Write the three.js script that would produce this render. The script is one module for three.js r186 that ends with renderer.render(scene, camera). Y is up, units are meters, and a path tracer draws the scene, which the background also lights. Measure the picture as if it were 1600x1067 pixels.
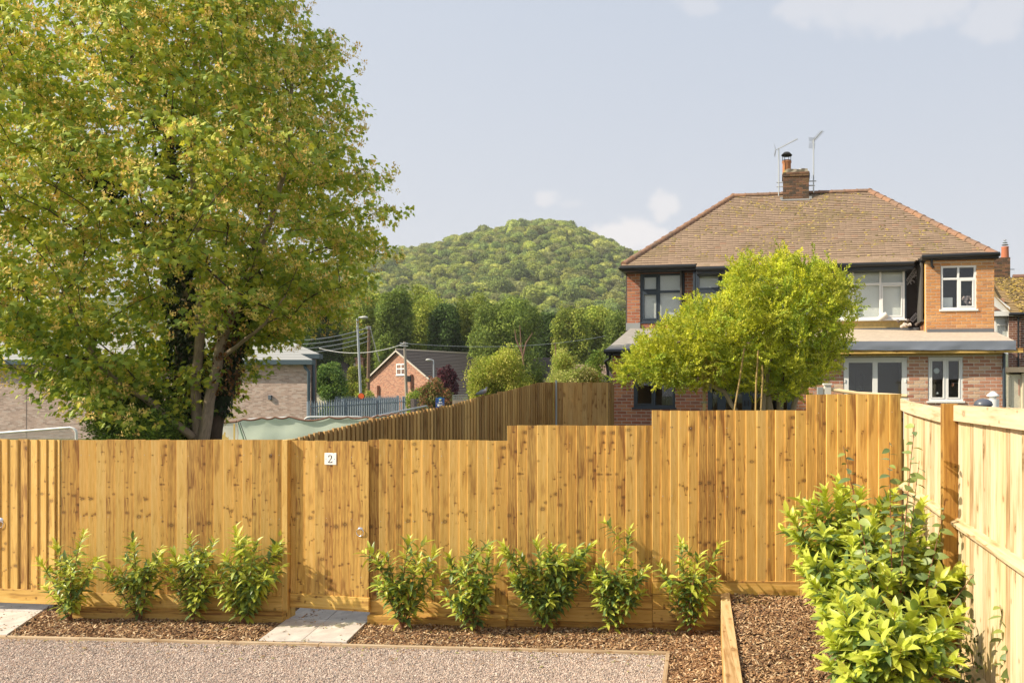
import * as THREE from 'three';
import { mergeGeometries, mergeVertices } from 'three/addons/utils/BufferGeometryUtils.js';
import { RoundedBoxGeometry } from 'three/addons/geometries/RoundedBoxGeometry.js';

// ---------------------------------------------------------------- camera, sky, sun, exposure
const F = 1200, CX = 1050, HY = 618, EYE = 2.5, W0 = 1600, H0 = 1067;
const scene = new THREE.Scene();
const camera = new THREE.PerspectiveCamera(2 * Math.atan(H0 / 2 / F) * 180 / Math.PI, W0 / H0, 0.1, 6000);
camera.position.set(0, EYE, 0);
camera.setViewOffset(W0, H0, W0 / 2 - CX, H0 / 2 - HY, W0, H0);   // a shift lens, as the upright verticals of the photograph show
const SUN_ALT = 39 * Math.PI / 180, SUN_E = 6.0 * Math.PI / 180;
const SUN = new THREE.Vector3(-Math.cos(SUN_ALT) * Math.cos(SUN_E), Math.sin(SUN_ALT), Math.cos(SUN_ALT) * Math.sin(SUN_E));
const EXPOSURE = 1.5, SKY_LEVEL = 0.82;
scene.environmentIntensity = SKY_LEVEL; scene.backgroundIntensity = SKY_LEVEL;
const sun = new THREE.DirectionalLight(new THREE.Color(1.0, 0.885, 0.68), 5);
sun.position.copy(SUN).multiplyScalar(120); sun.target.position.set(0, 0, -20);
sun.castShadow = true; sun.shadow.radius = 1;
Object.assign(sun.shadow.camera, { left: -60, right: 60, top: 60, bottom: -60, near: 1, far: 400 });
sun.shadow.mapSize.set(4096, 4096);
scene.add(sun, sun.target);
scene.fog = new THREE.FogExp2(new THREE.Color(0.86, 0.88, 0.92), 0.00024);
const renderer = new THREE.WebGLRenderer({ antialias: true });
renderer.setSize(1024, 682);
renderer.toneMapping = THREE.LinearToneMapping;
renderer.toneMappingExposure = EXPOSURE;
renderer.shadowMap.enabled = true;

// ---------------------------------------------------------------- small helpers
const V3 = THREE.Vector3, { clamp, lerp, smoothstep } = THREE.MathUtils;
const V = (x, y, z) => new V3(x, y, z);
function rng(seed) { let s = seed >>> 0; return () => { s = (s + 0x6d2b79f5) >>> 0; let t = Math.imul(s ^ (s >>> 15), 1 | s); t = (t + Math.imul(t ^ (t >>> 7), 61 | t)) ^ t; return ((t ^ (t >>> 14)) >>> 0) / 4294967296; }; }
const R0 = rng(7);
const rr = (r, a, b) => a + (b - a) * r();
function hash(x, y, s) { let h = Math.imul(x | 0, 374761393) ^ Math.imul(y | 0, 668265263) ^ Math.imul(s | 0, 2147483647 - 61); h = Math.imul(h ^ (h >>> 13), 1274126177); h ^= h >>> 16; return (h >>> 0) / 4294967296; }
// value noise, periodic in px by py cells
function vn(x, y, px, py, s) {
  const xi = Math.floor(x), yi = Math.floor(y), fx = x - xi, fy = y - yi, u = fx * fx * (3 - 2 * fx), v = fy * fy * (3 - 2 * fy);
  const m = (a, b) => ((a % b) + b) % b, x0 = m(xi, px), x1 = m(xi + 1, px), y0 = m(yi, py), y1 = m(yi + 1, py);
  return lerp(lerp(hash(x0, y0, s), hash(x1, y0, s), u), lerp(hash(x0, y1, s), hash(x1, y1, s), u), v);
}
function fbm(x, y, px, py, s, o = 4) { let a = 0, w = 0.5, t = 0; for (let i = 0; i < o; i++) { a += w * vn(x, y, px, py, s + i * 17); t += w; w *= 0.5; x *= 2; y *= 2; px *= 2; py *= 2; } return a / t; }
const BIG = 1 << 20;
const n2 = (x, y, s = 1, o = 4) => fbm(x + 5000, y + 5000, BIG, BIG, s, o);
function tex(w, h, fn, srgb = true) {
  const data = new Uint8Array(w * h * 4), c = [0, 0, 0], g = (v) => (v <= 0 ? 0 : v >= 1 ? 255 : srgb ? 255 * (v < 0.0031308 ? 12.92 * v : 1.055 * Math.pow(v, 1 / 2.4) - 0.055) : 255 * v);
  for (let y = 0; y < h; y++) for (let x = 0; x < w; x++) { fn(x, y, c); const i = (y * w + x) * 4; data[i] = g(c[0]); data[i + 1] = g(c[1]); data[i + 2] = g(c[2]); data[i + 3] = 255; }
  const t = new THREE.DataTexture(data, w, h); t.wrapS = t.wrapT = THREE.RepeatWrapping; t.magFilter = THREE.LinearFilter; t.minFilter = THREE.LinearMipmapLinearFilter; t.generateMipmaps = true;
  if (srgb) t.colorSpace = THREE.SRGBColorSpace; t.needsUpdate = true; return t;
}
const lin = (r, g, b) => new THREE.Color().setRGB(r, g, b);
const mat = (c, rough = 0.85, o = {}) => new THREE.MeshStandardMaterial({ color: Array.isArray(c) ? lin(...c) : c, roughness: rough, ...o });
const leafMat = (c, rough = 0.5, tr = 0.4, o = {}) => new THREE.MeshPhysicalMaterial({ color: lin(...c), roughness: rough, transmission: tr, thickness: 0, side: THREE.DoubleSide, ...o });
const used = new Map();
function numbered(name) { const n = used.get(name) ?? 0; used.set(name, n + 1); return n ? name + '_' + String(n).padStart(3, '0') : name; }
function tag(o, label, category, group, kind) {
  if (label) o.userData.label = label; if (category) o.userData.category = category;
  if (group) o.userData.group = group; if (kind) o.userData.kind = kind; return o;
}
function thing(name, label, category, pos = [0, 0, 0], turn = 0, group) {
  const o = new THREE.Group(); o.name = numbered(name); o.position.set(...(pos.isVector3 ? pos.toArray() : pos)); o.rotation.y = turn;
  scene.add(o); return tag(o, label, category, group);
}
function part(parent, name, geo, material, label) {
  const m = new THREE.Mesh(geo, material); m.name = parent === scene ? numbered(name) : name; m.castShadow = m.receiveShadow = true; parent.add(m);
  if (label) m.userData.label = label; return m;
}
const sub = (parent, name) => { const g = new THREE.Group(); g.name = name; parent.add(g); return g; };
const struct = (name, geo, material, label) => { const m = part(scene, name, geo, material, label); m.userData.kind = 'structure'; return m; };
// uv in metres from the dominant axis of each face; swap lays the grain along x instead of y
function metreUV(g, ou = 0, ov = 0, swap = false, k = 1) {
  if (g.index) g = g.toNonIndexed();
  g.computeVertexNormals();
  const p = g.attributes.position, n = g.attributes.normal, uv = new Float32Array(p.count * 2);
  for (let i = 0; i < p.count; i++) {
    const ax = Math.abs(n.getX(i)), ay = Math.abs(n.getY(i)), az = Math.abs(n.getZ(i));
    let u, v;
    if (az >= ax && az >= ay) { u = p.getX(i); v = p.getY(i); } else if (ax >= ay) { u = p.getZ(i); v = p.getY(i); } else { u = p.getX(i); v = p.getZ(i); }
    if (swap) { const t = u; if (az >= ax && az >= ay) { u = p.getY(i); v = p.getX(i); } else if (ay > ax) { u = p.getZ(i); v = p.getX(i); } else { u = v; v = t; } }
    uv[i * 2] = u * k + ou; uv[i * 2 + 1] = v * k + ov;
  }
  g.setAttribute('uv', new THREE.BufferAttribute(uv, 2)); return g;
}
const bx = (w, h, d, x = 0, y = 0, z = 0) => new THREE.BoxGeometry(w, h, d).translate(x, y, z);
const span = (x0, x1, y0, y1, z0, z1) => bx(x1 - x0, y1 - y0, z1 - z0, (x0 + x1) / 2, (y0 + y1) / 2, (z0 + z1) / 2);
function rbox(w, h, d, r = 0.004, x = 0, y = 0, z = 0) { return new RoundedBoxGeometry(w, h, d, 1, Math.min(r, w / 2.1, h / 2.1, d / 2.1)).translate(x, y, z); }
const rspan = (x0, x1, y0, y1, z0, z1, r = 0.004) => rbox(x1 - x0, y1 - y0, z1 - z0, r, (x0 + x1) / 2, (y0 + y1) / 2, (z0 + z1) / 2);
function merge(list) { return mergeGeometries(list.map((g) => { g = g.index ? g.toNonIndexed() : g; for (const k of Object.keys(g.attributes)) if (!['position', 'normal', 'uv', 'color'].includes(k)) g.deleteAttribute(k); return g; })); }
// a tube with a radius at every point
function tube(points, radii, sides = 6, caps = true) {
  const pos = [], idx = [], uv = [], n = points.length, up = V(0, 1, 0); let side = null, len = 0;
  for (let i = 0; i < n; i++) {
    const t = points[Math.min(i + 1, n - 1)].clone().sub(points[Math.max(i - 1, 0)]).normalize();
    if (!side) { side = Math.abs(t.y) > 0.9 ? V(1, 0, 0) : up.clone(); }
    side = side.clone().sub(t.clone().multiplyScalar(side.dot(t))).normalize(); const b = t.clone().cross(side);
    if (i) len += points[i].distanceTo(points[i - 1]);
    const r = Array.isArray(radii) ? radii[i] : radii;
    for (let j = 0; j <= sides; j++) { const a = j / sides * Math.PI * 2, c = Math.cos(a) * r, s = Math.sin(a) * r; pos.push(points[i].x + side.x * c + b.x * s, points[i].y + side.y * c + b.y * s, points[i].z + side.z * c + b.z * s); uv.push(j / sides * r * 6.3, len); }
  }
  for (let i = 0; i < n - 1; i++) for (let j = 0; j < sides; j++) { const a = i * (sides + 1) + j, b = a + sides + 1; idx.push(a, a + 1, b, b, a + 1, b + 1); }
  if (caps) for (const [k, flip] of [[0, 1], [n - 1, 0]]) { const c = pos.length / 3; pos.push(points[k].x, points[k].y, points[k].z); uv.push(0, 0); for (let j = 0; j < sides; j++) { const a = k * (sides + 1) + j; flip ? idx.push(c, a + 1, a) : idx.push(c, a, a + 1); } }
  const g = new THREE.BufferGeometry(); g.setAttribute('position', new THREE.Float32BufferAttribute(pos, 3)); g.setAttribute('uv', new THREE.Float32BufferAttribute(uv, 2)); g.setIndex(idx); g.computeVertexNormals(); return g;
}
// points of the place: the spot a given distance away in a direction read off the photograph, converted to metres
const at = (px, py, d) => V((px - CX) / F * d, EYE - (py - HY) / F * d, -d);
const onLevel = (px, py, y) => at(px, py, (EYE - y) * F / (py - HY));
class Frame {   // an upright plane standing at (x, -d), turned by the slope t (its right end nearer by t metres per metre)
  constructor(px, d, t) { const th = Math.atan(t); this.turn = -th; this.o = V((px - CX) / F * d, 0, -d); this.u = V(Math.cos(th), 0, Math.sin(th)); this.n = V(-Math.sin(th), 0, Math.cos(th)); }
  hit(px, py, z = 0) { const dir = V((px - CX) / F, -(py - HY) / F, -1), t = (z - V(0, EYE, 0).sub(this.o).dot(this.n)) / dir.dot(this.n), p = V(0, EYE, 0).addScaledVector(dir, t); return V(p.clone().sub(this.o).dot(this.u), p.y, z); }
  x(px, z = 0) { return this.hit(px, HY, z).x; }
  world(x, y, z) { return this.o.clone().addScaledVector(this.u, x).addScaledVector(this.n, z).setY(y); }
  put(o) { o.position.copy(this.o); o.rotation.y = this.turn; return o; }
}
const polyAt = (table, x) => { if (x <= table[0][0]) return table[0][1]; for (let i = 1; i < table.length; i++) if (x <= table[i][0]) return lerp(table[i - 1][1], table[i][1], (x - table[i - 1][0]) / (table[i][0] - table[i - 1][0])); return table[table.length - 1][1]; };
function extrude(pts, depth, bevel = 0) {   // an outline in x, y with thickness along z
  const s = new THREE.Shape(pts.map((p) => new THREE.Vector2(p[0], p[1])));
  return new THREE.ExtrudeGeometry(s, { depth, bevelEnabled: bevel > 0, bevelThickness: bevel, bevelSize: bevel, bevelOffset: -bevel, bevelSegments: 1, curveSegments: 8 });
}
const M4 = (p, dir, nrm, sx, sy = sx, sz = sx) => {   // y along dir, z near nrm
  const y = dir.clone().normalize(), x = y.clone().cross(nrm); if (x.lengthSq() < 1e-6) x.set(1, 0, 0); x.normalize(); const z = x.clone().cross(y);
  return new THREE.Matrix4().makeBasis(x.multiplyScalar(sx), y.multiplyScalar(sy), z.multiplyScalar(sz)).setPosition(p);
};
function randDir(r) { const z = r() * 2 - 1, a = r() * 6.2832, s = Math.sqrt(1 - z * z); return V(s * Math.cos(a), z, s * Math.sin(a)); }
function instanced(parent, name, geo, material, mats, cols, kind = 'stuff') {
  const m = new THREE.InstancedMesh(geo, material, mats.length); m.name = parent === scene ? numbered(name) : name; m.castShadow = m.receiveShadow = true;
  const c = new THREE.Color();
  mats.forEach((x, i) => { m.setMatrixAt(i, x); if (cols) m.setColorAt(i, c.setRGB(...cols[i])); });
  if (kind) m.userData.kind = kind; parent.add(m); return m;
}
const gain = (cols, k, y = 1) => cols.map((c) => [c[0] * k * y, c[1] * k, c[2] * k]);
// the nearest pieces as meshes of their own, the rest joined: pal is a list of materials with the colours of the instances beside it
function pieces(parent, name, restName, geos, pal, white, list, most) {
  const eye = camera.position, w = new V3(); parent.updateWorldMatrix(true, false);
  list.forEach((l) => { w.setFromMatrixPosition(l.m).applyMatrix4(parent.matrixWorld); l.d = w.distanceTo(eye) - (l.big ?? 0); });
  const sorted = list.slice().sort((a, b) => a.d - b.d);
  sorted.slice(0, most).forEach((l) => { const m = part(parent, name, geos[l.g ?? 0], pal[l.c].m); m.matrixAutoUpdate = true; l.m.decompose(m.position, m.quaternion, m.scale); });
  const rest = sorted.slice(most); if (rest.length) instanced(parent, restName, geos[0], white, rest.map((l) => l.m), rest.map((l) => pal[l.c].c));
}
const palette = (cols, rough, tr, o) => cols.map((c) => ({ c, m: tr === undefined ? mat(c, rough, o) : leafMat(c, rough, tr, o) }));

// ---------------------------------------------------------------- sky: hazy summer air with a few clouds, brighter towards the sun
{
  const W = 2048, H = 1024, data = new Float32Array(W * H * 4), D = 180 / Math.PI;
  const dirOf = (px, py) => { const v = V((px - CX) / F, (HY - py) / F, -1).normalize(); return [Math.atan2(v.x, -v.z) * D, Math.asin(v.y) * D]; };
  const puffs = [[985, 368, 3.4, 1.5, 1.0], [1020, 372, 2.8, 1.1, 0.9], [1042, 322, 1.5, 1.3, 0.75], [853, 310, 1.1, 0.6, 0.6], [890, 318, 1.0, 0.4, 0.25], [1260, 12, 2.6, 1.3, 0.4], [1420, -5, 8, 2.4, 0.42], [1560, 28, 3, 1.6, 0.36], [1085, 8, 2.2, 0.7, 0.3],
    [1700, -120, 9, 3, 0.7], [700, -220, 10, 3, 0.4], [100, -100, 9, 3, 0.5], [2200, 250, 10, 3, 0.7]].map(([a, b, w, h, s]) => [...dirOf(a, b), w, h, s]);
  const around = [[95, 22, 20, 5, 0.8], [140, 16, 24, 5, 0.9], [180, 30, 26, 7, 0.7], [-150, 14, 22, 5, 0.9], [-120, 34, 18, 6, 0.6], [60, 40, 18, 6, 0.6], [-60, 50, 20, 6, 0.4], [170, 62, 30, 8, 0.5]];
  for (let row = 0; row < H; row++) {
    const el = ((row + 0.5) / H - 0.5) * 180, sy = Math.sin(el / D), cy = Math.cos(el / D);
    for (let col = 0; col < W; col++) {
      const ra = ((col + 0.5) / W - 0.5) * 2 * Math.PI, x = Math.cos(ra) * cy, z = Math.sin(ra) * cy, az = Math.atan2(x, -z) * D;
      const c = clamp(x * SUN.x + sy * SUN.y + z * SUN.z, -1, 1), gam = Math.acos(c) * D, e = Math.max(0, el) / 90, k = 1 - Math.exp(-e * 3.2);
      let r = lerp(0.64, 0.35, k), g = lerp(0.65, 0.43, k), b = lerp(0.675, 0.565, k);
      const glow = 0.55 * Math.exp(-gam / 24) + 1.1 * Math.exp(-gam / 7);
      r += glow; g += glow * 0.93; b += glow * 0.8;
      let cover = 0;
      for (const list of [puffs, around]) for (const [ca, ce, w, h, s] of list) {
        let da = az - ca; if (da > 180) da -= 360; if (da < -180) da += 360;
        const q = (da / w) ** 2 + ((el - ce) / h) ** 2; if (q > 4) continue;
        const sc = 1.6 / Math.min(w, 6), t = n2(az * sc, el * sc * 1.5, 91, 5) * 1.1 - 0.1 + n2(az * 1.4, el * 2, 33, 4) * 0.5 - 0.25;
        cover = Math.max(cover, s * smoothstep(t + 0.55 - q * 0.75, 0.25, 0.85));
      }
      const lit = 0.83 + 0.25 * Math.exp(-gam / 30);
      r = lerp(r, 0.86 * lit, cover); g = lerp(g, 0.84 * lit, cover); b = lerp(b, 0.85 * lit, cover);
      const i = (row * W + col) * 4; data[i] = r; data[i + 1] = g; data[i + 2] = b; data[i + 3] = 1;
    }
  }
  const t = new THREE.DataTexture(data, W, H, THREE.RGBAFormat, THREE.FloatType); t.mapping = THREE.EquirectangularReflectionMapping; t.magFilter = t.minFilter = THREE.LinearFilter; t.wrapS = THREE.RepeatWrapping; t.needsUpdate = true;
  scene.background = t; scene.environment = t;
}
// ---------------------------------------------------------------- procedural surfaces
function woodTex(w, h, strips, seed, P, knotRate) {
  const sw = w / strips, r = rng(seed), S = [];
  for (let i = 0; i < strips; i++) {
    const knots = [], n = Math.round(rr(r, 0.4, 1) * knotRate);
    for (let k = 0; k < n; k++) knots.push({ x: r() * sw, y: r() * h, a: rr(r, 0.05, 0.115) * sw * (r() < 0.3 ? 1.75 : 0.85), st: rr(r, 1.0, 1.7), d: rr(r, 0.65, 1), tail: r() < 0.35 ? rr(r, 60, 260) : 0, s: r() < 0.5 ? -1 : 1 });
    S.push({ tone: rr(r, -0.6, 0.6), warm: rr(r, -1, 1), knots, seed: (r() * 1e6) | 0, drift: rr(r, -0.3, 0.3), freq: rr(r, 5, 11) });
  }
  return tex(w, h, (x, y, c) => {
    const i = Math.floor(x / sw), s = S[i], u = x / sw - i, v = y / h;
    let warp = 0, dark = 0, halo = 0, drip = 0;
    for (const k of s.knots) {
      const dx = x - i * sw - k.x; let dy = y - k.y; if (dy > h / 2) dy -= h; if (dy < -h / 2) dy += h;
      if (Math.abs(dy) > 320) continue;
      const q = Math.sqrt(dx * dx + (dy / k.st) ** 2) / k.a;
      if (q < 6) { warp += Math.sign(dx || 1) * 0.35 * Math.exp(-q * 0.9); halo += 0.6 * Math.exp(-((q - 1.1) ** 2) * 2.2) * k.d; }
      if (q < 1.25) dark = Math.max(dark, (1 - smoothstep(q, 0.65, 1.2)) * k.d * (0.75 + 0.25 * Math.cos(q * 9)));
      const t = dy * k.s; if (k.tail && t > 0 && t < k.tail) drip = Math.max(drip, 0.75 * (1 - t / k.tail) * Math.exp(-((dx - 4 * Math.sin(t * 0.03 + k.x)) ** 2) / (k.a * k.a * 0.5)));
    }
    const low = fbm(u * 2 + i * 7, v * 5, BIG, 5, s.seed, 3), g = (u + s.drift * Math.sin(v * 6.283) * 0.3 + warp * 0.25 + low * 0.5) * s.freq;
    const ring = 0.5 + 0.5 * Math.sin(g * 6.283 / 2.2 + fbm(u * 4, v * 10, BIG, 10, s.seed + 3, 2) * 3), fine = vn(x * 0.7, y * 0.02, BIG, Math.round(h * 0.02), s.seed + 9), fib = fbm(u * 9, v * 24, BIG, 24, s.seed + 5, 3);
    const crack = smoothstep(vn(x * 0.42 + 3 * Math.sin(y * 0.012 + i), y * 0.011, BIG, Math.round(h * 0.011), s.seed + 41), 0.86, 0.97) * smoothstep(vn(u * 2, y * 0.004, BIG, Math.round(h * 0.004), s.seed + 43), 0.45, 0.7); let stain = smoothstep(fbm(u * 2.2 + 3, v * 7, BIG, 7, s.seed + 21, 4), 0.55, 0.82);
    let t = 0.5 + s.tone * 0.42 + (ring - 0.5) * 0.2 + (fine - 0.5) * 0.2 + (fib - 0.5) * 0.36 - halo * 0.5 - drip * 0.5 - stain * 0.36 - crack * 0.9 + (low - 0.5) * 0.34;
    t = clamp(t, -0.35, 1.15);
    for (let j = 0; j < 3; j++) {
      let a = t > 0.5 ? lerp(P.mid[j], P.light[j], (t - 0.5) * 2) : lerp(P.dark[j], P.mid[j], Math.max(0, t) * 2) * (t < 0 ? 1 + t * 0.8 : 1);
      a *= 1 + s.warm * [0.03, -0.01, -0.08][j];
      c[j] = lerp(a, P.knot[j], dark * 0.92);
    }
  });
}
const T = {};
T.gold = woodTex(1024, 2048, 16, 11, { light: [0.74, 0.505, 0.175], mid: [0.63, 0.388, 0.098], dark: [0.31, 0.15, 0.034], knot: [0.05, 0.023, 0.01] }, 17);
T.gold.repeat.set(1 / 2.0, 1 / 2.4);
T.pale = woodTex(512, 1024, 8, 23, { light: [0.74, 0.61, 0.42], mid: [0.64, 0.49, 0.30], dark: [0.40, 0.25, 0.11], knot: [0.2, 0.1, 0.035] }, 9);
T.pale.repeat.set(1 / 1.0, 1 / 2.4);
T.grain = tex(512, 512, (x, y, c) => { const a = fbm(x / 8, y / 8, 64, 64, 3, 4), b = fbm(x / 64, y / 64, 8, 8, 5, 4); c[0] = c[1] = c[2] = clamp(0.86 + (a - 0.5) * 0.34 + (b - 0.5) * 0.3, 0, 1); });
T.grain.repeat.set(2, 2);
T.slab = tex(512, 512, (x, y, c) => { const a = fbm(x / 2, y / 2, 256, 256, 13, 3), b = fbm(x / 90, y / 90, 6, 6, 15, 4), s = 0.9 + (a - 0.5) * 0.3 + (b - 0.5) * 0.5; c[0] = 0.60 * s; c[1] = 0.545 * s; c[2] = 0.50 * s; });
T.gravel = tex(1024, 1024, (() => {   // worley stones, about 11 mm
  const N = 90, pts = []; for (let j = 0; j < N; j++) for (let i = 0; i < N; i++) pts.push([i + hash(i, j, 1), j + hash(i, j, 2), hash(i, j, 3), hash(i, j, 4)]);
  return (x, y, c) => {
    const u = x / 1024 * N, v = y / 1024 * N, iu = Math.floor(u), iv = Math.floor(v); let d1 = 9, d2 = 9, id = null;
    for (let a = -1; a <= 1; a++) for (let b = -1; b <= 1; b++) { const ii = (iu + a + N) % N, jj = (iv + b + N) % N, p = pts[jj * N + ii]; const dx = p[0] - ii + iu + a - u, dy = p[1] - jj + iv + b - v, d = dx * dx + dy * dy; if (d < d1) { d2 = d1; d1 = d; id = p; } else if (d < d2) d2 = d; }
    const e = smoothstep(Math.sqrt(d2) - Math.sqrt(d1), 0.02, 0.3), s = (0.35 + 0.65 * e) * (0.55 + 0.75 * id[2]);
    c[0] = 0.62 * s * (1 + 0.12 * id[3]); c[1] = 0.49 * s; c[2] = 0.42 * s * (1.1 - 0.2 * id[3]);
  };
})());
T.mulch = tex(512, 512, (x, y, c) => { const a = fbm(x / 6, y / 14, 85, 36, 31, 4), b = fbm(x / 14, y / 6, 36, 85, 37, 4), s = Math.max(a, b); const k = smoothstep(s, 0.45, 0.8); c[0] = lerp(0.035, 0.24, k); c[1] = lerp(0.02, 0.13, k); c[2] = lerp(0.012, 0.065, k); });
T.grass = tex(512, 512, (x, y, c) => { const a = fbm(x / 5, y / 5, 102, 102, 41, 4), b = fbm(x / 100, y / 100, 5, 5, 43, 4), s = 0.6 + a * 0.8; c[0] = (0.055 + 0.05 * b) * s; c[1] = (0.085 + 0.03 * b) * s; c[2] = 0.024 * s; });
function brickTex(w, h, mw, mh, seed, cols, mortar, joint = 0.01) {   // far brickwork, whose bricks are two or three pixels high
  const rows = Math.round(mh / 0.075), bl = 0.225, per = Math.round(mw / bl);
  return tex(w, h, (x, y, c) => {
    const my = y / h * mh, row = Math.floor(my / 0.075), fy = my / 0.075 - row, off = row % 2 ? 0.5 : 0, bu = x / w * mw / bl + off + 0.2 * hash(row, 0, seed), bi = Math.floor(bu) % per, fx = bu - Math.floor(bu), q = hash(bi, row, seed + 1), w2 = hash(bi, row, seed + 2), gr = fbm(x / 3, y / 3, BIG, BIG, seed, 2);
    const ok = fy > joint / 0.075 && fx > joint / 0.225, C = cols[Math.floor(q * cols.length)], s = ok ? (0.82 + 0.36 * w2) * (0.85 + 0.3 * gr) : 1;
    for (let j = 0; j < 3; j++) c[j] = (ok ? C[j] : mortar[j]) * s;
  });
}
T.school = brickTex(1024, 1024, 7.2, 3.6, 51, [[0.46, 0.33, 0.275], [0.42, 0.30, 0.25], [0.49, 0.37, 0.315], [0.46, 0.34, 0.285], [0.39, 0.28, 0.235], [0.56, 0.45, 0.395], [0.44, 0.32, 0.27]], [0.5, 0.41, 0.36]);
T.school.repeat.set(1 / 7.2, 1 / 3.6);
T.redBrick = brickTex(512, 512, 3.6, 3.6, 61, [[0.36, 0.15, 0.09], [0.42, 0.19, 0.11], [0.3, 0.13, 0.085], [0.46, 0.24, 0.15]], [0.4, 0.33, 0.28]);
T.redBrick.repeat.set(1 / 3.6, 1 / 3.6);
T.bark = tex(256, 512, (x, y, c) => { const a = fbm(x / 16, y / 60, 16, 9, 71, 4), b = fbm(x / 5, y / 40, 51, 13, 73, 3), s = 0.55 + a * 0.6 + (b - 0.5) * 0.4; c[0] = 0.35 * s; c[1] = 0.275 * s; c[2] = 0.215 * s; });
T.bark.repeat.set(2, 1);

const M = {
  gold: [[1, 1, 1], [0.94, 0.92, 0.88], [0.98, 0.95, 0.92], [0.88, 0.84, 0.78], [1, 0.97, 0.88], [0.92, 0.88, 0.8], [1, 0.97, 0.96]].map((c) => mat(c, 0.72, { map: T.gold, bumpMap: T.gold, bumpScale: 0.0018 })),
  goldEdge: mat([0.97, 0.93, 0.86], 0.8, { map: T.gold }),
  sleeper: [[0.72, 0.66, 0.56], [0.8, 0.74, 0.66]].map((c) => mat(c, 0.85, { map: T.gold, bumpMap: T.gold, bumpScale: 0.003 })),
  olive: [[0.86, 0.66, 0.38], [0.74, 0.56, 0.32], [0.95, 0.76, 0.46], [0.6, 0.45, 0.26]].map((c) => mat(c, 0.85, { map: T.pale, bumpMap: T.pale, bumpScale: 0.0015 })),
  oliveBack: mat([0.42, 0.4, 0.36], 0.9, { map: T.gold }),
  pale: [[1, 1, 1], [0.94, 0.93, 0.9], [1, 0.97, 0.93]].map((c) => mat(c, 0.8, { map: T.pale, bumpMap: T.pale, bumpScale: 0.0015 })),
  post: mat([0.62, 0.52, 0.42], 0.85, { map: T.gold, bumpMap: T.gold, bumpScale: 0.003 }),
  steel: mat([0.55, 0.56, 0.58], 0.35, { metalness: 0.9 }), galv: mat([0.42, 0.45, 0.48], 0.55, { metalness: 0.3 }), chrome: mat([0.8, 0.8, 0.82], 0.18, { metalness: 1 }),
  white: mat([0.78, 0.78, 0.77], 0.35), upvc: mat([0.8, 0.8, 0.8], 0.3), anthracite: mat([0.035, 0.05, 0.072], 0.45), black: mat([0.018, 0.019, 0.022], 0.4), slab: mat([1, 1, 1], 0.85, { map: T.slab, bumpMap: T.slab, bumpScale: 0.001 }),
  dark: mat([0.03, 0.03, 0.032], 0.9), room: mat([0.09, 0.085, 0.08], 0.9), blind: mat([0.74, 0.73, 0.70], 0.9), bark: mat([1, 1, 1], 0.95, { map: T.bark, bumpMap: T.bark, bumpScale: 0.01 }), darkBark: mat([0.3, 0.27, 0.25], 0.95, { map: T.bark, bumpMap: T.bark, bumpScale: 0.01 }),
  twig: mat([0.2, 0.13, 0.08], 0.9), greenStem: mat([0.2, 0.19, 0.07], 0.7), redStem: mat([0.23, 0.1, 0.055], 0.7),
  glass: new THREE.MeshPhysicalMaterial({ color: lin(0.95, 0.97, 0.97), roughness: 0.02, transmission: 1, thickness: 0, ior: 1.5 }),
  terracotta: mat([0.46, 0.2, 0.09], 0.85, { map: T.grain }), lead: mat([0.3, 0.31, 0.32], 0.6), membrane: mat([0.16, 0.17, 0.19], 0.5, { map: T.grain }), deck: mat([0.56, 0.46, 0.36], 0.8, { map: T.grain }),
  whiteLeaf: new THREE.MeshPhysicalMaterial({ color: lin(1, 1, 1), roughness: 0.7, specularIntensity: 0.45, transmission: 0.45, thickness: 0, side: THREE.DoubleSide }),
  farLeaf: new THREE.MeshPhysicalMaterial({ color: lin(1, 1, 1), roughness: 0.9, specularIntensity: 0.15, transmission: 0.35, thickness: 0, side: THREE.DoubleSide }),
  plain: mat([1, 1, 1], 0.9),
};
// ---------------------------------------------------------------- ground, gravel, beds, path
const FF = new Frame(512, 8.48, 0.072);      // the timber fence along the parking area
const groundY = (x, z) => { const d = -z; if (d < 9.2) return -0.12; const k = smoothstep(d, 9.2, 12); return lerp(-0.12, 0.12 + 1.2 * smoothstep(x, -5, 2.5) * smoothstep(d, 10, 17) * (1 - smoothstep(d, 60, 120)) + 0.25 * (n2(x * 0.2, z * 0.2, 3, 2) - 0.5), k); };
{
  const ax = []; for (let i = -46; i <= 46; i++) ax.push(Math.sign(i) * (Math.abs(i) <= 26 ? Math.abs(i) : 26 * Math.pow(1.26, Math.abs(i) - 26)));
  const pos = [], idx = [], uv = [], n = ax.length, zc = -16;
  for (const z of ax) for (const x of ax) { pos.push(x, groundY(x, z + zc), z + zc); uv.push(x / 3, z / 3); }
  for (let j = 0; j < n - 1; j++) for (let i = 0; i < n - 1; i++) { const a = j * n + i; idx.push(a, a + n, a + 1, a + 1, a + n, a + n + 1); }
  const g = new THREE.BufferGeometry(); g.setAttribute('position', new THREE.Float32BufferAttribute(pos, 3)); g.setAttribute('uv', new THREE.Float32BufferAttribute(uv, 2)); g.setIndex(idx); g.computeVertexNormals();
  struct('ground', g, mat([1, 1, 1], 1, { map: T.grass }));
}
const kerbA = onLevel(0, 993, 0.035), kerbB = onLevel(1044, 1018.5, 0.035), kerbDir = kerbB.clone().sub(kerbA).normalize();
const kerbZ = (x) => kerbA.z + (x - kerbA.x) / (kerbB.x - kerbA.x) * (kerbB.z - kerbA.z);
const retA = kerbB.clone(), retB = onLevel(1038, 1067, 0.035), retDir = retB.clone().sub(retA).normalize();
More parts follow.
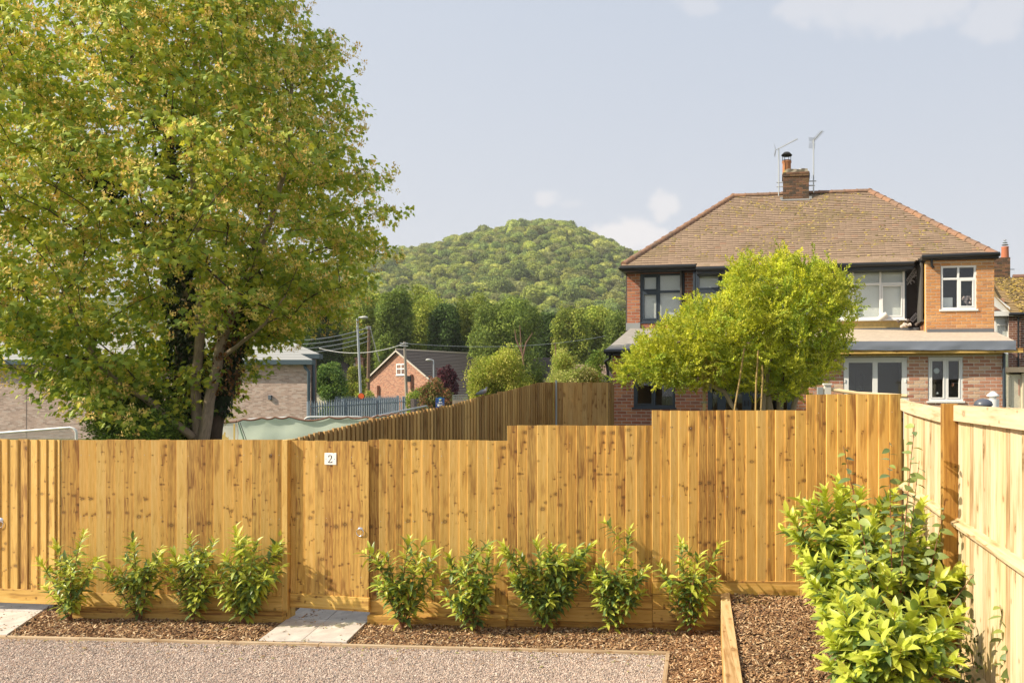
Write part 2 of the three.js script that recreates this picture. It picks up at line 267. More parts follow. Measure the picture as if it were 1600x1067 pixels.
const sleeperL = [onLevel(1126, 930, 0.42), onLevel(1133, 1067, 0.42)], sleeperR = [onLevel(1140, 928, 0.42), onLevel(1161, 1067, 0.42)];
const beyond = (a, b, k) => a.clone().lerp(b, k);
function sheet(poly, y, step, amp, seed, uvk) {   // a plan outline as a gently uneven sheet
  const xs = poly.map((p) => p.x), zs = poly.map((p) => p.z), x0 = Math.min(...xs), x1 = Math.max(...xs), z0 = Math.min(...zs), z1 = Math.max(...zs);
  const inside = (x, z) => { let c = false; for (let i = 0, j = poly.length - 1; i < poly.length; j = i++) { const a = poly[i], b = poly[j]; if ((a.z > z) !== (b.z > z) && x < (b.x - a.x) * (z - a.z) / (b.z - a.z) + a.x) c = !c; } return c; };
  const g = new THREE.ShapeGeometry(new THREE.Shape(poly.map((p) => new THREE.Vector2(p.x, -p.z)))); g.rotateX(-Math.PI / 2); g.translate(0, y, 0);
  const p = g.attributes.position, uv = new Float32Array(p.count * 2); for (let i = 0; i < p.count; i++) { uv[i * 2] = p.getX(i) * uvk; uv[i * 2 + 1] = p.getZ(i) * uvk; } g.setAttribute('uv', new THREE.BufferAttribute(uv, 2)); g.computeVertexNormals();
  return { g, inside, x0, x1, z0, z1, y };
}
// gravel parking area: a sheet under loose stones
const gravelPoly = [kerbA.clone().addScaledVector(kerbDir, -9), kerbB.clone(), beyond(retA, retB, 8), V(-16, 0, beyond(retA, retB, 8).z)];
const gravel = sheet(gravelPoly, 0.004, 0, 0, 1, 1);
struct('gravel_parking', gravel.g, mat([1, 1, 1], 0.95, { map: T.gravel, bumpMap: T.gravel, bumpScale: 0.006 }));
{
  const r = rng(301), g = new THREE.IcosahedronGeometry(1, 0), p = g.attributes.position; g.scale(1, 0.72, 0.86); g.computeVertexNormals();
  const ms = [], cs = [], q = new THREE.Quaternion(), C = [[0.54, 0.44, 0.38], [0.47, 0.39, 0.35], [0.6, 0.5, 0.44], [0.4, 0.34, 0.31], [0.52, 0.4, 0.33], [0.68, 0.6, 0.54], [0.26, 0.23, 0.21]];
  while (ms.length < 95000) {
    const z = -rr(r, 5.75, 8.05), x = rr(r, -0.9, 0.02) * -z; if (!gravel.inside(x, z)) continue;
    const s = 0.0038 + 0.0045 * Math.pow(r(), 1.8); q.setFromEuler(new THREE.Euler(r() * 6, r() * 6, r() * 6));
    ms.push(new THREE.Matrix4().compose(V(x, 0.006 + r() * 0.006, z), q, V(s * rr(r, 0.8, 1.4), s, s * rr(r, 0.8, 1.3)))); const c0 = C[Math.floor(r() * C.length)], c = [c0[0] * 1.09, c0[1] * 1.07, c0[2] * 1.02], k = rr(r, 0.74, 1.22); cs.push(c.map((v) => v * k));
  }
  tag(instanced(scene, 'loose_gravel', g, mat([1, 1, 1], 0.9), ms, cs), 'loose pinkish grey gravel spread over the parking area', 'gravel');
}
// timber edging of the gravel
function edging(name, a, dir, len, label, group) {
  const o = thing(name, label, 'edging', [a.x, 0, a.z], -Math.atan2(dir.z, dir.x), group);
  let x = 0; const r = rng(len * 100 | 0); while (x < len - 0.01) { const l = Math.min(len - x, rr(r, 2.2, 3)); part(o, 'edging_board', metreUV(rspan(x + 0.001, x + l - 0.002, -0.09, 0.035 + rr(r, -0.002, 0.002), -0.019, 0.019, 0.004), r() * 5, r() * 3, true), kerbMat); x += l; }
  return o;
}
const kerbMat = mat([0.72, 0.68, 0.68], 0.85, { map: T.pale, bumpMap: T.pale, bumpScale: 0.002 });
edging('timber_edging', kerbA.clone().addScaledVector(kerbDir, -4), kerbDir, kerbA.distanceTo(kerbB) + 4.02, 'long thin timber edging between the gravel and the mulched plant bed');
edging('timber_edging', retA.clone().addScaledVector(retDir, 0.021), retDir, 5, 'short timber edging running towards the viewer at the end of the gravel');
// mulched beds
const fenceAt = (px, z = 0) => { const x = FF.x(px, z); return FF.world(x, 0, z); };
const lowPoly = [kerbA.clone().addScaledVector(kerbDir, -4), kerbB.clone(), beyond(retA, retB, 6), beyond(sleeperL[0], sleeperL[1], 3.4), sleeperL[0].clone(), fenceAt(1126, -0.05), fenceAt(600, -0.05), fenceAt(600, -0.6), fenceAt(-250, -0.6)];
const low = sheet(lowPoly, -0.012, 0, 0, 1, 1.2), mulchMat = mat([1, 1, 1], 1, { map: T.mulch, bumpMap: T.mulch, bumpScale: 0.02 });
struct('mulch_bed', low.g, mulchMat);
const rfAt = (d, off = 0) => V(2.405 - 0.1275 * (8.02 - d) + off, 0, -d);
const highPoly = [sleeperR[0].clone(), beyond(sleeperR[0], sleeperR[1], 3.2), rfAt(3.1), rfAt(8.0), fenceAt(1140, -0.02)];
const high = sheet(highPoly, 0.37, 0, 0, 1, 1.2);
struct('raised_mulch_bed', high.g, mulchMat);
function chips(sh, n, seed, lo, hi, name, label) {
  const r = rng(seed), g = new THREE.BoxGeometry(1, 1, 1, 2, 1, 1), p = g.attributes.position; for (let i = 0; i < p.count; i++) { const k = 1 - 0.55 * Math.abs(p.getX(i)) * 2 * (hash(i, 1, 2) * 0.6 + 0.4); p.setY(i, p.getY(i) * k + 0.2 * p.getX(i) ** 2); p.setZ(i, p.getZ(i) * k); } g.computeVertexNormals();
  const ms = [], cs = [], q = new THREE.Quaternion(), C = [[0.24, 0.125, 0.06], [0.34, 0.19, 0.09], [0.44, 0.27, 0.135], [0.15, 0.085, 0.05], [0.56, 0.38, 0.21], [0.28, 0.15, 0.07], [0.66, 0.5, 0.32]];
  let guard = 0;
  while (ms.length < n && guard++ < n * 30) {
    const z = -rr(r, lo, hi), x = rr(r, -0.95, 0.6) * -z; if (!sh.inside(x, z)) continue;
    const L = 0.02 + 0.065 * r() * r(), pile = n2(x * 2.2, z * 2.2, 8, 3);
    q.setFromEuler(new THREE.Euler(rr(r, -0.5, 0.5), r() * 6.28, rr(r, -0.55, 0.55)));
    ms.push(new THREE.Matrix4().compose(V(x, sh.y + 0.004 + 0.05 * Math.max(0, pile - 0.4) + r() * 0.02, z), q, V(L, 0.003 + r() * 0.006, 0.005 + r() * 0.011))); const c = C[Math.floor(Math.pow(r(), 1.4) * C.length)], k = rr(r, 0.7, 1.3); cs.push(c.map((v) => v * k));
  }
  tag(instanced(scene, name, g, mat([1, 1, 1], 0.9), ms, cs), label, 'bark chips');
}
chips(low, 34000, 401, 5.6, 9.0, 'bark_chips', 'brown bark chips covering the low bed along the fence foot');
chips(high, 22000, 402, 4.2, 8.4, 'bark_chips', 'brown bark chips filling the raised bed in the corner');
{
  const r = rng(77), g = leafShape(0.5, 4, 0.25, 0.35), ms = [], cs = [];
  for (let i = 0; i < 90; i++) { const px = rr(r, 90, 1120), d = rr(r, 7.55, 8.3), p = at(px, 618, d); if (!low.inside(p.x, p.z) || (px > 380 && px < 610) || px < 110) continue; p.y = 0.02 + r() * 0.02; ms.push(M4(p, V(rr(r, -1, 1), rr(r, -0.2, 0.3), rr(r, -1, 1)), V(0, 1, 0), rr(r, 0.035, 0.075))); cs.push([[0.42, 0.24, 0.08], [0.5, 0.32, 0.13], [0.3, 0.14, 0.05], [0.4, 0.36, 0.08]][Math.floor(r() * 4)]); }
  tag(instanced(scene, 'fallen_leaves', g, M.farLeaf, ms, cs), 'dry tan leaves scattered over the bark chips', 'leaves');
}
// a leaf along +y, one unit long, folded on its midrib and bent backwards
function leafShape(w, seg, fold, bend) {
  const pos = [], idx = [], uv = [];
  for (let i = 0; i <= seg; i++) { const t = i / seg, ww = w * 0.5 * Math.pow(Math.sin(Math.PI * Math.min(0.995, 0.06 + t * 0.94)), 0.75) * (1 - 0.25 * t), z = -bend * t * t, y = t * (1 - 0.12 * bend * t); for (const s of [-1, 0, 1]) { pos.push(s * ww, y, z + (s ? fold * ww : 0)); uv.push(s * 0.5 + 0.5, t); } }
  for (let i = 0; i < seg; i++) for (const s of [0, 1]) { const a = i * 3 + s, b = a + 3; idx.push(a, a + 1, b, b, a + 1, b + 1); }
  const g = new THREE.BufferGeometry(); g.setAttribute('position', new THREE.Float32BufferAttribute(pos, 3)); g.setAttribute('uv', new THREE.Float32BufferAttribute(uv, 2)); g.setIndex(idx); g.computeVertexNormals(); return g;
}
// paving: the slabs up to the numbered gate, and those at the left edge
function slabs(name, label, quads) {
  const o = thing(name, label, 'path'); o.userData.kind = 'structure'; delete o.userData.category;
  const r = rng(quads.length * 9);
  quads.forEach((q) => {
    const c = q.map(([x, y]) => onLevel(x, y, 0.03)), m = c.reduce((a, b) => a.add(b), V(0, 0, 0)).multiplyScalar(0.25), pts = c.map((p) => { const d = p.clone().sub(m); return [p.x - d.x / d.length() * 0.004, -(p.z - d.z / d.length() * 0.004)]; });
    const g = extrude(pts, 0.045, 0.004); g.rotateX(-Math.PI / 2); part(o, 'slab', metreUV(g, r() * 3, r() * 3, false, 1.6), M.slab).position.y = -0.02 + rr(r, -0.002, 0.002);
  }); return o;
}
slabs('gate_path', 'path of two rows of pale concrete slabs up to the gate', [[[447, 966.5], [510, 967.8], [470, 1001], [402, 1000]], [[510, 967.8], [575, 969.5], [541, 1002.5], [470, 1001]], [[469, 948], [532, 948.6], [510, 967.4], [447.5, 966]], [[532, 948.6], [598, 949.5], [575.5, 969], [510, 967.4]]]);
slabs('side_path', 'path of pale slabs leading to the gate at the left edge', [[[-60, 954.5], [64, 954.5], [10, 991], [-140, 990]], [[-20, 938], [86, 938.5], [64.5, 954], [-60, 954]]]);

// ---------------------------------------------------------------- timber fences
// chips and grit trodden on to the slabs and the gravel edge
{
  const r = rng(88), g = new THREE.IcosahedronGeometry(1, 0), ms = [], cs = [], q = new THREE.Quaternion();
  for (let i = 0; i < 520; i++) { const px = rr(r, 0, 1060), k = r(), d = k < 0.4 ? rr(r, 7.5, 8.5) : -kerbZ(at(px, 618, 7.6).x) - 0.04 - 0.5 * Math.pow(r(), 2.5), p = at(px, 618, d); if (k < 0.4 && !(px > 400 && px < 575) && px > 60) continue; p.y = k < 0.4 ? 0.036 : 0.022; q.setFromEuler(new THREE.Euler(0, r() * 6.28, rr(r, -0.2, 0.2))); ms.push(new THREE.Matrix4().compose(p, q, V(rr(r, 0.006, 0.03), 0.003, rr(r, 0.004, 0.009)))); cs.push([[0.3, 0.17, 0.08], [0.16, 0.09, 0.05], [0.45, 0.3, 0.15], [0.3, 0.3, 0.1]][i % 4]); }
  tag(instanced(scene, 'spilled_chips', g, mat([1, 1, 1], 0.9), ms, cs), 'stray bark chips and grit strewn over the slabs and gravel edge', 'bark chips');
}
const nailGeo = new THREE.SphereGeometry(0.0042, 6, 4).scale(1, 1, 0.4);
function nails(o, list) { instanced(o, 'nail_heads', nailGeo, mat([0.55, 0.55, 0.56], 0.4, { metalness: 0.6 }), list); }
// one feather-edge board: a unit high; thick on one edge, thin on the other, where its neighbour laps over it
function boardGeo(w, thickLeft, i, r, tone = 0) {
  const c = thickLeft ? [[0, 0.0065], [w, 0], [w, 0.0055], [0.006, 0.0265], [0, 0.0195]] : [[0, 0], [w, 0.0065], [w, 0.0195], [w - 0.006, 0.0265], [0, 0.0055]];
  const g = extrude(c.map(([x, z]) => [x, -z]), 1); g.rotateX(-Math.PI / 2);
  let q = metreUV(g, i * 0.125 + 0.004, r() * 2.4); const uv = q.attributes.uv, pp = q.attributes.position; for (let k = 0; k < uv.count; k++) uv.setY(k, uv.getY(k) - pp.getY(k) + pp.getY(k) * 1.8); return q;
}
const boardL = [], boardR = [], boardN = []; { const r = rng(501); for (let i = 0; i < 16; i++) for (let k = 0; k < 2; k++) { boardL.push(boardGeo(0.122, true, i, r)); boardR.push(boardGeo(0.122, false, i, r)); } }
const FW = rng(511);
function boards(o, fr, px0, px1, top, bot, opts = {}) {   // top, bot: heights in the photograph at both ends
  const z = opts.z ?? 0, x0 = fr.x(px0, z), x1 = fr.x(px1, z), pitch = opts.pitch ?? 0.104, n = Math.max(1, Math.round((x1 - x0) / pitch)), p = (x1 - x0) / n, set = opts.thickRight ? boardR : boardL, mats = opts.mats ?? M.gold;
  const yt0 = fr.hit(px0, top[0], z).y, yt1 = fr.hit(px1, top[1], z).y, yb0 = fr.hit(px0, bot[0], z).y, yb1 = fr.hit(px1, bot[1], z).y;
  let x = x0; const nl = [];
  for (let i = 0; i < n; i++) {
    const k = (i + 0.5) / n, w = i < n - 1 ? p * rr(FW, 0.86, 1.14) : x1 - x, yt = lerp(yt0, yt1, k) + rr(FW, -0.004, 0.004), yb = lerp(yb0, yb1, k), m = part(o, 'board', set[Math.floor(FW() * set.length)], mats[Math.floor(FW() * mats.length)]);
    const ww = (w + (opts.thickRight ? (i ? 0.018 : 0.001) : (i < n - 1 ? 0.018 : 0))) / 0.122;
    m.position.set(opts.thickRight ? x - (i ? 0.018 : 0) : x, yb, z + rr(FW, -0.001, 0.0015)); m.scale.set(ww, yt - yb, 1); m.rotation.z = rr(FW, -0.0015, 0.0015); m.rotation.y = rr(FW, -0.034, 0.026);
    for (const t of [0.14, 0.5, 0.9]) nl.push(new THREE.Matrix4().setPosition(x + (opts.thickRight ? w - 0.022 : 0.022) + rr(FW, -0.004, 0.004), lerp(yb, yt, t) + rr(FW, -0.012, 0.012), z + 0.0225));
    x += w;
  }
  nails(o, nl);
}
function plank(o, fr, name, px0, px1, t0, t1, b0, b1, z0, z1, m) {   // a horizontal board with its top and foot heights at both ends
  const a = fr.hit(px0, t0, z1), b = fr.hit(px1, t1, z1), c = fr.hit(px0, b0, z1), d = fr.hit(px1, b1, z1);
  const g = extrude([[c.x, c.y], [d.x, d.y], [b.x, b.y], [a.x, a.y]], z1 - z0 - 0.006, 0.003); g.translate(0, 0, z0 + 0.003);
  return part(o, name, metreUV(g, FW() * 3, Math.floor(FW() * 16) * 0.125, true), m ?? M.gold[Math.floor(FW() * 7)]);
}
// left stretch, between the two gates
const leftFence = FF.put(thing('board_fence', 'stretch of golden featheredge fence left of the numbered gate', 'fence'));
boards(leftFence, FF, 97, 441, [687, 687], [926, 933]);
plank(leftFence, FF, 'gravel_board', 97, 440, 925, 932.5, 946, 955, -0.002, 0.03);
for (const px of [112, 395]) part(leftFence, 'rear_post', metreUV(rspan(FF.x(px), FF.x(px) + 0.1, -0.3, 1.86, -0.13, -0.03), 0, 0), M.post);
for (const y of [0.4, 1.1, 1.75]) part(leftFence, 'rail', metreUV(rspan(FF.x(98), FF.x(440), y - 0.04, y + 0.04, -0.03, -0.002), 0, 0, true), M.post);
{ const a = FF.x(441), b = FF.x(450); part(leftFence, 'gate_post', metreUV(rspan(a, b, -0.1, FF.hit(445, 687.3).y, -0.14, 0.022), 0.3, 0), M.gold[1]); }
const ls = FF.put(thing('timber_sleeper', 'low timber sleeper at the foot of the fence left of the numbered gate', 'sleeper')); plank(ls, FF, 'sleeper_body', 92, 440, 948, 957, 966, 975, 0.004, 0.10, M.sleeper[1]);
// right stretch, rising in four steps to the corner
const rightFence = FF.put(thing('board_fence', 'stepped golden featheredge fence from the numbered gate to the corner', 'fence'));
boards(rightFence, FF, 577, 793, [686.5, 688.5], [939, 946]);
boards(rightFence, FF, 793, 1019, [664.5, 664.5], [926, 930]);
boards(rightFence, FF, 1019, 1260, [641.5, 641], [908, 909]);
boards(rightFence, FF, 1260, 1409, [616.5, 616], [909, 912]);
plank(rightFence, FF, 'gravel_board', 577, 793, 938, 946, 960, 967, -0.002, 0.03);
plank(rightFence, FF, 'gravel_board', 793.5, 1019, 924, 928, 946, 951, -0.002, 0.03);
plank(rightFence, FF, 'gravel_board', 793.5, 1019, 946.4, 951.4, 969, 974, -0.001, 0.028);
plank(rightFence, FF, 'gravel_board', 1019.5, 1250, 906, 909, 928.5, 931, -0.002, 0.03);
plank(rightFence, FF, 'gravel_board', 1019.5, 1126, 929, 931, 952, 954, -0.001, 0.03);
plank(rightFence, FF, 'gravel_board', 1019.5, 1126, 952.5, 954.5, 975, 977, -0.002, 0.028);
plank(rightFence, FF, 'gravel_board', 1250.5, 1407, 909, 912, 931, 934, -0.001, 0.03);
for (const [px, y] of [[590, 1.86], [785, 1.9], [1012, 2.1], [1252, 2.25], [1398, 2.4]]) part(rightFence, 'rear_post', metreUV(rspan(FF.x(px), FF.x(px) + 0.1, -0.3, y, -0.13, -0.03), 0, 0), M.post);
for (const [a, b, dy] of [[578, 790, 0], [796, 1016, 0.15], [1022, 1256, 0.3], [1262, 1405, 0.45]]) for (const y of [0.45, 1.1, 1.75]) part(rightFence, 'rail', metreUV(rspan(FF.x(a), FF.x(b), y + dy - 0.04, y + dy + 0.04, -0.03, -0.002), 0, 0, true), M.post);
const rs = FF.put(thing('timber_sleeper', 'timber sleepers along the fence foot right of the numbered gate', 'sleeper'));
plank(rs, FF, 'sleeper_body', 573, 790, 962, 969, 979, 985, 0.004, 0.1, M.sleeper[1]); plank(rs, FF, 'sleeper_body', 791, 1125, 970, 978, 988, 995, 0.004, 0.07, M.sleeper[0]);
{   // the long sleeper that holds up the raised bed
  const far = beyond(sleeperL[0], sleeperL[1], -0.02), near = beyond(sleeperL[0], sleeperL[1], 3), farR = beyond(sleeperR[0], sleeperR[1], -0.02), nearR = beyond(sleeperR[0], sleeperR[1], 3);
  const o = thing('retaining_sleeper', 'pale timber sleeper on edge holding back the raised bed', 'sleeper', [far.x, 0, far.z]);
  const P = [far, near, nearR, farR].map((p) => [p.x - far.x, -(p.z - far.z)]), g = extrude(P, 0.195, 0.006); g.rotateX(-Math.PI / 2); const g2 = g.clone();
  part(o, 'upper_sleeper', metreUV(g.translate(0, 0.224, 0), 0.4, 0.2), mat([0.95, 0.8, 0.6], 0.85, { map: T.pale, bumpMap: T.pale, bumpScale: 0.003 })); part(o, 'lower_sleeper', metreUV(g2.translate(0, 0.025, 0), 0.9, 0.2), M.sleeper[1]);
}
// gates
const ringGeo = (r, t) => new THREE.TorusGeometry(r, t, 8, 28);
function ringHandle(o, p, s = 1) {
  const h = sub(o, 'ring_handle'); h.position.copy(p);
  part(h, 'rose', new THREE.LatheGeometry([[0, 0.014], [0.012, 0.014], [0.02, 0.008], [0.026, 0.007], [0.03, 0.002], [0.031, 0]].map((q) => new THREE.Vector2(q[0] * s, q[1])), 20).rotateX(Math.PI / 2), M.chrome);
  part(h, 'ring', ringGeo(0.042 * s, 0.005).translate(0, -0.038 * s, 0.014), M.chrome);
}
const GF = new Frame(450, 8.59, 0.2);
const gate = GF.put(thing('garden_gate', 'golden boarded garden gate bearing the number plaque', 'gate'));
boards(gate, GF, 450, 576, [688, 689.5], [928, 935], { pitch: 0.108 });
plank(gate, GF, 'bottom_rail', 450.5, 575.5, 926.5, 934.5, 948.5, 956.5, 0.004, 0.034, M.gold[4]);
for (const y of [0.35, 1.05, 1.7]) part(gate, 'back_rail', metreUV(rspan(GF.x(452), GF.x(574), y - 0.04, y + 0.04, -0.035, -0.001), 0, 0, true), M.post);
ringHandle(gate, GF.hit(563, 826, 0.014));
const LF = new Frame(0, 8.89, 0.072);
const gate2 = LF.put(thing('garden_gate', 'boarded garden gate at the left edge, its boards throwing ribbed shade', 'gate'));
boards(gate2, LF, -46, 95, [686, 687], [918, 923], { thickRight: true, pitch: 0.108 });
plank(gate2, LF, 'bottom_rail', -46, 94, 918, 923, 940, 945, 0.004, 0.034, M.gold[4]);
for (const y of [0.35, 1.05, 1.7]) part(gate2, 'back_rail', metreUV(rspan(LF.x(-44), LF.x(92), y - 0.04, y + 0.04, -0.035, -0.001), 0, 0, true), M.post);
ringHandle(gate2, LF.hit(0, 813, 0.014));
const farLeft = LF.put(thing('board_fence', 'golden fence carrying on left beyond the leftmost gate', 'fence')); boards(farLeft, LF, -420, -48, [686, 686], [915, 919]);
// house number plaque
{
  const p = GF.hit(516, 717, 0.02), o = thing('number_plaque', 'white square plaque with a black number 2 on the gate', 'number plaque', GF.world(p.x, p.y, p.z), GF.turn), w = 0.148, h = 0.132;
  part(o, 'plate', new RoundedBoxGeometry(w, h, 0.016, 3, 0.007), mat([0.86, 0.85, 0.83], 0.15));
  for (const s of [-1, 1]) part(o, 'screw', new THREE.SphereGeometry(0.0045, 10, 8).scale(1, 1, 0.5).translate(s * 0.052, 0, 0.008), M.dark);
}
const { FontLoader } = await import('three/addons/loaders/FontLoader.js'), { TextGeometry } = await import('three/addons/geometries/TextGeometry.js');
const serif = await new FontLoader().loadAsync('fonts/droid/droid_serif_regular.typeface.json'), sans = await new FontLoader().loadAsync('fonts/droid/droid_sans_bold.typeface.json');
function text(str, size, font, depth = 0.002) { const g = new TextGeometry(str, { font, size, depth, curveSegments: 6 }); g.computeBoundingBox(); const b = g.boundingBox; return g.translate(-(b.min.x + b.max.x) / 2, -(b.min.y + b.max.y) / 2, 0); }
{ const o = scene.getObjectByName('number_plaque'); part(o, 'digit', text('2', 0.085, serif).translate(0, 0, 0.0072), M.dark); }

// the pale rear face of the fence on the right
class Line extends Frame { constructor(o, u) { super(CX, 10, 0); this.o = o; this.u = u.clone().setY(0).normalize(); this.n = V(-this.u.z, 0, this.u.x); this.turn = Math.atan2(-this.u.z, this.u.x); } }
const RF = new Line(rfAt(8.0), rfAt(2).sub(rfAt(8.0)));   // local x runs towards the viewer, +z faces the bed
const pf = RF.put(thing('pale_fence', 'sunlit pale timber fence with rails and posts along the right side', 'fence'));
{
  const r = rng(611), depthX = (d) => (8.0 - d) / Math.cos(Math.atan(0.1275)), end = depthX(3.0), post = [depthX(5.76), depthX(3.3)];
  const geos = []; for (let i = 0; i < 8; i++) { const g = new THREE.BoxGeometry(0.125, 1, 0.012).translate(0.0625, 0.5, 0), p = g.attributes.position; for (let k = 0; k < p.count; k++) if (p.getZ(k) > 0) p.setZ(k, p.getX(k) > 0.06 ? 0.004 : 0.013); const q = metreUV(g, i * 0.125, r() * 2), uv = q.attributes.uv; for (let k = 0; k < uv.count; k++) uv.setY(k, uv.getY(k) + (q.attributes.position.getY(k)) * 1.0); geos.push(q); }
  const topY = (x) => x < post[0] ? lerp(2.475, 2.395, Math.pow(x / post[0], 0.6)) : 2.43;
  for (let x = 0.05, i = 0; x < end; i++) { const w = 0.1 * rr(r, 0.9, 1.1), m = part(pf, 'board', geos[i % 8], M.pale[Math.floor(r() * 3)]); m.position.set(x, 0.32, -0.02 + rr(r, -0.002, 0.002)); m.scale.set((w + 0.012) / 0.125, topY(x) - 0.36, 1); m.rotation.y = rr(r, -0.02, 0.02); x += w; }
  for (const x of post) part(pf, 'post', metreUV(rspan(x, x + 0.1, 0.1, 2.44, -0.01, 0.098, 0.006), x, 0), M.post);
  const seg = (x0, x1, f) => { const pts = []; for (let i = 0; i <= 10; i++) pts.push(f(lerp(x0, x1, i / 10), i / 10)); return pts; };
  for (const [a, b] of [[0.03, post[0] - 0.002], [post[0] + 0.102, post[1] - 0.002], [post[1] + 0.102, end]]) {
    const t = seg(a, b, (x) => [x, topY(x)]), bo = seg(a, b, (x) => [x, topY(x) - 0.118]).reverse(), g = extrude([...t, ...bo], 0.022, 0.003); g.translate(0, 0, 0.002);
    part(pf, 'top_rail', metreUV(g, 0.2, r(), true), M.pale[0]);
    const tri = new THREE.Shape([[0.008, -0.042], [-0.05, -0.01], [-0.05, 0.01], [0.008, 0.042]].map((p) => new THREE.Vector2(p[0], p[1])));   // an arris rail, three-cornered
    for (const y of [1.56, 0.62]) { const g2 = new THREE.ExtrudeGeometry(tri, { depth: b - a, bevelEnabled: false, steps: 8 }); g2.rotateY(Math.PI / 2); const p = g2.attributes.position; for (let k = 0; k < p.count; k++) p.setXYZ(k, p.getX(k), p.getY(k) + 0.012 * (n2(p.getX(k) * 2, y, 7, 2) - 0.5), p.getZ(k)); part(pf, 'arris_rail', metreUV(g2.translate(a, y, -0.003), 0.1, r(), true), M.pale[2]) ; }
  }
  part(pf, 'bottom_board', metreUV(rspan(0.03, end, 0.1, 0.36, -0.02, 0.02), 0, 0, true), M.pale[1]);
}
// the olive fence that runs back to the houses: battens over a recessed layer of boards
{
  const A = at(440, 618, 10.6).setY(0), B = at(862, 618, 17.5).setY(0), DFm = new Line(A, B.clone().sub(A)), o = DFm.put(thing('batten_fence', 'weathered olive board fence climbing from the gate to the brick house', 'fence'));
  globalThis.DF = DFm; const r = rng(701), L = A.distanceTo(B), top = (x) => { const w = DFm.world(x, 0, 0), px = CX + F * w.x / -w.z; const py = polyAt([[430, 691], [450, 687], [577, 655.5], [700, 633.5], [742, 621], [790, 611], [838, 598.5], [870, 597]], px); return EYE - (py - HY) / F * -w.z; };
  globalThis.DFtop = top; const geos = []; for (let i = 0; i < 16; i++) geos.push(metreUV(new THREE.BoxGeometry(0.062, 1, 0.034).translate(0, 0.5, 0), i * 0.125 + 0.06, r() * 2));
  const s = DFm.n.dot(V(0, 0, 1)) > 0 ? 1 : -1, base = (x) => { const w = DFm.world(x, 0, 0); return groundY(w.x, w.z) - 0.1; };
  let i = 0; for (let x = 0.04; x < L; x += rr(r, 0.082, 0.098), i++) { const m = part(o, 'batten', geos[Math.floor(r() * 16)], M.olive[Math.floor(r() * 4)]), y = base(x), t = top(x) + rr(r, -0.006, 0.008); m.position.set(x, y, s * 0.018); m.scale.set(rr(r, 0.8, 1.1), t - y, rr(r, 0.9, 1.15)); }
  for (let x = 0; x < L; x += 1.8) { const x1 = Math.min(L, x + 1.8), g = extrude([[x, base(x)], [x1, base(x1)], [x1, top(x1) - 0.012], [x, top(x) - 0.012]], 0.012); part(o, 'backing_panel', metreUV(g.translate(0, 0, -0.012), x, 0), M.oliveBack); }
  for (let x = 1.75; x < L; x += 1.8) part(o, 'post', metreUV(rspan(x, x + 0.09, base(x), top(x) + 0.01, -0.1, -0.02), 0, 0), M.olive[3]);
  // the short stretch square to it
  const C = at(865, 618, 17.5).setY(0), D2 = at(950, 618, 17.3).setY(0), G = new Line(C, D2.clone().sub(C)), q = G.put(thing('board_fence', 'short square stretch of weathered board fence beside the brick house', 'fence')), s2 = G.n.z > 0 ? 1 : -1, L2 = C.distanceTo(D2);
  let k = 0; for (let x = 0; x < L2 - 0.02; k++) { const w = Math.min(L2 - x, rr(r, 0.1, 0.13)), m = part(q, 'board', boardL[Math.floor(r() * 32)], M.olive[Math.floor(r() * 3)]); m.position.set(x, 1.0, 0); m.scale.set((w + 0.01) / 0.122, G.hit(900, 597.5).y - 1.0 + rr(r, -0.006, 0.006), s2 * 1.2); x += w; }
  part(q, 'metal_post', new THREE.CylinderGeometry(0.022, 0.022, 1.9, 10).translate(G.x(869.5), 1.9, 0.03), M.galv);
  const E = at(951, 618, 17.3).setY(0), Gr = new Line(E, at(958, 618, 19).setY(0).sub(E)); const q2 = Gr.put(thing('board_fence', 'dark end return of the weathered fence meeting the brick wall', 'fence')); for (let i = 0; i < 15; i++) { const m = part(q2, 'board', boardL[i], M.olive[3]); m.position.set(i * 0.115, 1, 0); m.scale.set(1.04, G.hit(950, 597.5).y - 1.0, 1); }
}
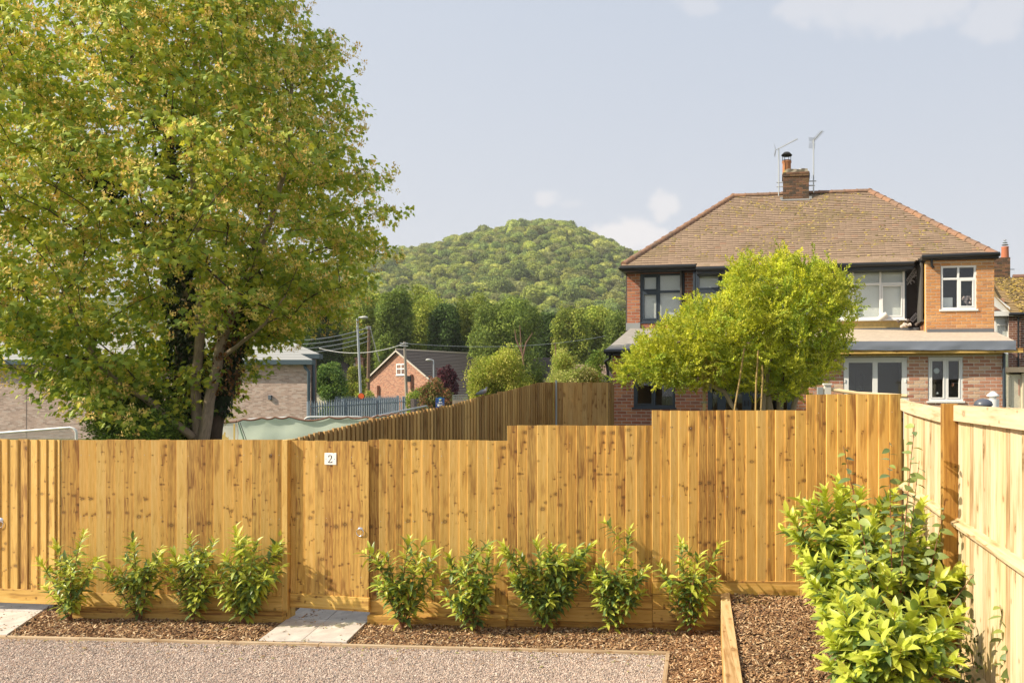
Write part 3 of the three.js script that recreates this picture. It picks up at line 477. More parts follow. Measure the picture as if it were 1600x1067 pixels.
// ---------------------------------------------------------------- the semi-detached pair of houses
const brickGeo = [new THREE.BoxGeometry(1, 0.07, 0.03)];
function wallBricks(o, x0, x1, y0, y1, z, holes, list, ncol, seed, mortarMat, backs = 0.12) {
  const shape = new THREE.Shape([[x0, y0], [x1, y0], [x1, y1], [x0, y1]].map((p) => new THREE.Vector2(...p)));
  for (const [a, b, c, d] of holes) { const A = clamp(a, x0 + 0.001, x1), B = clamp(b, x0, x1 - 0.001), C = clamp(c, y0 + 0.001, y1), Dd = clamp(d, y0, y1 - 0.001); if (B > A && Dd > C) shape.holes.push(new THREE.Path([[A, C], [A, Dd], [B, Dd], [B, C]].map((p) => new THREE.Vector2(...p)))); }
  const g = new THREE.ExtrudeGeometry(shape, { depth: backs, bevelEnabled: false }); g.translate(0, 0, z - backs);
  const w = part(o, 'wall', metreUV(g), mortarMat);
  let row = 0; const r = rng(seed);
  for (let y = y0 + 0.005; y < y1 - 0.02; y += 0.09, row++) {
    const h = Math.min(0.074, y1 - y), spans = [[x0, x1]], yc = y + h / 2;
    for (const [a, b, c, d] of holes) if (yc > c - 0.02 && yc < d + 0.02) for (let i = spans.length - 1; i >= 0; i--) { const [p, q] = spans[i]; if (b <= p || a >= q) continue; spans.splice(i, 1); if (a > p) spans.push([p, a]); if (b < q) spans.push([b, q]); }
    for (const [p, q] of spans) { let x = Math.floor((p - x0) / 0.27 - 1) * 0.27 + x0 + (row % 2 ? 0.135 : 0); for (; x < q; x += 0.27) { const a = Math.max(p, x), b = Math.min(q, x + 0.25); if (b - a < 0.03) continue; list.push({ m: new THREE.Matrix4().compose(V((a + b) / 2, y + 0.037, z - 0.008 + rr(r, -0.002, 0.002)), new THREE.Quaternion(), V(b - a, h / 0.074, 1)), c: ncol === 8 && r() < 0.94 ? Math.floor(r() * 7) : Math.floor(r() * ncol), y }); } }
  }
  return w;
}
const RB = 256; T.brickFace = tex(RB, RB, (x, y, c) => { const a = fbm(x / 6, y / 6, 43, 43, 91, 3), b = fbm(x / 40, y / 40, 7, 7, 93, 3), s = 0.8 + (a - 0.5) * 0.5 + (b - 0.5) * 0.4; c[0] = c[1] = c[2] = clamp(s, 0, 1); });
const brickPal = (cols) => palette(cols, 0.9, undefined, { map: T.brickFace });
const palRed = brickPal([[0.50, 0.17, 0.085], [0.56, 0.21, 0.105], [0.44, 0.15, 0.08], [0.60, 0.255, 0.13], [0.40, 0.16, 0.1], [0.55, 0.2, 0.12]]);
const palOrange = brickPal([[0.68, 0.31, 0.11], [0.74, 0.355, 0.13], [0.64, 0.275, 0.10], [0.76, 0.40, 0.17], [0.60, 0.29, 0.13], [0.70, 0.33, 0.12], [0.66, 0.3, 0.12], [0.42, 0.2, 0.1]]);
const palPink = brickPal([[0.60, 0.29, 0.19], [0.66, 0.36, 0.24], [0.54, 0.24, 0.15], [0.70, 0.44, 0.30], [0.74, 0.52, 0.36], [0.48, 0.2, 0.13], [0.62, 0.32, 0.21], [0.2, 0.13, 0.12]]);
const palDark = brickPal([[0.25, 0.1, 0.065], [0.3, 0.13, 0.08], [0.2, 0.085, 0.06], [0.34, 0.16, 0.1]]);
const palChim = brickPal([[0.17, 0.09, 0.055], [0.25, 0.13, 0.075], [0.12, 0.075, 0.05], [0.2, 0.12, 0.06], [0.09, 0.065, 0.045]]);
const mortar = { red: mat([0.6, 0.5, 0.42], 0.95, { map: T.grain }), orange: mat([0.72, 0.56, 0.4], 0.95, { map: T.grain }), pale: mat([0.78, 0.7, 0.62], 0.95, { map: T.grain }), grey: mat([0.42, 0.37, 0.32], 0.95, { map: T.grain }) };
// a window: outer frame, bars at the given fractions, a pane for every light, sill, and what is behind it
function win(o, fr, px0, px1, py0, py1, z, { cols = [], rows = [], fm = M.upvc, back = 'blind', w = 0.05, sash = [], sill = true, name = 'window' } = {}) {
  const a = fr.hit(px0, py0, z), b = fr.hit(px1, py1, z), W = b.x - a.x, H = a.y - b.y, g = sub(o, name); g.position.set(a.x, b.y, z);
  const X = [0, ...cols.map((c) => c * W), W], Y = [0, ...rows.map((c) => c * H), H], bars = [rspan(0, w, 0, H, -0.06, 0.012), rspan(W - w, W, 0, H, -0.06, 0.012), rspan(w, W - w, 0, w, -0.06, 0.011), rspan(w, W - w, H - w, H, -0.06, 0.011)];
  for (const c of X.slice(1, -1)) bars.push(rspan(c - w / 2, c + w / 2, w, H - w, -0.06, 0.008)); for (const c of Y.slice(1, -1)) bars.push(rspan(w, W - w, c - w / 2, c + w / 2, -0.058, 0.006));
  part(g, 'frame', merge(bars), fm);
  for (let i = 0; i < X.length - 1; i++) for (let j = 0; j < Y.length - 1; j++) {
    const x0 = X[i] + (i ? w / 2 : w), x1 = X[i + 1] - (i < X.length - 2 ? w / 2 : w), y0 = Y[j] + (j ? w / 2 : w), y1 = Y[j + 1] - (j < Y.length - 2 ? w / 2 : w);
    if (sash.includes(i + ',' + j) || sash === 'all') { const s = w * 0.7; part(g, 'sash', merge([rspan(x0 + 0.004, x0 + s, y0 + 0.004, y1 - 0.004, -0.05, 0.022), rspan(x1 - s, x1 - 0.004, y0 + 0.004, y1 - 0.004, -0.05, 0.022), rspan(x0 + s, x1 - s, y0 + 0.004, y0 + s, -0.05, 0.021), rspan(x0 + s, x1 - s, y1 - s, y1 - 0.004, -0.05, 0.021)]), fm); }
    part(g, 'pane', span(x0 - 0.005, x1 + 0.005, y0 - 0.005, y1 + 0.005, -0.03, -0.026), M.glass);
  }
  if (sill) part(g, 'sill', rspan(-0.05, W + 0.05, -0.05, -0.002, -0.05, 0.07), fm);
  if (back === 'blind') part(g, 'blind', span(0.02, W - 0.02, 0.02, H - 0.02, -0.13, -0.12), M.blind);
  if (back) { const rm = M.room; part(g, 'room', merge([span(-0.5, W + 0.5, -0.3, H + 0.3, -1.6, -1.55), span(-0.5, W + 0.5, -0.3, -0.25, -1.55, -0.2), span(-0.5, W + 0.5, H + 0.25, H + 0.3, -1.55, -0.2), span(-0.5, -0.45, -0.25, H + 0.25, -1.55, -0.2), span(W + 0.45, W + 0.5, -0.25, H + 0.25, -1.55, -0.2)]), rm); }
  return g;
}
const HF = new Frame(1250, 22.9, 0.145), h = (px, py, z = 0) => HF.hit(px, py, z);
const house = HF.put(thing('semi_detached_house', 'pair of brick semi-detached houses under one hipped tile roof', 'house'));
const bricksNear = [];
const hole = (fr, a, b, c, d, z) => { const p = fr.hit(a, c, z), q = fr.hit(b, d, z); return [p.x, q.x, q.y, p.y]; };
{
  const o = house, L = [], Lo = [], Lp = [];
  // upper storey, left
  const xl = h(980, 450).x, xm = h(1086, 450).x, eaves = h(1030, 420, 0).y;
  wallBricks(o, xl, xm, 4.0, eaves, 0, [hole(HF, 1000, 1070, 427, 503, 0)], L, 6, 901, mortar.red);
  win(o, HF, 1000.5, 1069.5, 427.5, 502.5, -0.04, { cols: [0.42], rows: [0.62], fm: M.anthracite, sash: ['0,0', '0,1'], w: 0.07 });
  part(o, 'lintel', rspan(h(1002, 424).x, h(1068, 424).x, h(1030, 427).y, h(1030, 422).y, -0.02, 0.012), palRed[3].m);
  const bz = 0.45, b0 = h(1086, 450, bz).x, bm = h(1252, 450, bz).x, b1 = h(1414, 450, bz).x, bt = h(1250, 421, bz).y, bb = h(1250, 499, bz).y;
  win(o, HF, 1087, 1248, 424, 500, bz, { cols: [0.25, 0.5, 0.75], rows: [0.62], fm: M.anthracite, sash: ['0,0', '0,1', '3,0', '3,1'], w: 0.065, name: 'bay_window' });
  win(o, HF, 1254, 1414, 418, 498, bz, { cols: [0.25, 0.5, 0.765], rows: [0.66], fm: M.upvc, sash: ['0,0', '3,0'], w: 0.06, name: 'bay_window' });
  part(o, 'bay_cheek', merge([rspan(b0 - 0.06, b0, bb, bt, 0, bz), rspan(b1, b1 + 0.05, bb, bt + 0.05, 0, bz)]), M.anthracite);
  part(o, 'bay_apron', metreUV(rspan(h(1300, 500, bz).x, b1 + 0.1, h(1300, 513, bz).y, bb - 0.06, 0, bz - 0.03)), mat([0.7, 0.5, 0.2], 0.9, { map: T.grain }), 'strip of bare yellow board under the white bay window');
  part(o, 'bay_apron', rspan(b0, h(1300, 500, bz).x, h(1300, 513, bz).y, bb - 0.06, 0, bz - 0.03), M.anthracite);
  // curtains in the white bay, and the roll left on its sill
  for (const [a, b] of [[1262, 1290], [1330, 1352], [1352, 1382], [1386, 1404]]) { const p = h(a, 424, bz - 0.2), q = h(b, 492, bz - 0.2), n = 18, pts = []; for (let i = 0; i <= n; i++) pts.push([lerp(p.x, q.x, i / n), Math.sin(i * 1.9 + a) * 0.016]); const g = new THREE.PlaneGeometry(1, p.y - q.y, n, 1), pp = g.attributes.position; for (let i = 0; i < pp.count; i++) { const k = i % (n + 1); pp.setXYZ(i, pts[k][0], pp.getY(i) + (p.y + q.y) / 2, bz - 0.2 + pts[k][1]); } g.computeVertexNormals(); part(o, 'curtain', g, a === 1386 ? mat([0.62, 0.5, 0.36], 0.9, { side: THREE.DoubleSide }) : mat([0.7, 0.74, 0.72], 0.9, { side: THREE.DoubleSide })); }
  { const p = h(1373, 499, bz + 0.08), q = h(1386, 491, bz + 0.1); part(o, 'insulation_roll', tube([p, p.clone().lerp(q, 0.5), q], [0.075, 0.085, 0.08], 12), mat([0.76, 0.72, 0.64], 0.8)); }
  // membrane at the open junction
  const m0 = h(1415, 450, 0.2), m1 = h(1438, 450, 0.2), mt = h(1425, 415, 0.2).y, mb = h(1425, 512, 0.2).y;
  { const g = new THREE.PlaneGeometry(m1.x - m0.x + 0.1, mt - mb, 14, 40), p = g.attributes.position; for (let i = 0; i < p.count; i++) p.setZ(i, 0.035 * (n2(p.getX(i) * 5, p.getY(i) * 3, 3, 3) - 0.5) - 0.02 * Math.sin(p.getY(i) * 5)); g.computeVertexNormals(); g.translate((m0.x + m1.x) / 2, (mt + mb) / 2, 0.2); const mm = part(o, 'membrane_sheet', g, mat([0.05, 0.036, 0.03], 0.85, { side: THREE.DoubleSide }), 'brown roofing membrane with pale printing'); 
    const lab = sub(o, 'printed_band'); const c = h(1424, 432, 0.25); lab.position.copy(c); lab.rotation.z = 0.98; part(lab, 'band', new RoundedBoxGeometry(0.52, 0.125, 0.006, 1, 0.003), mat([0.5, 0.44, 0.42], 0.7)); part(lab, 'lettering', text('MAXENUM', 0.075, sans, 0.002).scale(0.95, 1, 1).translate(0, 0, 0.004), M.dark);
    for (const [px, py, s] of [[1431.5, 433, 0.05], [1434, 425, 0.045], [1426, 441, 0.055]]) { const d = h(px, py, 0.25); part(mm, 'printed_mark', new THREE.TorusGeometry(s, 0.018, 4, 9, 4.6).rotateZ(px).translate(d.x, d.y, d.z), mat([0.5, 0.44, 0.42], 0.7)); }
    const d = h(1429, 496, 0.27), l2 = sub(o, 'printed_band'); l2.position.copy(d); l2.rotation.z = 0.85; part(l2, 'band', new RoundedBoxGeometry(0.27, 0.13, 0.006, 1, 0.003), mat([0.42, 0.37, 0.36], 0.7)); part(l2, 'lettering', text('MAX', 0.07, sans, 0.002).translate(0, 0, 0.004), M.dark); }
  { const r = rng(33); for (let i = 0; i < 9; i++) { const p = h(rr(r, 1403, 1435), rr(r, 500, 512), 0.5 + r() * 0.3), q = p.clone().add(V(rr(r, -0.16, 0.16), rr(r, -0.12, 0.1), rr(r, -0.05, 0.1))); part(o, 'torn_scrap', tube([p, p.clone().lerp(q, 0.5).add(V(0, 0.02, 0.01)), q], [0.05, 0.045, 0.02], 4), [mat([0.2, 0.16, 0.14]), mat([0.5, 0.42, 0.36]), mat([0.1, 0.08, 0.07])][i % 3]); } }
  // upper extension in orange brick
  const ez = 1.12, e0 = h(1447.5, 450, ez).x, e1 = h(1554, 450, ez).x, et = h(1500, 407, ez).y, eb = h(1500, 522, ez).y;
  wallBricks(o, e0, e1, eb, et, ez, [hole(HF, 1470, 1526, 415, 483, ez)], Lo, 8, 902, mortar.orange);
  win(o, HF, 1470.5, 1525.5, 415.5, 483, ez - 0.03, { cols: [0.5], rows: [0.7], sash: ['1,0'], back: 'dark', w: 0.055 });
  { const p = h(1481, 475, ez - 0.2); part(o, 'white_card', bx(0.27, 0.36, 0.012, p.x, p.y, p.z), M.white); const q = h(1512, 470, ez - 0.22), r = rng(5), gs = []; for (let i = 0; i < 26; i++) { const d = randDir(r); gs.push(new THREE.IcosahedronGeometry(rr(r, 0.03, 0.05), 0).translate(q.x + d.x * 0.13, q.y + d.y * 0.12, q.z + d.z * 0.08)); } part(o, 'flower_bunch', merge(gs), mat([0.55, 0.42, 0.4])); }
  { const g = metreUV(span(e0, e0 + 0.1, eb, et, 0.1, ez - 0.121)); part(o, 'side_wall', g, mat([1, 0.86, 0.62], 0.9, { map: T.redBrick })); part(o, 'corner_batten', metreUV(rspan(e0 - 0.02, e0 + 0.03, eb, et, ez - 0.16, ez - 0.125), 0.1, 0), M.gold[4]); }
  part(o, 'side_wall', metreUV(span(e1 - 0.1, e1, eb, et, -4, ez - 0.121)), mat([1, 0.86, 0.62], 0.9, { map: T.redBrick }));
  part(o, 'flat_roof', rspan(e0 - 0.12, e1 + 0.1, et + 0.02, et + 0.14, -1.2, ez + 0.12, 0.02), M.black);
  { const gr = []; gr.push(tube([V(e0 - 0.14, et + 0.1, ez + 0.17), V(e1 + 0.1, et + 0.13, ez + 0.17)], 0.055, 10)); part(o, 'gutter', merge(gr), M.black); part(o, 'gutter_outlet', tube([V(e0 + 0.13, et + 0.1, ez + 0.12), V(e0 + 0.13, et - 0.12, ez + 0.1), V(e0 + 0.18, et - 0.2, ez + 0.07)], 0.035, 8), M.black); }
  part(o, 'flashing', rspan(e0 + 0.02, e1 - 0.02, eb, h(1500, 514, ez).y, ez, ez + 0.06), M.membrane);
  // lower storey: left half in red brick
  const lz = 2.6, l0 = h(957, 600, lz).x, l1 = h(1112, 600, lz).x, lt = h(1000, 556, lz).y, gnd = 1.0, c0 = h(1240, 600, lz).x, c1 = h(1264, 600, lz).x;
  wallBricks(o, l0, l1, gnd, lt, lz, [hole(HF, 990, 1055, 588, 637, lz)], L, 6, 903, mortar.red);
  wallBricks(o, c0, c1, gnd, lt, lz, [], L, 6, 904, mortar.red);
  win(o, HF, 990.5, 1054.5, 588, 636.5, lz - 0.04, { cols: [0.5], fm: M.anthracite, sash: ['0,0'], back: 'dark', w: 0.06 });
  { const p = h(1043, 632, lz - 0.3); part(o, 'kitchen_tap', tube([V(p.x, p.y - 0.1, p.z), V(p.x, p.y + 0.25, p.z), V(p.x - 0.03, p.y + 0.33, p.z), V(p.x - 0.12, p.y + 0.33, p.z), V(p.x - 0.15, p.y + 0.26, p.z)], 0.012, 6), M.dark); }
  // dark folding doors
  { const g = sub(o, 'folding_doors'), y0 = 1.25, y1 = h(1180, 566, lz).y, X = [1112, 1133, 1170, 1176, 1212, 1240].map((p) => h(p, 600, lz).x); const bars = []; for (const [a, b] of [[1106, 1113], [1121, 1134], [1160, 1174], [1198, 1206], [1230, 1241]]) bars.push(rspan(h(a, 600, lz).x, h(b, 600, lz).x, y0, y1, lz - 0.08, lz + 0.01)); bars.push(rspan(X[0], X[5], y1, y1 + 0.1, lz - 0.08, lz + 0.012)); part(g, 'frame', merge(bars), M.anthracite); for (const px of [1163.5, 1169.5]) { const p = h(px, 630, lz + 0.03); part(g, 'handle', rbox(0.025, 0.15, 0.03, 0.008, p.x, p.y, p.z), M.dark); }
    part(g, 'pane', span(X[0], X[5], y0, y1, lz - 0.04, lz - 0.036), M.glass); part(g, 'room', merge([span(X[0] - 1, X[5] + 0.6, y0 - 0.1, y1 + 0.1, lz - 2.5, lz - 2.45), span(X[0] - 1, X[5] + 0.6, y0 - 0.1, y0 - 0.05, lz - 2.45, lz - 0.15), span(X[0] - 1, X[5] + 0.6, y1 + 0.1, y1 + 0.15, lz - 2.45, lz - 0.15)]), M.room); }
  part(o, 'door_lintel', rspan(l1 + 0.001, c0 - 0.001, h(1180, 565, lz).y, lt, lz - 0.1, lz - 0.004), M.anthracite);
  // lower storey: right half
  const r1 = h(1571, 600, lz).x, rt = h(1450, 555, lz).y;
  wallBricks(o, c1 + 0.002, r1, gnd, rt, lz, [hole(HF, 1318, 1418, 558, 720, lz), hole(HF, 1450.5, 1505, 558, 627, lz)], Lp, 8, 905, mortar.pale);
  { const g = win(o, HF, 1318.5, 1417.5, 559, 700, lz - 0.02, { cols: [0.5], w: 0.13, back: 'dark', sill: false, name: 'french_doors' }); const W = h(1417.5, 600, lz).x - h(1318.5, 600, lz).x, H = h(1400, 559, lz).y - h(1400, 700, lz).y; for (const y of [0.95, 1.75, 2.3]) part(g, 'hinge', merge([rbox(0.03, 0.09, 0.03, 0.004, 0.03, y, 0.02), rbox(0.03, 0.09, 0.03, 0.004, W - 0.03, y, 0.02)]), M.upvc);
    for (let i = 0; i < 24; i++) part(g, 'blind_slat', bx(W * 0.42, 0.004, 0.03, W * 0.26, H - 0.75 - i * 0.065, -0.25).rotateX(0), mat([0.32, 0.3, 0.29])); part(g, 'blind_tape', merge([bx(0.015, 2, 0.01, W * 0.2, H - 1.4, -0.22), bx(0.06, 2, 0.01, W * 0.3, H - 1.4, -0.27)]), M.dark); }
  { const g = win(o, HF, 1451, 1504.5, 558.5, 626.5, lz - 0.02, { cols: [0.51], w: 0.055, sash: 'all', back: 'dark' }), W = h(1504.5, 600, lz).x - h(1451, 600, lz).x; part(g, 'glass_ornament', new THREE.SphereGeometry(0.075, 14, 10).scale(1, 1, 0.3).translate(W * 0.26, 0.78, -0.07), mat([0.45, 0.5, 0.5], 0.2)); part(g, 'glass_ornament', new THREE.SphereGeometry(0.03, 10, 8).translate(W * 0.28, 0.2, -0.07), M.white); part(g, 'glass_ornament', new THREE.SphereGeometry(0.035, 10, 8).scale(1, 1.5, 1).translate(W * 0.74, 0.42, -0.1), mat([0.5, 0.2, 0.12])); }
  part(o, 'downpipe', tube([h(1569.5, 552, lz + 0.1), h(1569.5, 700, lz + 0.1)], 0.04, 10), M.anthracite);
  part(o, 'side_wall', metreUV(merge([span(r1 - 0.1, r1, gnd, rt, -4, lz - 0.121), span(l0, l0 + 0.1, gnd, lt, -6, lz - 0.121), span(xl, xl + 0.1, lt, eaves, -6, -0.121), span(xl, r1, gnd, eaves, -6.1, -6)])), mat([1, 1, 1], 0.9, { map: T.redBrick }));
  part(o, 'inner_floor', merge([span(l0 + 0.1, r1 - 0.1, gnd, gnd + 0.1, -5.9, lz - 0.13), span(xl + 0.12, e1 - 0.1, eaves - 0.1, eaves - 0.05, -5.9, -0.2)]), M.dark);
  // lean-to roofs
  const fz = 2.95;
  function leanTo(name, pts, edge, topMat, edgeMat, lab) {   // pts: front left, front right, back right, back left
    const [a, b, c, d] = pts, pos = [a, b, c, d].flatMap((p) => [p.x, p.y, p.z]), low = [a, b, c, d].flatMap((p) => [p.x, p.y - edge, p.z]), g = new THREE.BufferGeometry(); g.setAttribute('position', new THREE.Float32BufferAttribute([...pos, ...low], 3)); g.setIndex([0, 1, 2, 0, 2, 3, 4, 6, 5, 4, 7, 6, 0, 4, 5, 0, 5, 1, 1, 5, 6, 1, 6, 2, 3, 7, 4, 3, 4, 0, 2, 6, 7, 2, 7, 3]);
    return part(o, name, metreUV(g.toNonIndexed(), 0, 0, false, 0.5), topMat, lab);
  }
  leanTo('lean_to_roof', [h(1264, 534.5, fz), h(1588, 533, fz), h(1557, 518.5, ez), h(1264, 513, 0.3)], 0.02, M.deck, null, 'felted roof surface of the right lean-to');
  leanTo('lean_to_roof', [h(946, 546, fz), h(1263.5, 540, fz), h(1263.5, 513, 0.3), h(985, 513, 0.1)], 0.05, mat([0.36, 0.33, 0.3], 0.8, { map: T.grain }), null, 'grey roof of the left lean-to');
  { const a = h(1264, 534, fz), b = h(1588, 532.8, fz), n = 60, hgt = 0.235, pos = [], idx = []; for (let i = 0; i <= n; i++) for (let j = 0; j <= 6; j++) { const x = lerp(a.x, b.x, i / n), t = j / 6; pos.push(x, lerp(a.y, b.y, i / n) + 0.01 - t * (hgt + 0.03 * (n2(x * 2.3, 0, 5, 3) - 0.5)), fz + 0.005 + t * (0.02 + 0.07 * (n2(x * 3, t, 9, 2) - 0.3))); } for (let i = 0; i < n; i++) for (let j = 0; j < 6; j++) { const q = i * 7 + j; idx.push(q, q + 1, q + 7, q + 7, q + 1, q + 8); } const g = new THREE.BufferGeometry(); g.setAttribute('position', new THREE.Float32BufferAttribute(pos, 3)); g.setIndex(idx); g.computeVertexNormals(); part(o, 'membrane_edge', g, mat([0.17, 0.19, 0.235], 0.42, { side: THREE.DoubleSide }), 'loose grey rubber edge hanging from the right lean-to roof');
    const c = h(1588, 533, fz), d = h(1557, 519, ez); part(o, 'membrane_edge', merge([extrudeQuad([c, d, d.clone().setY(d.y - 0.24), c.clone().setY(c.y - 0.24)], 0.02)]), mat([0.2, 0.22, 0.26], 0.45, { side: THREE.DoubleSide })); }
  part(o, 'timber_fascia', metreUV(rspan(h(1264, 550, fz).x, h(1600, 550, fz).x, h(1450, 552, fz).y, h(1450, 545, fz).y, fz - 0.05, fz - 0.005), 0, 0.13, true), M.gold[0]);
  part(o, 'timber_plate', metreUV(rspan(h(1330, 550, lz).x, h(1565, 550, lz).x, rt + 0.002, h(1450, 550, fz).y, lz - 0.05, lz + 0.05), 0.2, 0.26, true), M.gold[3]);
  part(o, 'fascia', merge([rspan(h(946, 550, fz).x, h(1263, 550, fz).x, h(1000, 555, fz).y, h(1000, 546.5, fz).y, fz - 0.04, fz - 0.006), rspan(l0 - 0.05, c0, lt, lt + 0.14, lz, fz - 0.04)]), M.black);
  part(o, 'gutter', tube([h(944, 549, fz + 0.06), h(1263, 544, fz + 0.06)], 0.06, 10), M.black);
  part(o, 'downpipe', tube([h(953, 552, fz + 0.04), h(953, 560, fz + 0.03), h(945.5, 565, lz + 0.12), h(948, 571, lz + 0.09), h(949.5, 580, lz + 0.06), h(949, 690, lz + 0.06)], 0.038, 8), M.black);
  part(o, 'flashing', rspan(h(978, 515, 0.1).x, h(1000, 515, 0.1).x, h(990, 508, 0.1).y - 0.16, h(990, 503, 0.1).y - 0.03, 0.001, 0.1), M.lead);
  part(o, 'flashing', rspan(h(1264, 516, 0.42).x, h(1436, 516, 0.42).x, h(1400, 520, 0.42).y, h(1400, 512.5, 0.42).y, 0.2, 0.47), M.membrane);
  // the hipped roof
  const ge = 0.45, eL = h(972, 414, ge), eR = h(1562, 404, ge), zr = -3.9, rL = h(1146, 306, zr), rR = h(1359, 301, zr), ey = (eL.y + h(1085, 414, ge).y) / 2, ry = (rL.y + rR.y) / 2;
  [eL, eR].forEach((p) => { p.y = ey; }); [rL, rR].forEach((p) => { p.y = ry; });
  const bL = V(eL.x, ey, 2 * zr - ge), bR = V(eR.x, ey, 2 * zr - ge), deckGeo = new THREE.BufferGeometry(), off = V(0, -0.03, 0);
  deckGeo.setAttribute('position', new THREE.Float32BufferAttribute([eL, eR, rR, rL, bL, bR].flatMap((p) => p.clone().add(off).toArray()), 3)); deckGeo.setIndex([0, 1, 2, 0, 2, 3, 1, 5, 2, 4, 0, 3, 5, 4, 3, 5, 3, 2, 0, 4, 1, 1, 4, 5]);
  const roof = part(o, 'roof', deckGeo.toNonIndexed(), mat([0.16, 0.11, 0.08], 0.95)); roof.geometry.computeVertexNormals();
  const r = rng(909), ms = [], cs = [], rise = ry - ey, run = ge - zr, slope = Math.hypot(rise, run), ang = Math.atan2(rise, run), rows = Math.round(slope / 0.148), q = new THREE.Quaternion().setFromEuler(new THREE.Euler(-(Math.PI / 2 - ang) - 0.095, 0, 0));
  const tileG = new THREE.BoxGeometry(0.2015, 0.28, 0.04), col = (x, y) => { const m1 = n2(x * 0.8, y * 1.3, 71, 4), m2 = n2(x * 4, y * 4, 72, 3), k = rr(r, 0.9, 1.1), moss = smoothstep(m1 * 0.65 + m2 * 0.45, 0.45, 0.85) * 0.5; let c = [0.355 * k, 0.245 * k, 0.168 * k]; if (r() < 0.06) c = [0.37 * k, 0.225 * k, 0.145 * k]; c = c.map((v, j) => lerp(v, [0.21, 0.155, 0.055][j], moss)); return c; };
  { const n = tileG.attributes.normal, c = new Float32Array(n.count * 3); for (let i = 0; i < n.count; i++) c.fill(n.getY(i) < -0.5 ? 0.2 : 1, i * 3, i * 3 + 3); tileG.setAttribute('color', new THREE.BufferAttribute(c, 3)); }   // shade line under each course, painted into the colour of the tile tails
  const slopeTiles = (A, B, C, Dd, rot, list) => { for (let i = 0; i < rows; i++) { const t = (i + 0.5) / rows, a = A.clone().lerp(Dd, t), b = B.clone().lerp(C, t), len = a.distanceTo(b), n = Math.floor(len / 0.2); for (let k = 0; k < n; k++) { const p = a.clone().lerp(b, (k + 0.5 + (i % 2 ? 0.25 : -0.25)) / n); p.y += 0.004 + 0.02 * (n2(p.x * 1.1, i * 0.3, 5, 2) - 0.5) + rr(r, -0.002, 0.002); list.push(new THREE.Matrix4().compose(p, rot, V(1, 1, rr(r, 0.95, 1.1)))); cs.push(col(p.x + p.z * 0.3, t * 5)); } } };
  slopeTiles(eL, eR, rR, rL, q, ms);
  const qs = (yaw) => new THREE.Quaternion().setFromEuler(new THREE.Euler(0, yaw, 0)).multiply(new THREE.Quaternion().setFromEuler(new THREE.Euler(-(Math.PI / 2 - Math.atan2(rise, rL.x - eL.x)) - 0.075, 0, 0)));
  slopeTiles(bL, eL, rL, rL, qs(-Math.PI / 2), ms);
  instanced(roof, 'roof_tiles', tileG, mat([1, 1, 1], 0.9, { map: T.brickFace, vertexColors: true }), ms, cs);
  { const m2 = [], c2 = []; for (let i = 0; i < 1300; i++) { const t = r(), u = r(), a = eL.clone().lerp(rL, t), b = eR.clone().lerp(rR, t), p = a.lerp(b, u); if (n2(p.x * 0.8 + p.z * 0.24, t * 6.5, 71, 4) * 0.7 + n2(p.x * 3, t * 12, 73, 2) * 0.4 < rr(r, 0.42, 0.66)) continue; p.y += 0.035; m2.push(new THREE.Matrix4().compose(p, q, V(rr(r, 0.02, 0.06), rr(r, 0.02, 0.045), 0.018))); c2.push([[0.34, 0.25, 0.05], [0.15, 0.12, 0.05], [0.24, 0.2, 0.07], [0.44, 0.33, 0.09]][Math.floor(r() * 4)]); } instanced(roof, 'moss', new THREE.IcosahedronGeometry(1, 0), mat([1, 1, 1], 1), m2, c2); }
  // eaves of the bays reach a little further
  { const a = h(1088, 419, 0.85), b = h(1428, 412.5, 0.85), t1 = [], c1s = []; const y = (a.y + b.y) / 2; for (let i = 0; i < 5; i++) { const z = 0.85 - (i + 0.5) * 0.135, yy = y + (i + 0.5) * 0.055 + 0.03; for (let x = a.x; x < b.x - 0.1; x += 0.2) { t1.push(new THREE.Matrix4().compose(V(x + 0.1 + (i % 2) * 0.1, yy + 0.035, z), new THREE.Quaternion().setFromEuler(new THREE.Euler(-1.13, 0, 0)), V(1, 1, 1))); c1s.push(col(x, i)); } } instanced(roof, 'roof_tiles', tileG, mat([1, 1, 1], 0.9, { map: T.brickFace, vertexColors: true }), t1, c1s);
    part(o, 'gutter', merge([tube([V(a.x, y - 0.02, 0.92), V(b.x, y - 0.01, 0.92)], 0.06, 10), rspan(a.x, b.x, y - 0.16, y - 0.02, 0.75, 0.87), rspan(a.x, b.x, y - 0.16, y - 0.13, 0, 0.75)]), M.black); }
  part(o, 'gutter', merge([tube([V(eL.x - 0.06, ey - 0.07, ge + 0.06), V(h(1088, 414, ge).x, ey - 0.07, ge + 0.06)], 0.06, 10), rspan(eL.x, xm + 0.1, ey - 0.17, ey - 0.05, ge - 0.1, ge), rspan(eL.x, xm, ey - 0.17, ey - 0.14, 0, ge - 0.1), tube([V(eL.x - 0.06, ey - 0.07, ge), V(eL.x - 0.06, ey - 0.07, -6)], 0.06, 10)]), M.black);
  // hip and ridge tiles, each its own piece
  const half = (r0, r1, len) => { const g = new THREE.CylinderGeometry(r1, r0, len, 12, 1, false, 0, Math.PI); return merge([g.toNonIndexed(), new THREE.CylinderGeometry(r1 * 1.15, r1 * 1.15, 0.05, 12, 1, false, 0, Math.PI).translate(0, len / 2, 0).toNonIndexed()]); };
  const tileMats = [[0.33, 0.185, 0.12], [0.28, 0.175, 0.12], [0.36, 0.2, 0.12]].map((c) => mat(c, 0.9, { map: T.brickFace }));
  const hipG = half(0.125, 0.115, 0.42);
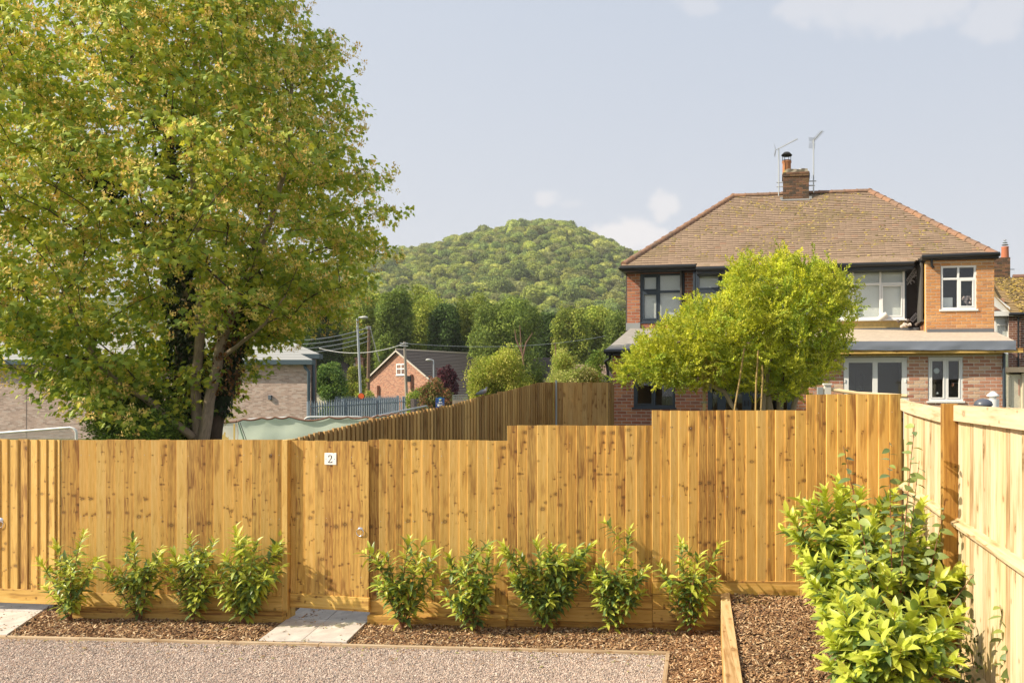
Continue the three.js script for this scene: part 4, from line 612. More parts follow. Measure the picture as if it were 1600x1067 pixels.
  const run1 = (A, B, name) => { const n = Math.round(A.distanceTo(B) / 0.41), d = B.clone().sub(A).normalize(); for (let i = 0; i < n; i++) { const m = part(roof, name, hipG, tileMats[Math.floor(r() * 3)]), p = A.clone().lerp(B, (i + 0.5) / n); m.position.copy(p).add(V(0, -0.015, 0)); const side = d.clone().cross(V(0, 1, 0)).normalize(), up = side.clone().cross(d); m.setRotationFromMatrix(new THREE.Matrix4().makeBasis(up, d, up.clone().cross(d))); m.rotation.z += rr(r, -0.012, 0.012); } };
  run1(eL.clone().add(V(0.05, 0.04, -0.05)), rL, 'hip_tile'); run1(eR.clone().add(V(-0.05, 0.04, -0.05)), rR, 'hip_tile'); run1(rL, rR, 'ridge_tile');
  // chimney
  const cz = zr + 0.42, x0 = h(1223.5, 290, cz).x, x1 = h(1264.5, 290, cz).x, y0 = h(1240, 313, cz).y, y1 = h(1240, 276, cz).y, ch = sub(o, 'chimney');
  part(ch, 'core', span(x0 + 0.012, x1 - 0.012, y0 - 0.6, y1, cz - 0.75, cz - 0.012), mortar.grey);
  { const r2 = rng(12), W = x1 - x0; let row = 0; for (let y = y0 - 0.3; y < y1 + 0.13; y += 0.075, row++) { const out = y > y1 - 0.02 ? 0.03 : 0, nb = row % 2 ? [0.25, 0.25, 0.25, 0.25] : [0.125, 0.25, 0.25, 0.25, 0.125]; let f = 0; for (const k of nb) { part(ch, 'brick', rbox(W * k - 0.01, 0.065, 0.11, 0.004), palChim[Math.floor(r2() * 5)].m).position.set(x0 + (f + k / 2) * W, y + 0.033, cz - 0.055 + out); f += k; } for (const s of [-1, 1]) for (let j = 0; j < 3; j++) part(ch, 'brick', rbox(0.1, 0.065, 0.2, 0.004), palChim[Math.floor(r2() * 5)].m).position.set(s < 0 ? x0 + 0.05 - out : x1 - 0.05 + out, y + 0.033, cz - 0.23 - j * 0.21); } 
    const g = new THREE.BoxGeometry(W + 0.02, 0.16, 0.78, 14, 3, 10), p = g.attributes.position; for (let i = 0; i < p.count; i++) { const up = p.getY(i) > 0 ? 1 : 0; p.setXYZ(i, p.getX(i) * (1 - 0.14 * up) + 0.03 * (n2(p.getX(i) * 9, p.getZ(i) * 9, 2, 2) - 0.5), p.getY(i) + 0.07 * (n2(p.getX(i) * 7, p.getZ(i) * 7, 3, 3) - 0.5), p.getZ(i) * (1 - 0.1 * up)); } g.computeVertexNormals(); g.translate((x0 + x1) / 2, y1 + 0.19, cz - 0.38);
    const cl = []; for (let i = 0; i < p.count; i++) { const q2 = n2(p.getX(i) * 5, p.getY(i) * 5 + p.getZ(i) * 3, 6, 3); cl.push(...(q2 > 0.56 ? [0.42, 0.32, 0.05] : q2 < 0.42 ? [0.1, 0.085, 0.06] : [0.3, 0.26, 0.2])); } g.setAttribute('color', new THREE.Float32BufferAttribute(cl, 3)); part(ch, 'flaunching', g, mat([1, 1, 1], 1, { vertexColors: true }));
    part(ch, 'lead_flashing', merge([rspan(x0 - 0.05, x1 + 0.05, y0 - 0.12, y0 + 0.02, cz, cz + 0.12, 0.02), rspan(x0 - 0.1, x0 - 0.002, y0 - 0.1, y0 + 0.12, cz - 0.4, cz + 0.02), rspan(x1 + 0.002, x1 + 0.1, y0 - 0.1, y0 + 0.12, cz - 0.4, cz + 0.02)]), M.lead);
    const pp = h(1229.5, 262, cz - 0.35), pg = new THREE.LatheGeometry([[0.15, -0.25], [0.145, 0.12], [0.165, 0.14], [0.165, 0.19], [0.13, 0.2], [0.12, 0.1], [0, 0.05]].map((v) => new THREE.Vector2(...v)), 20).translate(pp.x, y1 + 0.45, pp.z); part(ch, 'chimney_pot', pg, M.terracotta);
    part(ch, 'cowl', merge([new THREE.LatheGeometry([[0, 0.12], [0.1, 0.09], [0.19, 0.0], [0.185, -0.02], [0, -0.01]].map((v) => new THREE.Vector2(...v)), 18).translate(pp.x, y1 + 0.86, pp.z).toNonIndexed(), ...[0, 1, 2, 3, 4, 5].map((i) => new THREE.CylinderGeometry(0.012, 0.012, 0.22, 6).translate(pp.x + 0.14 * Math.cos(i * 1.05), y1 + 0.75, pp.z + 0.14 * Math.sin(i * 1.05)).toNonIndexed()), new THREE.CylinderGeometry(0.16, 0.16, 0.03, 18).translate(pp.x, y1 + 0.65, pp.z).toNonIndexed()]), M.dark);
    const fp = h(1252, 266, cz - 0.35); part(ch, 'flue_cap', new THREE.CylinderGeometry(0.1, 0.1, 0.11, 18).translate(fp.x, y1 + 0.3, fp.z), M.steel); part(ch, 'aerial_bracket', merge([tube([V(x0 - 0.22, y1 - 0.15, cz - 0.1), V(x1 + 0.25, y1 - 0.15, cz - 0.1)], 0.02, 6), tube([V(x0 - 0.22, y1 - 0.3, cz - 0.1), V(x1 + 0.2, y1 - 0.3, cz - 0.1)], 0.02, 6)]), M.galv); }
  // aerials: a mast, a mesh reflector and a boom of short rods
  function aerial(px, py0, py1, dir, label) {
    const a = h(px, py0, cz - 0.1), b = h(px, py1, cz - 0.1), t = thing('tv_aerial', label, 'aerial', HF.world(a.x, a.y, a.z), HF.turn, 'television aerials on the chimney'), H = b.y - a.y; part(t, 'mast', new THREE.CylinderGeometry(0.02, 0.022, H, 8).translate(0, H / 2, 0), M.galv);
    const hd = sub(t, 'antenna'); hd.position.set(0, H - 0.02, 0); const e = V(...dir).normalize(), boom = [tube([e.clone().multiplyScalar(-0.12), e.clone().multiplyScalar(0.72)], 0.014, 6)], s = e.clone().cross(V(0, 1, 0)).normalize(); for (let i = 0; i < 9; i++) boom.push(tube([e.clone().multiplyScalar(0.08 + i * 0.075).addScaledVector(s, -0.09), e.clone().multiplyScalar(0.08 + i * 0.075).addScaledVector(s, 0.09)], 0.006, 4)); part(hd, 'boom', merge(boom), M.galv);
    const ref = []; for (const k of [-1, 1]) for (let i = 0; i < 6; i++) { const y = k * (0.03 + i * 0.03), p = e.clone().multiplyScalar(-0.12 - i * 0.008); p.y += y; ref.push(tube([p.clone().addScaledVector(s, -0.16).addScaledVector(V(1, 0, 0), -0.04), p.clone().addScaledVector(s, 0.16).addScaledVector(V(1, 0, 0), 0.04)], 0.006, 4)); } part(hd, 'reflector', merge(ref), M.galv);
  }
  aerial(1217, 306, 231, [1, 0.36, 0.35], 'television aerial left of the chimney, its boom pointing right'); aerial(1271.5, 301, 219, [0.35, 0.14, 0.9], 'taller television aerial right of the chimney');
  // bricks: the nearest ones singly
  const all = [...L.map((l) => ({ ...l })), ...Lo.map((l) => ({ ...l, c: l.c + 6 })), ...Lp.map((l) => ({ ...l, c: l.c + 14 }))];
  all.forEach((l) => { const e = l.m.elements, w = HF.world(e[12], e[13], e[14]), px = CX + F * w.x / -w.z, py = HY - F * (w.y - EYE) / -w.z; l.big = (py > 648 ? -60 : 0) + (px > 1075 && px < 1330 && py < 640 ? -60 : 0) + (l.c >= 6 && l.c < 14 ? 8 : 0); });
  pieces(o, 'brick', 'brickwork', brickGeo, [...palRed, ...palOrange, ...palPink], mat([1, 1, 1], 0.9, { map: T.brickFace }), all, 300);
}
function extrudeQuad(p, t) { const [a, b, c, d] = p, n = b.clone().sub(a).cross(d.clone().sub(a)).normalize().multiplyScalar(t), q = [a, b, c, d].map((v) => v.clone().add(n)), g = new THREE.BufferGeometry(); g.setAttribute('position', new THREE.Float32BufferAttribute([...p, ...q].flatMap((v) => v.toArray()), 3)); g.setIndex([0, 1, 2, 0, 2, 3, 4, 6, 5, 4, 7, 6, 0, 5, 1, 0, 4, 5, 1, 6, 2, 1, 5, 6, 2, 7, 3, 2, 6, 7, 3, 4, 0, 3, 7, 4]); const o = g.toNonIndexed(); o.computeVertexNormals(); o.setAttribute('uv', new THREE.Float32BufferAttribute(new Float32Array(o.attributes.position.count * 2), 2)); return o; }
// ---------------------------------------------------------------- behind the fence: school, barriers, street, houses
// a small far roof slope: rows of tiles as long lapped strips between two edges
function tileRows(parent, A, B, C, D, gauge, m, seed) {   // A, B eaves; D, C ridge (D over A)
  const n = Math.max(3, Math.round(A.distanceTo(D) / gauge)), gs = [], r = rng(seed), nrm = B.clone().sub(A).cross(D.clone().sub(A)).normalize(); if (nrm.y < 0) nrm.negate();
  for (let i = 0; i < n; i++) { const a = A.clone().lerp(D, i / n), b = B.clone().lerp(C, i / n), c = B.clone().lerp(C, (i + 1.15) / n), d = A.clone().lerp(D, (i + 1.15) / n), k = nrm.clone().multiplyScalar(0.03 + r() * 0.012); gs.push(extrudeQuad([a.clone().add(k), b.clone().add(k), c, d], -0.03)); }
  const g = merge(gs); return part(parent, 'roof_slope', metreUV(g), m);
}
const roofDark = mat([0.062, 0.05, 0.047], 0.85, { map: T.grain }), roofBrown = mat([0.11, 0.085, 0.075], 0.9, { map: T.grain });
// gabled house: frame at the gable, local -z runs back along the ridge
function gableHouse(name, label, fr, half, eaves, apex, len, wallMat, roofMat, opt = {}) {
  const o = fr.put(thing(name, label, 'house')), sh = [[-half, opt.foot ?? 0], [half, opt.foot ?? 0], [half, eaves], [0, apex], [-half, eaves]];
  part(o, 'wall', metreUV(extrude(sh, len).translate(0, 0, -len)), wallMat);
  const ov = 0.35, k = (apex - eaves) / half, y0 = eaves - ov * k;
  for (const s of [-1, 1]) { const A = V(s * (half + ov), y0 + 0.06, 0.3), B = V(s * (half + ov), y0 + 0.06, -len - 0.2), C = V(0, apex + 0.08, -len - 0.2), D = V(0, apex + 0.08, 0.3); tileRows(o, A, B, C, D, 0.34, roofMat, 3); part(o, 'barge_board', extrudeQuad([V(s * (half + ov), y0 - 0.12, 0.31), V(0, apex - 0.1, 0.31), V(0, apex + 0.07, 0.31), V(s * (half + ov), y0 + 0.05, 0.31)], -0.03), opt.barge ?? mat([0.5, 0.46, 0.4], 0.8)); }
  part(o, 'ridge', tube([V(0, apex + 0.1, 0.3), V(0, apex + 0.1, -len - 0.2)], 0.1, 8), opt.ridge ?? roofMat);
  return o;
}
{   // the school building with its long brick wall
  const SF = new Frame(320, 42, 0.0), o = SF.put(thing('school_building', 'long pale brown brick building with pale metal roof behind the tree', 'building')), s = (px, py, z = 0) => SF.hit(px, py, z);
  const x0 = s(-260, 600).x, x1 = s(485, 600).x, top = s(400, 566).y, wm = mat([1, 1, 1], 0.92, { map: T.school });
  const prism = (pts, y0, y1) => { const g = extrude(pts.map(([x, z]) => [x, -z]), y1 - y0); g.rotateX(-Math.PI / 2); return metreUV(g.translate(0, y0, 0)); };   // the end walls run along the street, away to the left
  part(o, 'wall', prism([[x0, 0], [x1, 0], [s(470, 600, -14).x, -14], [x0, -14]], -0.2, top), wm);
  part(o, 'rear_block', prism([[x1 - 6, -3], [s(494, 560, -3).x, -3], [s(478, 560, -12).x, -12], [x1 - 6, -12]], -0.2, s(480, 553, -3).y), wm);
  const blue = mat([0.05, 0.085, 0.11], 0.5), zinc = mat([0.33, 0.33, 0.32], 0.7);
  const rowsOf = (A, B, C, D, n, name) => { for (let i = 0; i < n; i++) part(o, name, metreUV(extrudeQuad([A.clone().lerp(D, i / n), B.clone().lerp(C, i / n), B.clone().lerp(C, (i + 1) / n).add(V(0, -0.012, 0)), A.clone().lerp(D, (i + 1) / n).add(V(0, -0.012, 0))], -0.05)), zinc); };
  const a = s(-260, 563, 0.35), b = s(488, 567.5, 0.35); a.y = b.y = top + 0.12; rowsOf(a, b, s(400, 519, -7), s(-260, 519, -7), 12, 'roof_panel');
  const c = s(452, 550, -2.6), d = s(499, 553, -2.6); c.y = d.y; rowsOf(c, d, s(420, 519, -8), s(400, 519, -8), 6, 'roof_panel');
  part(o, 'fascia', metreUV(rspan(a.x, b.x, top - 0.14, top + 0.12, 0.02, 0.4)), blue); part(o, 'fascia', rspan(c.x, d.x, c.y - 0.28, c.y, -3, -2.5), blue);
  part(o, 'ridge_cap', tube([s(-260, 519, -7), s(410, 519, -7)], 0.07, 6), blue);
  for (const [px, z, t] of [[483, 0.1, 571], [490.5, -2.8, 560]]) { const p = s(px, t, z); part(o, 'downpipe', tube([V(p.x - 0.25, p.y + 0.05, z + 0.05), V(p.x - 0.2, p.y - 0.1, z + 0.1), V(p.x, p.y - 0.35, z + 0.1), V(p.x, 0, z + 0.1)], 0.085, 8), blue); }
  for (const px of [351.5, 40]) part(o, 'movement_joint', span(s(px, 600).x - 0.02, s(px, 600).x + 0.02, 0, top - 0.2, 0, 0.006), mat([0.2, 0.16, 0.14]));
  { const p = s(400, 585), q = s(422, 621); part(o, 'wall_vent', rbox(0.14, 0.14, 0.05, 0.01, p.x, p.y, 0.03), M.dark); part(o, 'wall_light', rbox(0.18, 0.26, 0.12, 0.02, q.x, q.y, 0.06), mat([0.12, 0.14, 0.17])); }
  { const p = s(430, 524, -8); part(o, 'roof_vent', tube([p.clone().setY(p.y - 0.6), p.clone().setY(p.y + 0.3)], 0.13, 10), M.white); }
}
{   // goal frame with its net
  const d = 24, A = at(-60, 681, d), B = at(108, 668, d), C = at(118, 676, d), r = 0.036, o = thing('football_goal', 'white tubular football goal with netting at the far left', 'goal', [C.x, 0, C.z]), L = (p) => V(p.x - C.x, p.y, p.z - C.z);
  const top = tube([L(A), L(B), L(at(113.5, 669.5, d)), L(at(117, 673, d)), L(C), V(0.02, 0.1, 0)], r, 10); part(o, 'frame', top, M.white);
  const gs = []; for (let i = 0; i < 70; i++) { const k = i / 70, p = L(A).lerp(L(B), k), q = V(p.x + 0.1, 0.12, p.z - 1.1); gs.push(tube([p, q], 0.007, 3)); } for (let j = 1; j < 14; j++) { const k = j / 14, p = L(A).lerp(V(L(A).x, 0.12, L(A).z - 1.1), k), q = L(B).lerp(V(L(B).x, 0.12, L(B).z - 1.1), k); gs.push(tube([p, q], 0.006, 3)); } const n = part(o, 'net', merge(gs), mat([0.6, 0.6, 0.6], 0.9)); n.userData.kind = 'stuff';
}
// site barriers hung with pale green sheeting
const tubeBar = (o, P, r = 0.035) => { const pts = []; for (let i = 0; i < P.length; i++) { if (i === 0 || i === P.length - 1) { pts.push(P[i]); continue; } const a = P[i].clone().lerp(P[i - 1], Math.min(0.45, 0.25 / P[i].distanceTo(P[i - 1]))), b = P[i].clone().lerp(P[i + 1], Math.min(0.45, 0.25 / P[i].distanceTo(P[i + 1]))); for (let k = 0; k <= 5; k++) { const t = k / 5; pts.push(a.clone().lerp(P[i], t).lerp(P[i].clone().lerp(b, t), t)); } } return part(o, 'tube_frame', tube(pts, r, 8), M.galv); };
{
  const d = 23, mk = (pts, name, label) => { const o = thing(name, label, 'barrier', [0, 0, 0]), P = pts.map(([x, y, dd]) => at(x, y, dd ?? d)), c = P[0].clone().setY(0); o.position.copy(c); tubeBar(o, P.map((p) => p.clone().sub(c))); return o; };
  mk([[381, 720], [377, 656], [463, 651.5], [467, 720]], 'site_barrier', 'left round-topped tubular barrier showing above the green sheeting'); mk([[472, 720], [473, 651.5], [571, 651.5], [572, 720]], 'site_barrier', 'middle round-topped tubular barrier in front of the palisade'); mk([[577, 720], [579, 652, 23.5], [668, 634, 30], [669, 680, 30]], 'site_barrier', 'right tubular barrier receding behind the batten fence');
  const sheet2 = (name, label, cat, px0, px1, topFn, dd, m, hem) => { const n = 60, o = thing(name, label, cat, at((px0 + px1) / 2, 618, dd).setY(0)), pos = [], idx = [], uv = [], tp = [], w = 10; for (let i = 0; i <= n; i++) { const px = lerp(px0, px1, i / n), t = at(px, topFn(px), dd), ty = t.y; for (let j = 0; j <= w; j++) { const k = j / w; pos.push(t.x - o.position.x, lerp(ty, 0.05, k), 0.022 * Math.sin(px * 0.11 + k * 2) * (0.4 + k) + 0.02 * Math.sin(k * 18 + px * 0.02)); uv.push((px - px0) / (px1 - px0), 1 - k); } tp.push(V(t.x - o.position.x, ty + 0.012, 0.03)); } for (let i = 0; i < n; i++) for (let j = 0; j < w; j++) { const q = i * (w + 1) + j; idx.push(q, q + 1, q + w + 1, q + w + 1, q + 1, q + w + 2); } const g = new THREE.BufferGeometry(); g.setAttribute('position', new THREE.Float32BufferAttribute(pos, 3)); g.setAttribute('uv', new THREE.Float32BufferAttribute(uv, 2)); g.setIndex(idx); g.computeVertexNormals(); part(o, 'sheet', g, m); part(o, 'hem', tube(tp, 0.028, 6), hem); return o; };
  const scal = (px) => { const k = [352, 380, 410, 430, 452, 515, 543, 572, 590, 600, 612, 625]; let y = 655; for (let i = 0; i < k.length - 1; i++) if (px >= k[i] && px <= k[i + 1]) { const t = (px - k[i]) / (k[i + 1] - k[i]); y = lerp(polyAt([[352, 659], [400, 653.5], [452, 651.5], [515, 652], [572, 652], [625, 645]], px), 0, 0) + (k[i + 1] - k[i] > 50 ? 6 : 2.6) * Math.sin(t * Math.PI); } return y; };
  const mint = leafMat([0.78, 0.88, 0.78], 1, 0.5), brown = mat([0.2, 0.1, 0.07], 0.8);
  sheet2('debris_netting', 'pale mint green sheeting scalloped along a brown hem', 'sheeting', 371, 624, scal, 22.85, mint, brown);
  const o = sheet2('banner', 'white banner edged in yellow with a yellow crown emblem', 'banner', 318, 370, (px) => lerp(663, 659.5, (px - 318) / 52), 22.4, leafMat([0.9, 0.88, 0.82], 1, 0.45), brown);
  const yel = mat([0.66, 0.48, 0.17], 0.8), c = at(346, 681, 22.32), C = (px, py) => [(px - 346) * 22.32 / F, -(py - 681) * 22.32 / F], crown = extrude([[337, 687], [336, 684], [340, 681.5], [339, 676], [341, 675.5], [343, 680], [344.5, 678], [345, 673.5], [346.5, 673.5], [347, 678.5], [349, 680], [351, 675], [353, 675.5], [352.5, 681], [356, 684], [357, 682], [358, 687], [352, 688], [346, 685.5], [341, 687]].map((p) => C(...p)), 0.008);
  const e = part(o, 'crown_emblem', crown, yel); e.position.set(c.x - o.position.x, c.y, 0.12);
  const q0 = at(368.5, 662, 22.4), q1 = at(368.5, 720, 22.4); part(o, 'yellow_border', merge([rbox(0.05, q0.y - 0.05, 0.01, 0.003, q0.x - o.position.x, (q0.y + 0.05) / 2, 0.11)]), yel);
  const ro = thing('sheeting_strut', 'green diagonal strut bracing the sheeting beside the white banner', 'strut', at(372, 660, 22.6).setY(0)); { const L = (px, py) => at(px, py, 22.6).sub(ro.position); part(ro, 'strut_tube', tube([L(371, 660), L(381, 690)], 0.022, 6), mat([0.3, 0.42, 0.34])); part(ro, 'cord', tube([L(374, 660), L(385, 690)], 0.01, 5), M.dark); }
}
{   // palisade fence: every pale a part
  const mk = (d0, d1, px0, px1, t0, t1, label, seed) => { const A = at(px0, t0, d0), B = at(px1, t1, d1), o = thing('palisade_fence', label, 'fence', [A.x, 0, A.z]), D = B.clone().sub(A).setY(0), L = D.length(), ang = Math.atan2(-D.z, D.x); o.rotation.y = ang; const r = rng(seed), g = merge([extrude([[-0.034, 0], [0.034, 0], [0.034, 0.93], [0, 1], [-0.034, 0.93]], 0.004, 0), bx(0.008, 0.93, 0.03, -0.03, 0.465, 0.015), bx(0.008, 0.93, 0.03, 0.03, 0.465, 0.015)]), m = mat([0.30, 0.36, 0.43], 0.5, { metalness: 0.2 }); const n = Math.round(L / 0.135);
    for (let i = 0; i <= n; i++) { const k = i / n, p = part(o, 'pale', g, m); p.position.set(k * L, 0.05, 0.03); p.scale.set(1, lerp(A.y, B.y, k) - 0.05 + rr(r, -0.01, 0.01), 1); }
    for (const y of [0.5, 1.0]) { const t = (q) => lerp(A.y, B.y, q) * (y === 1 ? 1 : 0.35) - (y === 1 ? 0.3 : 0); part(o, 'rail', tube([V(0, t(0), 0), V(L, t(1), 0)], 0.028, 4), m); } for (let x = 0; x <= L + 0.01; x += L / 3) part(o, 'post', rspan(x - 0.05, x + 0.05, 0, lerp(A.y, B.y, x / L) - 0.05, -0.1, -0.02), mat([0.22, 0.27, 0.33], 0.5, { metalness: 0.2 })); };
  mk(36, 41, 482, 631, 625.5, 618, 'blue grey steel palisade fence beside the school wall', 5); mk(44, 52, 526, 622, 618.5, 617, 'farther run of blue grey palisade fence behind the first', 6);
}
{   // lamps, poles and wires
  const lamp = (px, py, pxb, d, arm, label, r = 0.08) => { const b = at(pxb, 650, d).setY(0), t = at(px, py, d), o = thing('street_lamp', label, 'street lamp', b), T2 = t.clone().sub(b); part(o, 'column', tube([V(0, 0, 0), T2.clone().multiplyScalar(0.25), T2.clone().multiplyScalar(0.26), T2], [r * 1.4, r * 1.35, r, r * 0.75], 10), M.galv); const dir = Math.sign(arm), l = Math.abs(arm); part(o, 'bracket', tube([T2, T2.clone().add(V(dir * l * 0.4, 0.06, 0))], r * 0.6, 8), M.galv); part(o, 'lantern', new THREE.SphereGeometry(1, 14, 8).scale(l * 0.38, 0.09, 0.16).translate(T2.x + dir * l * 0.66, T2.y + 0.03, T2.z), mat([0.5, 0.5, 0.48], 0.5)); return o; };
  const l1 = lamp(557.5, 497, 566, 45, 0.62, 'tall grey street lamp standing behind the palisade fence');
  { const p = at(564, 619, 44.6), o = thing('round_sign', 'round orange disc with a dark rim on the street lamp column', 'sign', p); part(o, 'disc', new THREE.CylinderGeometry(0.17, 0.17, 0.03, 26).rotateX(Math.PI / 2).translate(0, 0, 0.02), mat([0.75, 0.12, 0.02], 0.4)); part(o, 'rim', new THREE.TorusGeometry(0.18, 0.02, 8, 26), M.dark); part(o, 'bracket', bx(0.06, 0.2, 0.16, 0, 0, -0.08), M.galv); }
  lamp(677, 563, 677.5, 55, -0.55, 'short slim street lamp in front of the purple tree', 0.06); 
  const pole = (px, py, pxb, d, label, r, pc = [0.22, 0.14, 0.09]) => { const b = at(pxb, 650, d).setY(0), t = at(px, py, d), o = thing('telegraph_pole', label, 'telegraph pole', b), T2 = t.clone().sub(b); part(o, 'trunk', tube([V(0, 0, 0), T2], [r * 1.25, r * 0.85], 10), mat(pc, 0.9, { map: T.grain })); const a = []; for (let i = 0; i < 4; i++) a.push(bx(0.5, 0.05, 0.06, T2.x, T2.y - 0.1 - i * 0.16, r)); part(o, 'insulator_rack', merge(a.slice(0, 2)), M.galv); return [o, t]; };
  const [p1, t1] = pole(576, 509, 574, 70, 'brown wooden telegraph pole with a yellow band', 0.145); part(p1, 'yellow_band', new THREE.CylinderGeometry(0.2, 0.2, 0.28, 12).translate(0, at(575, 594, 70).y, 0), mat([0.7, 0.6, 0.1]));
  const [p2, t2] = pole(631.5, 534, 637, 48, 'thin weathered telegraph pole in front of the brick gable', 0.09, [0.42, 0.37, 0.3]); part(p2, 'junction_box', rbox(0.2, 0.38, 0.16, 0.02, 0.12, at(637, 592, 48).y, 0.14), M.dark);
  pole(919, 540, 919.5, 90, 'distant pole with crossarms seen above the shrubs', 0.14, [0.5, 0.45, 0.38]); pole(753 - 0, 549, 753, 88, 'distant stub of a pole above the yellow green shrub', 0.1, [0.5, 0.46, 0.4]);
  const wire = (a, b, sag, r, label, grp, m) => { const o = thing('overhead_wire', label, 'wire', a, 0, grp), pts = []; for (let i = 0; i <= 16; i++) { const t = i / 16; pts.push(a.clone().lerp(b, t).sub(a).add(V(0, -sag * 4 * t * (1 - t), 0))); } part(o, 'cable', tube(pts, r, 5), m ?? mat([0.5, 0.52, 0.52], 0.6)); };
  const far = [[438, 532], [436, 538], [434, 545], [436, 551]]; far.forEach(([x, y], i) => wire(t1.clone().add(V(0, -0.12 - i * 0.42, 0)), at(x, y, 58), 0.35, 0.03, ['topmost', 'second from the top', 'third from the top', 'lowest'][i] + ' of the four pale wires fanning left from the brown pole', 'wires from the brown telegraph pole'));
  wire(t2.clone().add(V(0, -0.12, 0)), at(498, 544, 52), 0.45, 0.022, 'wire sagging left from the weathered pole'); wire(t2.clone().add(V(0, -0.1, 0)), at(945, 525, 66), 0.5, 0.014, 'thin wire running right from the weathered pole');
  wire(t1.clone().add(V(0.1, -0.2, 0)), at(592, 565, 72), 0, 0.045, 'pale stay wire leaning down from the brown pole');
}
{   // houses of the street
  const red = mat([1, 1, 1], 0.9, { map: T.redBrick }), BF = new Frame(622, 75, 0.72);
  const b = gableHouse('brick_house', 'red brick house with a wide gable, white window and dark tiled roof', BF, 7.7, 2.7, BF.hit(622, 548).y, 8.4, red, roofDark, { ridge: mat([0.45, 0.38, 0.3]) });
  win(b, BF, 618.5, 634, 568.5, 586, 0.03, { cols: [0.5], rows: [0.55], w: 0.12, back: 'blind' });
  for (const [px, py] of [[590, 607], [642, 590]]) { const p = BF.hit(px, py, 0.05); part(b, 'flue', bx(0.4, 1.4, 0.3, p.x, p.y - 0.4, 0.15), red); }
  const OF = new Frame(583, 95, 0.5); gableHouse('brick_house', 'small orange brick gable showing between the telegraph pole and the wide gable', OF, 3.4, OF.hit(600, 577).y, OF.hit(582, 563.5).y, 9, mat([0.9, 0.62, 0.34], 0.9, { map: T.redBrick }), roofDark);
  // hipped roof left of the lamp, with its chimney
  const hip = (name, label, px0, px1, d, tEave, tRidge, r0, r1, m) => { const o = thing(name, label, 'house', at((px0 + px1) / 2, 618, d).setY(0)), L = (px, py, dd) => at(px, py, dd).sub(o.position), a = L(px0, tEave, d), bb = L(px1, tEave, d), c = L(r1, tRidge, d + 4), e = L(r0, tRidge, d + 4); bb.y = a.y; c.y = e.y; const ba = a.clone().add(V(0, 0, -8)), b2 = bb.clone().add(V(0, 0, -8)); tileRows(o, a, bb, c, e, 0.36, m, 4); tileRows(o, bb, b2, c, c.clone(), 0.36, m, 5); tileRows(o, b2, ba, e, c, 0.36, m, 6); tileRows(o, ba, a, e.clone(), e, 0.36, m, 7); part(o, 'wall', metreUV(span(a.x + 0.4, bb.x - 0.4, 0, a.y, -7.6, -0.4)), mat([0.6, 0.55, 0.42], 0.9)); return o; };
  const h1 = hip('bungalow', 'dark hipped roof behind the round green bush', 470, 556, 85, 606, 565.5, 490, 541, roofBrown); { const p = at(563, 562, 88).sub(h1.position), q = at(554, 572, 88).sub(h1.position); part(h1, 'chimney', merge([rspan(p.x - 0.42, p.x + 0.42, p.y - 2.2, p.y + 0.15, p.z - 0.4, p.z + 0.4), rspan(p.x - 0.5, p.x + 0.5, p.y + 0.02, p.y + 0.2, p.z - 0.48, p.z + 0.48)]), red); part(h1, 'chimney_pot', new THREE.CylinderGeometry(0.14, 0.16, 0.5, 10).translate(p.x, p.y + 0.4, p.z), M.terracotta); part(h1, 'flue', bx(0.22, 1.5, 0.22, q.x, q.y - 0.4, q.z), mat([0.5, 0.46, 0.36])); }
  hip('bungalow', 'low dark tiled roof right of the yellow green shrub', 790, 905, 80, 590, 559, 800, 866, roofBrown); hip('bungalow', 'low pinkish roof half hidden behind the sapling', 880, 950, 70, 588, 570, 885, 945, mat([0.3, 0.2, 0.16], 0.9));
  // neighbour at the right edge
  const NF = new Frame(1580, 30, 0.145), n = NF.put(thing('brick_house', 'neighbouring dark brick house at the right edge with lichened roof', 'house')), q = (px, py, z = 0) => NF.hit(px, py, z), L = [];
  const wl = q(1577, 540).x, wr = q(1680, 540).x, wt = q(1590, 488).y; wallBricks(n, wl, wr, 1.0, wt, 0, [], L, 4, 77, mat([0.6, 0.52, 0.46], 0.9)); pieces(n, 'brick', 'brickwork', brickGeo, palDark, mat([1, 1, 1], 0.9), L, 220);
  part(n, 'wall', metreUV(span(q(1546, 540).x, wl - 0.002, 1, q(1560, 463).y, -5, -0.6)), red); part(n, 'gable', extrude([[q(1546, 480).x, q(1550, 492, -0.3).y], [wl, q(1550, 492, -0.3).y], [q(1546, 470).x, q(1550, 462, -0.3).y]], 0.1).translate(0, 0, -0.55), red);
  part(n, 'white_board', rspan(q(1550, 490).x, wl + 0.35, q(1560, 495, -0.2).y, q(1560, 487.5, -0.2).y, -0.3, 0.12), M.white); { const a = q(1551, 463, 0.1), b2 = q(1579, 489, 0.1), t = q(1551, 476, 0.1); part(n, 'barge_board', extrudeQuad([V(a.x, t.y, 0.1), V(b2.x, b2.y - 0.12, 0.1), V(b2.x, b2.y + 0.22, 0.1), V(a.x, a.y + 0.1, 0.1)], -0.03), M.white); }
  win(n, NF, 1555, 1577, 496, 530, -0.25, { rows: [0.66], w: 0.06, back: 'blind' });
  const A = q(1551, 460, 0.2), B = q(1700, 489, 0.3), C = q(1700, 432, -4), D = q(1548, 432, -4); const b3 = q(1581, 489, 0.3); B.y = b3.y; tileRows(n, b3, B, C, V(b3.x, C.y, C.z), 0.2, mat([0.36, 0.25, 0.12], 0.95, { map: T.grain }), 8);
  { const g = new THREE.BufferGeometry(), p = [A, b3, V(b3.x, C.y, C.z), V(D.x, C.y, D.z)]; tileRows(n, A, b3, V(b3.x, C.y, C.z), V(D.x, C.y, D.z), 0.2, mat([0.36, 0.25, 0.12], 0.95, { map: T.grain }), 9); }
